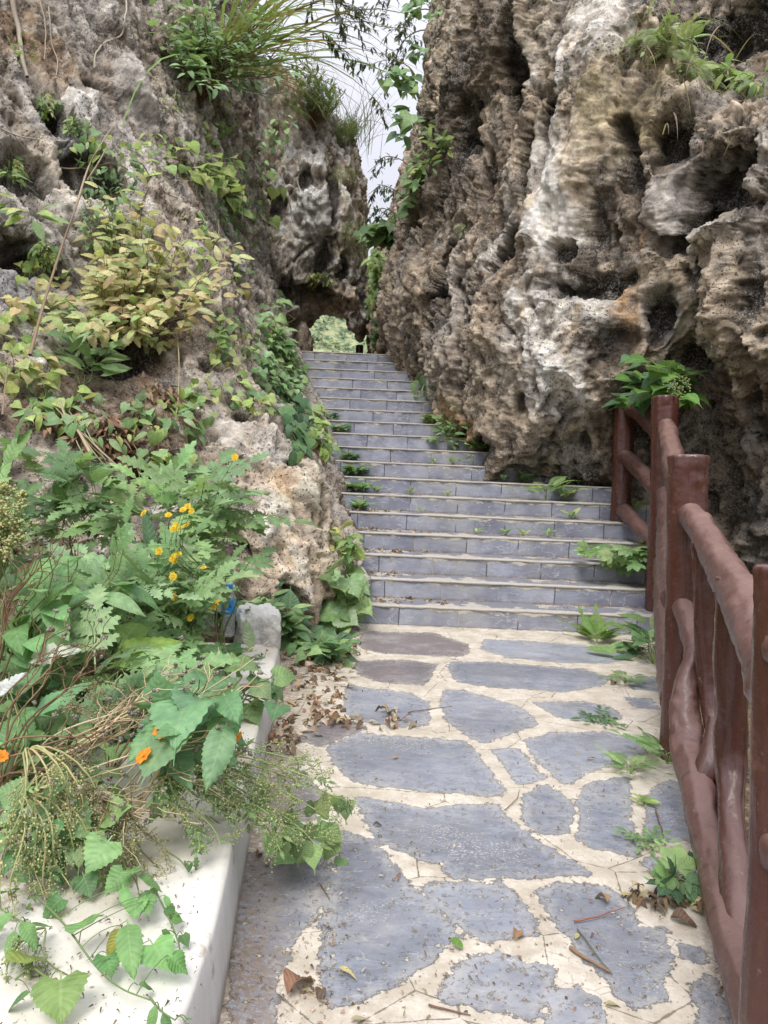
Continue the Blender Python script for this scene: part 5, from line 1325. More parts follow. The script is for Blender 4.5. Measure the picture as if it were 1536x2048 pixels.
rosette('fern', 'yellow green fern at the foot of the first riser on the right', 'fern', on_z(1195, 1283) + np.array([0, .02, 0]), 11, T_FERN, (.2, .34), [(.19, .32, .07), (.15, .27, .06)], .8, .8)
plant('leafy_plant', 'broad leaved plant against the railing post at the foot of the stairs', 'plant', on_z(1310, 1330), [(1285, 1255, 25, 20, 12), (1290, 1300, 30, 30, 16), (1240, 1300, 22, 14, 6), (1315, 1270, 12, 30, 8)], (5.0, 5.5), T_OV, (.14, .23), DKG + GRN, per=5, droop=.25, sag=.08)
vine_ = plant('climbing_plant', 'bright green vine with round leaves draped over the far railing post', 'climber', at(1330, 770, 7.0), [(1290, 770, 55, 40, 36), (1350, 740, 45, 35, 30), (1255, 790, 30, 22, 14), (1385, 790, 20, 40, 12), (1290, 710, 40, 18, 14), (1255, 820, 14, 16, 6)], (6.2, 6.8), T_HEART, (.15, .25), [(.15, .30, .06), (.11, .24, .05), (.19, .34, .09)] + DKG[:1], per=6, droop=.3, sag=.05, pet=.25)
Lb = Fol(); Bb = at(1358, 770, 6.2)
for k in range(70): Lb.add(BEAD, Bb + np.random.RandomState(k).normal(size=3) * .05, np.array([0, 0, 1.0]), np.array([1.0, 0, 0]), .009, jit((.33, .36, .13)))
tag(Lb.build('seed_cluster', M_LEAF, vine_, tuple(vine_.location)), kind='stuff')
climber('fern', 'fern growing behind the far railing post', 'fern', [(1280, 1010, 12, 14, 12), (1300, 1050, 12, 14, 12)], T_FERN, (.2, .34), GRN, (.02, .15), which=0, link_stems=False)
# right cliff ledge
climber('fern', 'pale ferns along the ledge at the top right of the cliff', 'fern', [(1300, 60, 22, 18, 14), (1340, 95, 28, 20, 20), (1380, 135, 22, 20, 16), (1360, 60, 18, 14, 7)], T_FERN, (.18, .32), [(.36, .44, .20), (.3, .40, .17)], (.03, .2), which=0, link_stems=False, droop=.2)
climber('weed', 'bright leaves on the ledge at the right edge of the photo', 'weed', [(1455, 140, 20, 14, 16), (1515, 165, 25, 16, 26), (1485, 160, 14, 10, 10)], T_OV, (.13, .2), GRN + YGR, (.03, .2), which=0)
grass('grass_tuft', 'dead straw grass hanging below the pale ferns on the ledge', hit(1310, 95)[0] + np.array([0, -.1, 0]), 50, .7, (-.1, -.5, -.6), [(.30, .22, .14), (.22, .15, .09)], .006, .12, .8)
grass('grass_tuft', 'dead straw grass on the ledge right of the pale ferns', hit(1420, 190)[0] + np.array([0, -.1, 0]), 40, .6, (.1, -.6, -.3), [(.38, .30, .2), (.28, .2, .13)], .006, .2, .8)
climber('weed', 'tiny green weed in the centre of the right cliff', 'weed', [(925, 455, 10, 10, 9)], T_SM, (.07, .11), GRN, (.02, .06), which=0, link_stems=False)

# ================================================================== weeds on the path
def pw(lb, px, py, n, tp, s, pal=GRN, up=.5, nm='weed', grp='weeds growing in the joints of the path', spread=.9):
    return rosette(nm, lb, nm, on_z(px, py), n, tp, (s * .7, s * 1.15), pal, spread, up, grp, GSTEM)
pw('fern growing at the base of the railing post on the path', 1335, 1530, 14, T_FERN, .17, GRN, .7, 'fern')
pw('feathery weed left of the fern by the railing post', 1262, 1548, 12, T_FERN, .12, GRN, .5)
pw('flat weed in a joint left of the railing post', 1200, 1443, 10, T_CUT2, .09, DKG, .2)
pw('small fern weed near the right edge below the stairs', 1250, 1368, 10, T_FERN, .12, GRN, .5)
pw('pale small weed in a joint left of the small brown slate', 1288, 1608, 9, T_SM, .06, YGR, .3)
pw('small weed in the joint below the right hand slates', 1290, 1690, 10, T_CUT2, .07, GRN, .3)
pw('tiny weed beside the corner of the bottom right slate', 1440, 1842, 6, T_SM, .07, DKG, .4)
plant('leafy_plant', 'low plant with five part leaves on the path beside the railing', 'plant', on_z(1350, 1800), [(1330, 1750, 50, 22, 12), (1390, 1760, 32, 32, 8), (1300, 1810, 28, 24, 7), (1345, 1795, 30, 18, 5)], (2.25, 2.5), T_TRI + T_PALM, (.085, .125), GRN + DKG, per=4, droop=.25, sag=.12, rs=.002, pet=.1, face=.6)

# ================================================================== the overgrown bed in the left foreground
CLEAR.append((418, 496, 1176, 1292, 4.55)); CLEAR.append((486, 548, 1232, 1300, 4.6))
def bed(px, py, z=.2): return on_z(px, py, z)
# undergrowth nobody could count
L = Fol()
for k in range(2600):
    x = random.uniform(-3.1, -.62); y = random.uniform(1.7, 5.2)
    if x > -1.0 and y < 2.6: continue
    if x < -.9 - (y - 1.0) * .8: continue
    zt = .22 + .42 * sstep(-.8, -1.7, x) * random.random() ** 1.2 + .1 * random.random()
    d = nrm(np.array([random.gauss(0, .7), random.gauss(-.2, .7), random.gauss(-.15, .35)]))
    L.add(random.choice(T_OV + T_HEART + T_CUT2), np.array([x, y, zt]), d, np.array([random.gauss(0, .4), random.gauss(-.3, .3), 1.0]), random.uniform(.06, .14), jit(random.choice(DKG + GRN[:2])))
tag(L.build('undergrowth', M_LEAF), 'dense dark green undergrowth filling the bed behind the kerb wall', kind='stuff')

H_ = 'weeds in the bed on the left'
plant('herb', 'blue green herb with cut leaves under the rock, topmost at the left of the bed', 'herb', at(150, 1130, 4.1), [(110, 930, 60, 30, 16), (60, 960, 40, 40, 12), (190, 950, 60, 30, 14), (150, 1010, 50, 30, 10)], (3.9, 4.25), T_CUT + T_SERR, (.16, .26), BLG, per=6, droop=.25, sag=.06, pet=.2)
plant('herb', 'cut leaved herb with long leaves overlapping the tan rock', 'herb', at(330, 1120, 3.9), [(410, 960, 55, 35, 16), (470, 1000, 40, 40, 14), (350, 985, 50, 30, 12), (290, 1000, 50, 28, 10)], (3.7, 4.1), T_CUT, (.2, .3), BLG + GRN, per=5, droop=.3, sag=.05, pet=.2)
plant('herb', 'pale cut leaved herb in the middle of the bed', 'herb', at(270, 1300, 3.1), [(220, 1130, 60, 30, 12), (290, 1160, 60, 30, 12), (160, 1180, 50, 30, 9), (330, 1215, 50, 30, 10), (370, 1240, 40, 28, 8)], (2.8, 3.2), T_CUT, (.17, .27), PALE + BLG, per=5, droop=.35, sag=.08, pet=.15)
plant('herb', 'cut leaved herb hanging in front of the water bottle', 'herb', at(440, 1290, 3.75), [(470, 1120, 36, 18, 8), (410, 1120, 40, 30, 9), (495, 1160, 16, 16, 4)], (3.45, 3.7), T_CUT + T_CUT2, (.17, .26), BLG, per=4, droop=.6, sag=.1, pet=.15)
plant('herb', 'large grey green compound leaf drooping over the dry stalks', 'herb', at(200, 1420, 2.5), [(240, 1320, 40, 20, 5), (180, 1340, 40, 20, 4), (300, 1300, 30, 20, 4)], (2.3, 2.5), T_CUT, (.2, .28), BLG, per=4, droop=.35, sag=.1, pet=.15)
plant('herb', 'bright green cut leaved herb below the yellow flowers', 'herb', at(330, 1330, 3.2), [(320, 1250, 40, 30, 10), (270, 1225, 36, 20, 6), (390, 1170, 30, 40, 10), (330, 1100, 40, 40, 12)], (3.0, 3.4), T_CUT + T_CUT2, (.14, .22), GRN, per=5, droop=.35, pet=.15)
plant('broadleaf_plant', 'tall plant with big smooth oval leaves at the left edge of the bed', 'plant', at(60, 1420, 2.7), [(40, 1090, 60, 20, 4), (110, 1120, 40, 24, 3), (20, 1200, 30, 20, 3), (80, 1190, 30, 24, 3), (60, 1250, 40, 20, 3), (150, 1090, 40, 20, 2), (220, 1090, 40, 16, 3), (10, 1130, 30, 20, 2)], (2.5, 2.75), [blade(10, 4, 'ovate', .56, .1, c, petiole=.08) for c in (.2, .4, .6)], (.17, .26), [(.20, .38, .155), (.17, .33, .13), (.24, .42, .19)], per=2, droop=.1, sag=.04, pet=.1, rs=.006, face=.7)
plant('broadleaf_plant', 'oval leaved plant behind the cut leaved herbs', 'plant', at(230, 1300, 3.4), [(215, 1120, 45, 24, 7), (290, 1100, 40, 20, 5), (250, 1160, 40, 24, 6)], (3.3, 3.6), [blade(10, 4, 'ovate', .5, .1, c, petiole=.08) for c in (.2, .5)], (.2, .3), GRN + DKG[:2], per=3, droop=.2, pet=.1)
plant('broadleaf_plant', 'plant with a large yellow green leaf and torn white backed leaf at the left', 'plant', at(190, 1420, 2.7), [(240, 1270, 30, 14, 2), (190, 1290, 30, 14, 2), (100, 1300, 40, 14, 2)], (2.5, 2.65), T_BIG, (.2, .28), [(.24, .36, .07), (.20, .32, .08)], per=2, droop=.2, sag=.06, pet=.05, rs=.005, face=.5)
PL_ = [(.19, .37, .175), (.165, .33, .15), (.22, .40, .20)]
plant('broadleaf_plant', 'big serrated leaves hanging over the kerb wall in the foreground', 'plant', at(330, 1480, 2.15), [(420, 1510, 26, 36, 3), (480, 1400, 28, 26, 4), (470, 1350, 22, 22, 3), (410, 1360, 36, 20, 3), (400, 1440, 34, 26, 4), (350, 1420, 40, 26, 3)], (1.95, 2.2), T_BIG + T_BIGH, (.14, .215), PL_, per=2, droop=.55, sag=.05, pet=.08, rs=.004, face=.9)
plant('broadleaf_plant', 'big serrated leaves at the left edge among the dry stalks', 'plant', at(20, 1640, 2.0), [(60, 1380, 34, 30, 3), (15, 1330, 26, 24, 2), (30, 1500, 30, 26, 2)], (2.1, 2.3), T_BIG, (.15, .23), PL_ + GRN, per=2, droop=.25, sag=.05, pet=.08, rs=.004, face=.8)
plant('broadleaf_plant', 'smaller heart shaped leaves beside the plaster block', 'plant', at(470, 1420, 3.0), [(440, 1290, 20, 24, 4), (540, 1350, 16, 26, 5), (520, 1400, 16, 22, 4), (420, 1290, 20, 26, 4), (560, 1400, 12, 16, 2)], (2.7, 3.1), T_HEART, (.10, .16), DKG + GRN, per=3, droop=.5, pet=.15)
plant('goldenrod', 'pale yellow flowering weed at the left edge of the bed', 'flowering weed', at(-10, 1260, 3.0), [(20, 960, 40, 30, 8), (30, 900, 50, 30, 9), (10, 1050, 30, 30, 6)], (2.8, 3.1), T_SERR, (.12, .2), GRN + BLG, per=5, droop=.1)
spray('flower_spray', 'yellowish spray of tiny blossoms at the left edge below the rock', 'flower spray', at(-20, 1200, 2.7), [at(50, 985, 2.7), at(25, 1010, 2.65), at(60, 1050, 2.7), at(10, 960, 2.7), at(30, 1075, 2.6), at(-5, 1030, 2.6)], 9, 9, .0052, [(.64, .60, .26), (.55, .56, .24), (.45, .50, .20)], GSTEM, .03)
# yellow daisies
fb = at(370, 1290, 3.3); fr = thing('daisy_plant', 'wiry plant with bright yellow daisies in the middle of the bed', 'flowering plant', fb); S = Fol(); Lf = Fol()
for (x, y) in [(470, 915), (375, 1013), (383, 1022), (337, 1030), (352, 1050), (358, 1058), (373, 1051), (347, 1058), (318, 1103), (345, 1116), (356, 1110), (407, 1136), (346, 1153), (345, 1188), (350, 1197), (380, 1215), (382, 1235), (427, 1215), (392, 1180), (288, 1026), (434, 1206), (366, 1020), (350, 1120)]:
    c = at(x, y, random.uniform(2.95, 3.15)); P = arc(fb, c, .05, 9, .15); S.tube(P, .0025, .0012, (.13, .24, .07), 4)
    flower('daisy', fr, fb, c, np.array([random.gauss(0, .35), random.gauss(-.75, .2), random.gauss(.65, .25)]), random.uniform(.016, .021))
    for k in range(4):
        i = random.randint(1, 6); Lf.add(random.choice(T_CUT2), P[i], nrm(np.array([random.gauss(0, 1), random.gauss(-.3, .6), .1])), np.array([0, -.4, 1.0]), random.uniform(.06, .11), jit(random.choice(GRN)))
S.build('stem', M_STEM, fr, fb); Lf.build('foliage', M_LEAF, fr, fb)
# orange cosmos, each on its own wiry stem
for (x, y, d, b, r, dr, lb) in [(325, 1461, 1.95, (300, 1640, 2.0), .026, (.15, -.75, .65), 'orange cosmos flower facing the viewer above the wall'), (289, 1513, 1.9, (250, 1660, 1.95), .027, (-.5, -.4, .7), 'orange cosmos flower lower left of the other one above the wall'),
                            (533, 1297, 3.0, (500, 1400, 3.05), .036, (.35, -.7, -.55), 'drooping orange flower in front of the plaster block'), (474, 1473, 1.98, (440, 1600, 2.0), .02, (.8, -.3, -.3), 'orange flower half hidden behind the big serrated leaves'), (3, 1513, 1.9, (-20, 1640, 1.95), .02, (.3, -.6, .6), 'orange flower cut by the left edge of the photo')]:
    B = at(*b); c = at(x, y, d); rt = thing('cosmos', lb, 'flower', B); S = Fol(); S.tube(arc(B, c, .03, 10, .1), .0016, .001, GSTEM, 4)
    S.build('stem', M_STEM, rt, B); flower('cosmos', rt, B, c, np.array(dr), r)
# wiry artemisia sprays
AP = [(.52, .56, .26), (.44, .52, .22), (.60, .60, .30), (.36, .46, .18)]
spray('flower_spray', 'green spray of tiny beads arching over the kerb wall onto the path', 'flower spray', at(380, 1560, 2.15), [at(640, 1560, 2.2), at(690, 1600, 2.2), at(660, 1640, 2.15), at(600, 1690, 2.1), at(560, 1700, 2.05), at(610, 1520, 2.3), at(580, 1600, 2.1), at(640, 1700, 2.1)], 10, 5, .0025, AP, (.32, .40, .16), .035, None, GRN)
spray('flower_spray', 'dense green spray of tiny beads drooping across the wall edge', 'flower spray', at(300, 1560, 2.0), [at(480, 1660, 2.0), at(520, 1640, 2.05), at(440, 1690, 1.95), at(500, 1580, 2.05), at(400, 1700, 1.9), at(540, 1580, 2.1), at(460, 1620, 2.0), at(550, 1640, 2.05)], 9, 5, .0026, AP, (.32, .40, .16), .035, None, GRN)
spray('flower_spray', 'yellow green spray of tiny beads on the left of the kerb wall', 'flower spray', at(60, 1500, 1.9), [at(120, 1720, 1.78), at(60, 1760, 1.72), at(180, 1700, 1.8), at(20, 1700, 1.72), at(230, 1720, 1.85), at(0, 1800, 1.65), at(150, 1640, 1.85), at(280, 1690, 1.9)], 6, 4, .0028, [(.62, .60, .28), (.54, .56, .25), (.46, .50, .22)], (.40, .38, .18), .035, None, GRN)
spray('flower_spray', 'brownish spray of dried beads behind the orange cosmos', 'flower spray', at(220, 1560, 2.15), [at(260, 1380, 2.2), at(320, 1400, 2.2), at(380, 1390, 2.2), at(190, 1370, 2.2), at(350, 1440, 2.15), at(400, 1430, 2.15), at(250, 1420, 2.1), at(140, 1400, 2.1)], 8, 6, .0026, [(.50, .41, .24), (.42, .34, .19), (.52, .50, .26)], STRAW, .03)
spray('flower_spray', 'brownish green spray hanging under the dry stalks in front of the wall', 'flower spray', at(200, 1600, 1.95), [at(300, 1760, 1.85), at(340, 1720, 1.9), at(370, 1800, 1.9), at(260, 1740, 1.85), at(330, 1860, 1.85), at(220, 1780, 1.8)], 8, 5, .0024, [(.46, .42, .22), (.40, .41, .18), (.50, .50, .24)], (.24, .20, .11), .025)
spray('flower_spray', 'pale spray of tiny beads draped on the low leaf at the bottom left', 'flower spray', at(20, 1900, 1.6), [at(90, 1990, 1.5), at(60, 1960, 1.52), at(30, 2010, 1.48), at(110, 2030, 1.48), at(150, 1960, 1.52)], 4, 3, .0026, AP, GSTEM, .03)
# dry stalks with seed heads
rt0 = at(30, 1600, 2.0)
for (base, tips, lb) in [((40, 1640, 2.0), [(350, 1330, 2.15), (310, 1380, 2.1), (370, 1480, 2.05), (260, 1420, 2.1), (330, 1610, 2.0), (360, 1640, 2.0), (400, 1330, 2.2), (290, 1640, 1.95)], 'tangle of dry straw coloured stalks bent over the wall'),
                         ((0, 1560, 1.95), [(210, 1275, 2.3), (130, 1270, 2.2), (240, 1480, 2.05), (160, 1500, 2.0), (200, 1590, 1.95), (100, 1260, 2.2)], 'dark dry stalks with round seed heads rising at the left'),
                         ((200, 1660, 2.0), [(460, 1370, 2.25), (520, 1345, 2.35), (440, 1450, 2.1), (420, 1560, 2.05), (490, 1500, 2.15)], 'thin dry stalks crossing behind the big serrated leaves'),
                         ((-30, 1400, 2.4), [(130, 1060, 2.7), (90, 1085, 2.6), (60, 1120, 2.5)], 'pair of thin bare stalks leaning up in front of the oval leaves')]:
    B = at(*base); rt = thing('dry_stalk', lb, 'dry stalks', B)
    tc = (.55, .44, .28) if 'straw' in lb or 'thin dry' in lb else (.20, .13, .075)
    def head(c, r):
        Q = Fol()
        for q in range(8): Q.add(BEAD, c + np.random.RandomState(random.randrange(1 << 30)).normal(size=3) * r * .55, np.random.RandomState(random.randrange(1 << 30)).normal(size=3), np.array([1.0, .1, 0]), r, jit(random.choice([(.12, .09, .07), (.3, .26, .22), (.2, .15, .11)])))
        Q.build('seed_head', M_DRY, rt, B)
    for rep in (0, 1):
      for tp_ in tips:
        S = Fol(); dx = random.gauss(0, 22) * rep
        P = arc(B + np.random.RandomState(random.randrange(1 << 30)).normal(size=3) * .03, at(tp_[0] + dx, tp_[1] + random.gauss(0, 18) * rep, tp_[2] - .08), .05, 12, .12); S.tube(P, .0032, .0016, jit(tc, .25), 5)
        for k in range(5):
            i = random.randint(4, 10); d = nrm(nrm(P[i + 1] - P[i]) + np.random.RandomState(random.randrange(1 << 30)).normal(size=3) * .6)
            e = arc(P[i], P[i] + d * random.uniform(.06, .17), .01, 6, .2); S.tube(e, .0016, .001, jit(tc, .25), 4)
            if random.random() < .4: head(e[-1], .0046)
        S.build('stalk', M_STEM, rt, B)
        head(P[-1], .0052)
# plants lying on the wall top
WT = .225
def on_wall(px, py, dz=.0): return on_z(px, py, WT + dz)
plant('trailing_plant', 'trailing plant with lobed leaves lying on the white wall top', 'plant', on_wall(70, 1760), [], (1, 1), T_BIGH, (.1, .1), GRN)
def lay(name, label, cat, stem_px, leaves, tint=(.16, .22, .09), group=None):
    Pw = [on_wall(p[0], p[1], p[2] if len(p) > 2 else .03) for p in stem_px]; B = Pw[0]
    rt = thing(name, label, cat, B, group); S, L = Fol(), Fol()
    C = catmull(np.array(Pw), np.linspace(0, len(Pw) - 1, 9 * len(Pw))); S.tube(C, .0026, .0014, tint, 5)
    for (px, py, dz, tx, ty, s, tp, pal) in leaves:     # tip direction given towards another place on the same level
        a = on_wall(px, py, dz); t = on_wall(tx, ty, max(.0, dz - .03)); d = nrm(t - a)
        j = int(np.argmin(np.linalg.norm(C - a, axis=1))); S.tube(arc(C[j], a, .01, 5), .0014, .001, tint, 3)
        L.add(tp, a, d, nrm(np.array([random.gauss(0, .2), random.gauss(-.25, .15), 1.0])), np.linalg.norm(t - a) if s is None else s, jit(pal, .1, .05))
    S.build('stem', M_STEM, rt, B); L.build('foliage', M_LEAF, rt, B)
    return rt
for o in [o for o in list(COL.objects) if o.name.startswith('trailing_plant')]: COL.objects.unlink(o)
G1, G2, G3 = (.20, .38, .14), (.165, .33, .115), (.11, .24, .085)
BG, BH = T_BIG[1], T_BIGH[0]
lay('trailing_plant', 'trailing plant with broad pale green leaves lying on the white wall top', 'plant', [(70, 1790, .02), (130, 1850, .05), (190, 1930, .03), (240, 1975, .03), (300, 2000, .03)],
    [(165, 1860, .07, 195, 1795, .085, BH, G1), (255, 1840, .08, 265, 1965, .12, BG, G1), (245, 1770, .07, 260, 1830, .06, BG, G1), (300, 1880, .06, 350, 1960, .085, BH, G1), (335, 1910, .05, 375, 1945, .06, BH, G2),
     (290, 1790, .06, 300, 1840, .05, BH, G2), (212, 1905, .04, 232, 1990, .06, BH, G3), (225, 1920, .03, 215, 1905, .04, T_OV[0], G3), (275, 1970, .03, 320, 1975, .045, BG, G3), (330, 1790, .05, 350, 1850, .045, T_OV[0], G2), (240, 1850, .05, 225, 1890, .06, BG, (.32, .30, .07))])
lay('trailing_vine', 'thin vine with small arrow leaves along the right part of the wall top', 'vine', [(300, 1760, .03), (330, 1820, .03), (355, 1880, .02), (365, 1930, .02)],
    [(300, 1780, .03, 310, 1830, .045, T_HEART[0], G2), (335, 1815, .04, 350, 1850, .04, T_HEART[1], G3), (345, 1835, .03, 390, 1850, .035, T_HEART[0], G2), (365, 1870, .02, 380, 1900, .035, T_HEART[0], G3), (350, 1830, .03, 372, 1815, .035, T_HEART[0], G2), (300, 1790, .04, 280, 1830, .05, T_HEART[1], G3), (325, 1870, .03, 365, 1890, .045, T_HEART[0], G3)])
lay('trailing_vine', 'tiny vine with twisted leaves beside the wall edge', 'vine', [(330, 1700, .03), (360, 1720, .02), (375, 1740, .02)], [(380, 1725, .03, 392, 1712, .025, T_HEART[0], G2), (378, 1730, .03, 382, 1752, .03, T_HEART[2], G3), (372, 1725, .03, 370, 1745, .025, T_HEART[2], G2)])
lay('trailing_vine', 'small leaves sprouting over the wall edge at the bottom of the photo', 'vine', [(300, 1995, .02), (320, 2020, .03), (350, 2040, .04)], [(310, 2010, .04, 300, 2060, .05, T_OV[1], G2), (325, 2025, .03, 340, 2070, .05, T_OV[1], G3), (375, 2040, .04, 400, 2025, .025, T_OV[0], G1), (370, 2045, .04, 385, 2075, .03, T_OV[0], G2)])
lay('fallen_leaf', 'big round green leaf lying on the wall at the bottom left corner', 'leaf', [(60, 1930, .02), (100, 1960, .03)], [(122, 1945, .05, 120, 2050, .11, T_BIGH[0], (.21, .32, .10))])
lay('fallen_leaf', 'yellowing green leaf on the wall left of the big round leaf', 'leaf', [(30, 1960, .02), (50, 1940, .03)], [(30, 1930, .04, 95, 1900, .09, T_BIGH[1], (.22, .30, .08)), (60, 1985, .03, 20, 2010, .07, T_OV[1], G3)])
lay('trailing_plant', 'pair of dark heart leaves against the white wall below the spray', 'plant', [(150, 1730, .02), (165, 1760, .03)], [(165, 1745, .05, 180, 1790, .07, T_BIGH[0], (.10, .2, .09)), (130, 1790, .03, 90, 1830, .07, T_BIGH[1], G3)])
lay('trailing_plant', 'low pale leaved plant at the left edge of the wall top under the spray', 'plant', [(-20, 1800, .03), (20, 1830, .05), (60, 1850, .04)], [(10, 1820, .06, -30, 1880, .08, BH, G1), (40, 1840, .07, 80, 1900, .07, BG, G2), (0, 1790, .07, 40, 1770, .07, BH, G3), (60, 1850, .05, 110, 1850, .06, T_OV[0], G2), (30, 1860, .04, 10, 1930, .07, T_OV[1], G1)])
lay('trailing_plant', 'leafy sprig on the wall top between the two vines', 'plant', [(240, 1720, .05), (270, 1760, .06), (280, 1800, .05)], [(255, 1740, .08, 215, 1780, .07, BH, G2), (270, 1750, .09, 320, 1770, .07, BG, G1), (275, 1790, .06, 265, 1850, .06, BH, G1), (265, 1750, .1, 270, 1700, .06, BH, G2), (250, 1760, .06, 200, 1740, .06, BG, G3)])
spray('flower_spray', 'loose yellowish spray sagging onto the wall top at the left', 'flower spray', at(40, 1600, 1.85), [at(90, 1800, 1.72), at(150, 1790, 1.76), at(30, 1840, 1.66), at(210, 1770, 1.82), at(120, 1850, 1.72), at(270, 1770, 1.86), at(60, 1740, 1.74)], 6, 4, .0025, [(.62, .60, .28), (.54, .56, .25), (.46, .50, .22)], (.40, .38, .18), .035, None, GRN)
plant('broadleaf_plant', 'pale leaved weeds crowding behind the dry stalks', 'plant', at(150, 1560, 2.2), [(120, 1480, 60, 40, 10), (200, 1440, 60, 40, 10), (60, 1580, 50, 40, 8), (230, 1540, 60, 40, 9)], (2.1, 2.3), T_OV + T_SERR + T_BIG[:1], (.07, .12), GRN + PALE, per=4, droop=.2)
plant('broadleaf_plant', 'bright broad leaves pushing through the sprays at the left of the wall', 'plant', at(110, 1640, 2.0), [(70, 1560, 50, 40, 5), (150, 1640, 50, 40, 5), (40, 1660, 40, 40, 4), (230, 1660, 40, 30, 4), (110, 1720, 50, 30, 4)], (1.72, 1.9), T_BIG + T_BIGH, (.085, .13), PL_ + GRN[:1], per=2, droop=.35, sag=.05, pet=.1, rs=.003, face=.8)
# vine hanging over the path
vb = at(520, 1640, 2.15); V_ = thing('trailing_vine', 'vine with heart leaves trailing from the wall across the paving', 'vine', vb); S, L = Fol(), Fol()
for path_px in ([(520, 1640, 2.15), (600, 1620, 2.25), (660, 1590, 2.35), (700, 1610, 2.4)], [(520, 1640, 2.15), (600, 1650, 2.2), (655, 1660, 2.35), (690, 1740, 2.4)], [(520, 1640, 2.15), (560, 1680, 2.15), (610, 1690, 2.2), (640, 1700, 2.25)]):
    C = catmull(np.array([at(*p) for p in path_px]), np.linspace(0, 3, 24)); S.tube(C, .0022, .0012, (.15, .22, .08), 4)
    for k in range(6):
        p = C[6 + 3 * k]; L.add(random.choice(T_HEART), p, nrm(np.array([random.gauss(.2, .4), random.gauss(-.2, .3), -.75])), np.array([random.gauss(0, .3), -.8, .6]), random.uniform(.05, .08), jit(random.choice(GRN)))
S.build('stem', M_STEM, V_, vb); L.build('foliage', M_LEAF, V_, vb)
plant('weed', 'small bright weed at the foot of the wall by the dense spray', 'weed', on_z(560, 1700), [(575, 1690, 20, 14, 8), (600, 1705, 20, 12, 6)], (2.2, 2.35), T_HEART, (.045, .08), GRN, per=4)
# torn pale leaves with white undersides
def torn(label, px, py, d, tip, s, tint, tp=None, name='torn_leaf'):
    a = at(px, py, d); t = at(*tip); L = Fol()
    L.add(tp or blade(14, 6, 'ovate', .62, .2, .5, serr=.12, wav=.4, seed=3), a * 0, nrm(t - a), np.array([random.gauss(0, .3), -.7, .7]), s, tint)
    o = L.build(name, M_PAPER); o.location = [float(v) for v in a]
    return tag(o, label, 'leaf')
M_PAPER = leaf_material('pale_leaf_underside', .2, .7)
WH = (.66, .68, .68)
torn('torn leaf with a bluish white underside in the middle of the bed', 310, 1372, 2.45, (385, 1322, 2.35), .14, WH)
torn('large pale leaf with a white underside at the left below the oval leaves', 60, 1320, 2.4, (165, 1285, 2.35), .18, (.58, .62, .52))
torn('pale torn leaf hanging at the left among the spray', 25, 1590, 1.95, (80, 1650, 1.9), .10, (.56, .60, .50))
torn('crumpled pale leaf at the left edge above the cosmos', -5, 1390, 2.2, (25, 1360, 2.2), .10, WH)
torn('pale upturned leaf in front of the plaster block', 505, 1300, 3.3, (490, 1235, 3.3), .14, (.30, .38, .24), T_OV[0])
# ================================================================== bottle
bl = on_z(456, 1272, .2)
bot = thing('water_bottle', 'clear plastic water bottle with blue label and cap standing by the plaster block', 'bottle', bl)
bs = 1.3
def glass(name, colr, rough=.12, tr=.35):
    n = NT(name); b = n.bsdf(colr, rough, n.bump(n.noise(n.coord('Object'), 25, 2), .15, .003), .5); b.inputs['Transmission Weight'].default_value = tr; b.inputs['IOR'].default_value = 1.33; b.inputs['Alpha'].default_value = .42
    return n.done(b)
def paint(name, c, rough=.4):
    n = NT(name); return n.done(n.bsdf(n.mix(n.noise(n.coord('Object'), 40, 3), tuple(v * .85 for v in c), tuple(min(.9, v * 1.1) for v in c)), rough, None, .4))
prof = [(.001, .004), (.026, 0), (.032, .008)]
for k in range(9): prof += [(.032, .014 + .011 * k), (.0295, .0195 + .011 * k)]
prof += [(.0322, .114), (.0322, .165), (.031, .178), (.024, .20), (.0145, .215), (.0135, .222)]
MB().lathe([(r * bs, z * bs) for r, z in prof], 28).build('body', glass('clear_plastic', (.86, .90, .93)), bot)
MB().lathe([(.0155 * bs, .218 * bs), (.0165 * bs, .222 * bs), (.0165 * bs, .238 * bs), (.0145 * bs, .241 * bs), (.001, .2415 * bs)], 24).build('cap', paint('blue_cap', (.02, .27, .75)), bot)
lab = MB().lathe([(.0332 * bs, .108 * bs), (.0335 * bs, .112 * bs), (.0335 * bs, .168 * bs), (.0332 * bs, .172 * bs)], 40).build('label', paint('blue_label', (.02, .27, .66), .3), bot)
def curl_mark(name, pts, wdt, mat):         # a stroke bent round the label
    P = np.array(pts, float); C = catmull(P, np.linspace(0, len(P) - 1, 8 * len(P))); V = []; F = []
    T = np.gradient(C, axis=0); T /= np.linalg.norm(T, axis=1)[:, None]; N = np.stack([-T[:, 1], T[:, 0]], 1)
    for s in (-1, 1):
        for c in C + s * N * wdt:
            a = -PI / 2 + c[0] / (.0345 * bs); V.append((.0345 * bs * math.cos(a), .0345 * bs * math.sin(a), .14 * bs + c[1]))
    n = len(C); F = [(i, i + 1, n + i + 1, n + i) for i in range(n - 1)]
    return V, F
WHT, NAVY = paint('white_print', (.85, .87, .9)), paint('navy_print', (.05, .03, .32))
mk = MB()
mk.add(*curl_mark('c', [(-.004, .012), (-.010, .015), (-.016, .008), (-.015, -.001), (-.008, -.004), (-.003, .0)], .0016, WHT))
mk.add(*curl_mark('s', [(.001, .010), (-.003, .011), (-.004, .006), (.001, .003), (.001, -.002), (-.004, -.003)], .0012, WHT))
mk.add(*curl_mark('l', [(-.022, -.018), (-.01, -.020), (.004, -.020)], .0012, WHT)); mk.add(*curl_mark('l', [(-.02, -.024), (0, -.026), (.016, -.025)], .0014, WHT))
mk.build('white_lettering', WHT, lab)
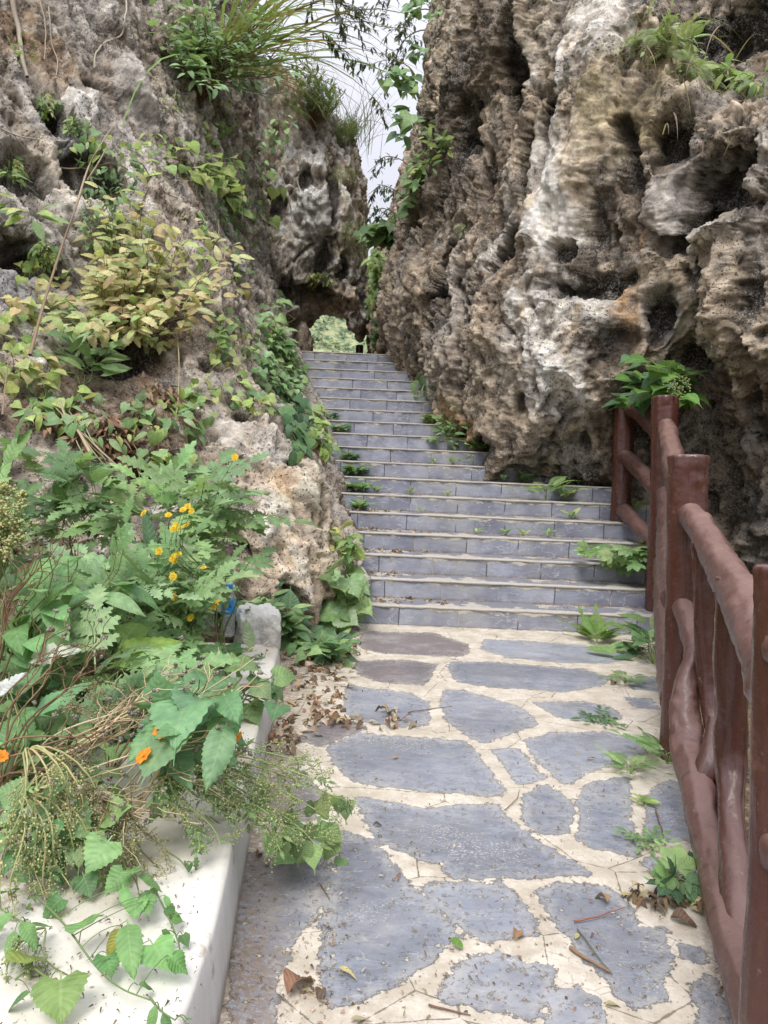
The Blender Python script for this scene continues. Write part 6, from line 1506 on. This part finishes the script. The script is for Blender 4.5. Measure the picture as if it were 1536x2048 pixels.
mk = MB(); mk.add(*curl_mark('a', [(.008, -.004), (.014, .006), (.019, .016)], .0022, NAVY)); mk.add(*curl_mark('a', [(.019, .016), (.020, .006), (.023, -.004)], .0022, NAVY)); mk.add(*curl_mark('a', [(.012, .001), (.017, .002), (.022, .001)], .0014, NAVY))
mk.build('navy_emblem', NAVY, lab)

# ================================================================== fallen leaves, litter, twigs
T_DRY = [blade(6, 4, 'ovate', .5, .35, c, wav=w, seed=i) for i, (c, w) in enumerate(((.9, .3), (1.4, .5), (.5, .2), (1.8, .4)))]
T_CURL = [blade(8, 4, 'lance', .45, .9, c, wav=.3, seed=i) for i, c in enumerate((.8, 1.5))]
def litter(name, label, pts, size, pal, kind='stuff', up=.4):
    L = Fol()
    for p in pts:
        d = nrm(np.array([random.gauss(0, 1), random.gauss(0, 1), random.gauss(0, .25)]))
        L.add(random.choice(T_DRY + T_CURL), p, d, nrm(np.array([random.gauss(0, up), random.gauss(0, up), 1.0])), random.uniform(*size), jit(random.choice(pal), .25))
    return tag(L.build(name, M_DRY), label, kind=kind)
def scatter(regs, z, zr):
    return [on_z(px + rx * random.gauss(0, .5), py + ry * random.gauss(0, .5), z) + np.array([0, 0, random.random() * zr]) for (px, py, rx, ry, n) in regs for _ in range(n)]
LIT = DRY + [(.45, .36, .27), (.22, .11, .06), (.5, .42, .32), (.40, .28, .18)]
litter('leaf_litter', 'brown leaf litter piled along the left side of the path below the stairs', scatter([(620, 1400, 60, 60, 75), (660, 1440, 70, 34, 50), (690, 1290, 34, 30, 70), (600, 1330, 70, 45, 60), (650, 1340, 70, 34, 50), (570, 1480, 40, 40, 50), (780, 1440, 50, 24, 24)], .008, .022), (.035, .085), LIT)
litter('leaf_litter', 'scattered crumbs of leaf and bark over the paving', scatter([(900, 1650, 420, 260, 260), (1000, 1950, 420, 120, 160), (620, 1980, 70, 90, 130), (660, 1870, 40, 60, 50), (900, 1330, 300, 60, 70)], .006, .004), (.006, .018), LIT, up=.25)
litter('leaf_litter', 'dark gritty crumbs along the right edge of the path under the railing', [q for q in scatter([(1400 + k * 9, 1560 + k * 48, 28, 40, 110) for k in range(10)], .006, .01)], (.006, .02), [(.10, .06, .04), (.2, .13, .08), (.06, .04, .03), (.4, .3, .2)], up=.6)
litter('leaf_litter', 'dry leaves lying behind the low plant by the railing', scatter([(1330, 1800, 60, 25, 34), (1270, 1790, 25, 14, 8), (1400, 1800, 20, 40, 18)], .012, .03), (.03, .06), [(.16, .09, .05), (.09, .05, .035), (.4, .33, .2)])
hp = []
for (px, py, rx, ry, n) in [(275, 925, 60, 28, 170), (200, 880, 70, 25, 110), (110, 840, 60, 30, 90), (240, 860, 60, 20, 90), (330, 800, 40, 30, 50)]:
    for _ in range(n):
        P, N, d = hit(px + rx * random.gauss(0, .5), py + ry * random.gauss(0, .5), 1); hp.append(P + N * random.uniform(.0, .05) + np.array([0, 0, .01]))
litter('leaf_litter', 'red brown dead leaves caught on the slope below the yellow shrub', hp, (.06, .14), [(.25, .13, .08), (.18, .09, .055), (.34, .21, .14)])
litter('leaf_litter', 'crumbs of bark and soil scattered over the white wall top', [on_z(random.uniform(-40, 400), random.uniform(1740, 2048), .222) for _ in range(260)], (.003, .013), [(.1, .06, .04), (.2, .13, .08)])
for i, (a, b, n) in enumerate([(712, 800, 50), (712, 900, 70), (715, 860, 44), (700, 800, 24), (715, 880, 40)]):
    tg = [2, 1, 3, 5, 4][i]
    litter('leaf_litter', 'dry brown leaves lying at the left end of the %s step' % ['second', 'first', 'third', 'fifth', 'fourth'][i], [on_step(a + (b - a) * random.random() ** 1.6, tg) + np.array([0, random.uniform(-.12, .1), .006]) for _ in range(n)], (.03, .075), LIT)
litter('leaf_litter', 'brown crumbs caught along the back of the steps', [on_step(random.uniform(720, 1290), random.randint(1, 6)) + np.array([0, random.uniform(-.05, .11), .004]) for _ in range(330)], (.008, .03), LIT, up=.3)
def leafy(label, px, py, ang, s, tint, tp, z=.012, name='fallen_leaf', tilt=.3, grp=None):
    L = Fol(); L.add(tp, np.zeros(3), np.array([math.cos(ang), math.sin(ang), .1]), nrm(np.array([random.gauss(0, tilt), random.gauss(0, tilt), 1.0])), s, tint)
    o = L.build(name, M_DRY); o.location = [float(v) for v in on_z(px, py, z)]; return tag(o, label, 'leaf', grp)
BRN, YLW = (.25, .13, .085), (.52, .45, .2)
leafy('large curled brown leaf in the bottom mortar joint left of centre', 575, 1990, 1.1, .13, BRN, T_CURL[1], .02)
leafy('pale yellow leaf lying on the slate near the bottom of the path', 675, 1935, -.5, .06, YLW, T_DRY[2])
leafy('small green leaf standing in the joint left of the bottom slates', 912, 1890, 1.2, .042, (.13, .27, .05), T_HEART[1], .02)
leafy('narrow brown leaf on the slate right of the small green leaf', 1030, 1880, 1.2, .07, (.36, .2, .11), T_CURL[0])
leafy('yellow leaf on the bottom right slate', 1150, 1878, 1.0, .04, (.46, .42, .2), T_DRY[2])
leafy('yellow leaf in the joint below the bottom right slate', 1210, 2010, .2, .05, (.46, .41, .2), T_DRY[0])
leafy('brown curled leaf left of the low plant by the railing', 1215, 1805, 1.9, .07, (.33, .2, .12), T_CURL[1])
leafy('yellow leaf beside the brown curled leaf', 1240, 1790, .1, .055, (.5, .4, .18), T_DRY[2])
leafy('dark dead leaf under the low plant by the railing', 1340, 1835, -.4, .09, (.16, .09, .065), T_CURL[0])
leafy('small orange brown leaf on the large slate left of centre', 785, 1515, .6, .04, (.5, .28, .16), T_DRY[0])
leafy('tiny yellowish leaf on the slate beside the railing post', 1175, 1518, .6, .05, (.36, .24, .16), T_DRY[2])
leafy('brown leaf beside the weed near the right edge below the stairs', 1222, 1368, .9, .09, (.2, .11, .07), T_CURL[0])
leafy('yellow leaf at the foot of the wall by the spray', 535, 1730, 1.8, .035, (.46, .36, .12), T_DRY[0])
leafy('brown dead leaf at the foot of the wall by the spray', 512, 1712, 1.2, .05, (.16, .09, .06), T_CURL[1])
leafy('yellow crumpled leaf at the bottom beside the curled brown leaf', 605, 1985, .5, .035, (.5, .4, .08), T_DRY[1])
leafy('dark curled leaf below the curled brown leaf', 635, 2000, 1.4, .06, (.15, .09, .07), T_CURL[0])
leafy('pale leaf at the bottom edge of the photo', 700, 2040, .2, .05, (.45, .38, .25), T_DRY[2])
leafy('dark leaf on the paving right of the heart leaved vine', 748, 1648, .3, .04, (.1, .07, .06), T_DRY[1])
leafy('orange leaf at the top of the paving near the stairs', 925, 1290, .3, .05, (.5, .3, .13), T_DRY[0])
leafy('fallen orange petal on the white wall top', 200, 1953, .5, .016, (.75, .12, .02), T_SM[0], .235)
torn('crumpled white backed leaf in the leaf litter at the left of the path', 655, 1420, 4.05, (705, 1402, 4.0), .16, WH)
torn('white backed leaf lying above the crumpled one in the litter', 605, 1385, 4.35, (640, 1360, 4.3), .13, (.58, .62, .56))
torn('small white backed leaf on the paving beside the litter', 745, 1425, 4.05, (775, 1415, 4.0), .09, WH)
torn('thin white scrap of leaf at the lower edge of the litter', 665, 1480, 3.65, (685, 1470, 3.6), .06, WH)
def twig(label, pxs, r=.003, z=.01, tint=(.17, .10, .065)):
    P = np.array([on_z(x, y, z) for x, y in pxs]); C = catmull(P, np.linspace(0, len(P) - 1, 8 * len(P))); C = C + .004 * np.stack([fbm(C * 14 + 3, 2), fbm(C * 14 + 8, 2), np.abs(fbm(C * 14, 2))], 1)
    L = Fol(); L.tube(C, r, r * .5, tint, 5); return tag(L.build('twig', M_STEM), label, 'twig')
twig('thin twig lying across the mortar joint near the top of the paving', [(815, 1425), (860, 1418), (905, 1413)])
twig('reddish twig on the bottom right slate pointing at the low plant', [(1150, 1843), (1200, 1832), (1250, 1815)], .003, .012, (.3, .12, .09))
twig('green stalk lying on the bottom right slate', [(1155, 1858), (1190, 1905), (1225, 1950)], .0025, .01, (.14, .15, .09))
twig('dark twig in the joint at the bottom of the paving', [(855, 2010), (900, 2022), (940, 2030)], .003)
twig('bark strip in the joint left of the bottom right slate', [(1140, 1895), (1165, 1912), (1220, 1945)], .006, .012, (.25, .16, .1))
twig('short twig on the left slate near the wall', [(640, 1290 + 480), (660, 1800)], .0025)
twig('thin twig near the right edge of the paving by the middle slates', [(1310, 1620), (1325, 1660), (1330, 1690)], .003)
twig('fine twig in the joint between the middle slates', [(1010, 1620), (1030, 1600), (1040, 1580)], .002)
# roots, vines and dead stems on the left cliff
vine_line('hanging_root', 'thick pale root hanging down at the top left corner', [(20, -10), (30, 60), (38, 110), (50, 160)], 'hit', .03, (.36, .30, .24), 'root')
vine_line('hanging_root', 'thin pale roots trailing beside the thick root', [(95, 20), (100, 80), (108, 130), (106, 190)], 'hit', .008, (.40, .34, .28), 'root')
vine_line('hanging_root', 'thin root hanging left of the grey slab', [(75, 0), (82, 60), (88, 130)], 'hit', .008, (.36, .30, .24), 'root')
vine_line('dry_vine', 'pale bent vine curving down the grey slab', [(250, -5), (247, 40), (238, 75), (212, 92), (200, 120), (185, 145)], 'hit', .012, (.42, .38, .30), 'vine')
vine_line('dry_vine', 'thin pale vine stretched across the left edge of the cliff', [(0, 268), (50, 280), (120, 283)], 'hit', .008, (.42, .38, .32), 'vine')
vine_line('dry_vine', 'thin vine slanting down from the left edge to the shrub', [(0, 245), (30, 280), (50, 310)], 'hit', .007, (.30, .24, .18), 'vine')
def dead(label, pxs, off, r, tint=(.26, .18, .12)):
    P = []
    for x, y in pxs: h = hit(x, y, 1); P.append(h[0] - nrm(ray(x, y)) * off)
    C = catmull(np.array(P), np.linspace(0, len(P) - 1, 10 * len(P))); L = Fol(); L.tube(C, r, r * .5, tint, 5); return tag(L.build('dead_stem', M_STEM), label, 'dead stem')
dead('long bare brown stem leaning through the yellow shrub', [(60, 710), (90, 600), (125, 490), (150, 420), (165, 380)], .7, .012)
dead('forked pale dead stem above the yellow shrub', [(150, 420), (175, 340), (195, 300), (222, 258)], .55, .010, (.38, .3, .2))
dead('pale dead stem right of the forked one', [(175, 360), (200, 320), (224, 275)], .5, .009, (.4, .32, .22))
dead('thin bare stem hanging below the yellow shrub', [(352, 655), (358, 720), (356, 800), (352, 830)], .25, .006, (.4, .32, .2))
dead('thin bare stem at the left edge beside the creeper', [(5, 830), (12, 760), (20, 700)], .4, .007)
dead('bundle of straw stems on the slope at the left', [(180, 905), (155, 860), (130, 830), (120, 800)], .25, .012, (.40, .32, .22))
for k in range(8):
    a, b = random.gauss(0, 14), random.gauss(0, 22)
    dead('straw stem lying on the brown slope at the left', [(215 + a + 4 * k, 945 + b * .5), (180 + a, 890 + b * .4), (130 + b + 3 * k, 815 + a)], .08 + .02 * k, .005, jit((.42, .34, .24), .2))['group'] = 'straw stems on the slope'
for k, (lb, p) in enumerate([('thin bare twig trailing over the rock above the yellow shrub', [(260, 330), (300, 345), (350, 400), (400, 420)]), ('thin brown vine crossing the rock right of the yellow shrub', [(380, 330), (420, 420), (440, 520), (470, 600)]),
        ('fine brown vine hanging below the reed grass', [(430, 215), (440, 280), (455, 340), (450, 400)]), ('thin twig slanting over the tan strata by the ivy', [(420, 640), (470, 700), (490, 780)]), ('fine root hanging beside the grey slab on its right', [(335, 90), (345, 160), (340, 230), (352, 300)]),
        ('thin brown vine looping across the left cliff under the grey slab', [(100, 330), (170, 350), (230, 330), (290, 360)])]):
    vine_line('dry_vine', lb, p, 'hit', .007, jit((.30, .22, .15), .3), 'vine', None, .05)
climber('creeper', 'sparse yellow green trailing leaves across the upper left cliff', 'creeper', [(300, 300, 70, 40, 34), (180, 300, 60, 40, 24), (440, 250, 40, 40, 26), (250, 470, 60, 60, 26), (390, 480, 40, 60, 26)], T_HEART + T_OV, (.08, .14), YGR + GRN, (.02, .15), which=1)
climber('creeper', 'small green leaves scattered over the rock between the shrub and the arch', 'creeper', [(490, 500, 30, 50, 30), (520, 300, 40, 50, 34), (560, 260, 30, 40, 24), (470, 330, 30, 40, 24)], T_OV + T_SM, (.08, .14), GRN + BLG, (.02, .15), which=1)
# ================================================================== the hillside beyond the arch
X, Y = np.meshgrid(np.linspace(-70, 60, 90), np.linspace(24, 150, 90), indexing='ij')
f = np.stack([X.ravel() * .05, Y.ravel() * .05, X.ravel() * 0], 1)
Z = (-3 + 31 * sstep(26, 105, Y.ravel()) * (1 + .1 * fbm(f, 3)) + 1.2 * fbm(f * 3, 3)).reshape(X.shape)
mh = NT('hazy_hillside'); co = mh.coord('Object')  # distance haze painted in as paler hill and leaf colours
tag(link('hill', grid_mesh('hill', np.stack([X, Y, Z], -1)), mh.done(mh.bsdf(mh.mix(mh.ramp(mh.noise(co, 1.1, 6, .75), .4, .6), (.07, .12, .06), (.34, .36, .20)), .95))), kind='structure')
L = Fol(); M_HAZE = leaf_material('hazy_foliage', .2, .8); CLEAR.clear()
TF = blade(1, 2, 'ovate', .9, .2, .3); TF = blade(2, 2, 'ovate', .8, .15, .3)
for k in range(900):
    y = random.uniform(48, 84); x = random.uniform(-.21, .09) * y
    ii = min(88, int((x + 70) / 130 * 89)); jj = min(88, int((y - 24) / 126 * 89)); z = Z[ii, jj]
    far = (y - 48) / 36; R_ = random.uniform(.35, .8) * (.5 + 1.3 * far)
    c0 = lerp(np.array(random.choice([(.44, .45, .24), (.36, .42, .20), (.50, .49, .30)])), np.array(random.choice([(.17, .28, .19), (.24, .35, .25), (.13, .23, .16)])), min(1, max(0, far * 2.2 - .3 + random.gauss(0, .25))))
    for q in range(22):
        v = np.array([random.gauss(0, 1), random.gauss(0, 1), random.gauss(0, 1)]); v = nrm(v) * R_ * random.uniform(.5, 1.05); v[2] *= .8
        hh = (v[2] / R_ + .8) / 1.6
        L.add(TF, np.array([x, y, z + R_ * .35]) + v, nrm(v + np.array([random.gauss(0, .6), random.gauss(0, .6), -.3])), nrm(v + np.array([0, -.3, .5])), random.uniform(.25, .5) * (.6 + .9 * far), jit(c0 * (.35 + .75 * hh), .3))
tag(L.build('far_wood', M_HAZE), 'pale hazy scrub and trees on the hillside seen through the arch', kind='stuff')
# weeds and litter on the earth beyond the railing and at the far left of the bed
L = Fol()
for k in range(900):
    y = random.uniform(2.2, 6.6); x = random.uniform(1.0 + .22 * y, 4.4)
    if perlin(np.array([[x * .9, y * .9, 2.0]]))[0] < -.05: continue
    L.add(random.choice(T_OV + T_HEART + T_CUT2), np.array([x, y, -.03 + .16 * random.random()]), nrm(np.array([random.gauss(0, 1), random.gauss(-.2, 1), .15])), np.array([random.gauss(0, .3), random.gauss(-.2, .3), 1.0]), random.uniform(.06, .14), jit(random.choice(GRN + DKG)))
for k in range(700):
    x = random.uniform(-5, -1.6); y = random.uniform(-.5, 3.6)
    if perlin(np.array([[x * .8, y * .8, 5.0]]))[0] < -.1: continue
    L.add(random.choice(T_OV + T_HEART + T_CUT), np.array([x, y, .2 + .25 * random.random()]), nrm(np.array([random.gauss(0, 1), random.gauss(-.2, 1), .1])), np.array([random.gauss(0, .3), random.gauss(-.2, .3), 1.0]), random.uniform(.08, .18), jit(random.choice(GRN + DKG)))
tag(L.build('ground_cover', M_LEAF), 'low green weeds covering the earth beyond the railing and the bed', kind='stuff')
litter('leaf_litter', 'dead leaves lying on the earth beyond the railing', [np.array([random.uniform(1.9, 4.6), random.uniform(2.0, 6.8), -.025]) for _ in range(420)], (.04, .09), LIT)
# ================================================================== light
w = bpy.data.worlds.new('World'); sc.world = w; w.use_nodes = True
nt = w.node_tree; nt.nodes.clear()
sky = nt.nodes.new('ShaderNodeTexSky'); sky.sky_type = 'NISHITA'; sky.sun_disc = False
SUN_EL, SUN_AZ = math.radians(58), math.radians(196)     # azimuth clockwise from +Y
sky.sun_elevation = SUN_EL; sky.sun_rotation = SUN_AZ
sky.air_density = 1.2; sky.dust_density = 4.0; sky.ozone_density = 1.0
hsv = nt.nodes.new('ShaderNodeHueSaturation'); hsv.inputs['Saturation'].default_value = .28
mx = nt.nodes.new('ShaderNodeMix'); mx.data_type = 'RGBA'
mx.inputs[0].default_value = .8
tc = nt.nodes.new('ShaderNodeTexCoord'); sp = nt.nodes.new('ShaderNodeSeparateXYZ'); nt.links.new(tc.outputs['Generated'], sp.inputs[0])
mr = nt.nodes.new('ShaderNodeMapRange'); mr.inputs[1].default_value = 0; mr.inputs[2].default_value = 1; mr.inputs[3].default_value = .5; mr.inputs[4].default_value = 1.75
nt.links.new(sp.outputs[2], mr.inputs[0])
cl = nt.nodes.new('ShaderNodeVectorMath'); cl.operation = 'SCALE'; cl.inputs[0].default_value = (7.3, 7.4, 8.3); nt.links.new(mr.outputs[0], cl.inputs['Scale'])
nt.links.new(cl.outputs[0], mx.inputs[7])
bg = nt.nodes.new('ShaderNodeBackground'); bg.inputs['Strength'].default_value = .14
out = nt.nodes.new('ShaderNodeOutputWorld')
nt.links.new(sky.outputs[0], hsv.inputs['Color']); nt.links.new(hsv.outputs[0], mx.inputs[6])
nt.links.new(mx.outputs[2], bg.inputs[0]); nt.links.new(bg.outputs[0], out.inputs[0])
sd_ = bpy.data.lights.new('sun', 'SUN'); sd_.energy = 3.1; sd_.angle = math.radians(24); sd_.color = (1.0, .97, .935)
sun = bpy.data.objects.new('sun', sd_); COL.objects.link(sun)
dirv = Vector((math.sin(SUN_AZ) * math.cos(SUN_EL), math.cos(SUN_AZ) * math.cos(SUN_EL), math.sin(SUN_EL)))
sun.rotation_euler = dirv.to_track_quat('Z', 'Y').to_euler(); sun.location = (2, -4, 12)
sc.view_settings.view_transform = 'Standard'; sc.view_settings.look = 'None'
sc.view_settings.exposure = 0; sc.view_settings.gamma = 1
sc.cycles.use_denoising = True
sc.cycles.max_bounces = 5; sc.cycles.diffuse_bounces = 4; sc.cycles.glossy_bounces = 2
sc.cycles.transmission_bounces = 4; sc.cycles.transparent_max_bounces = 6
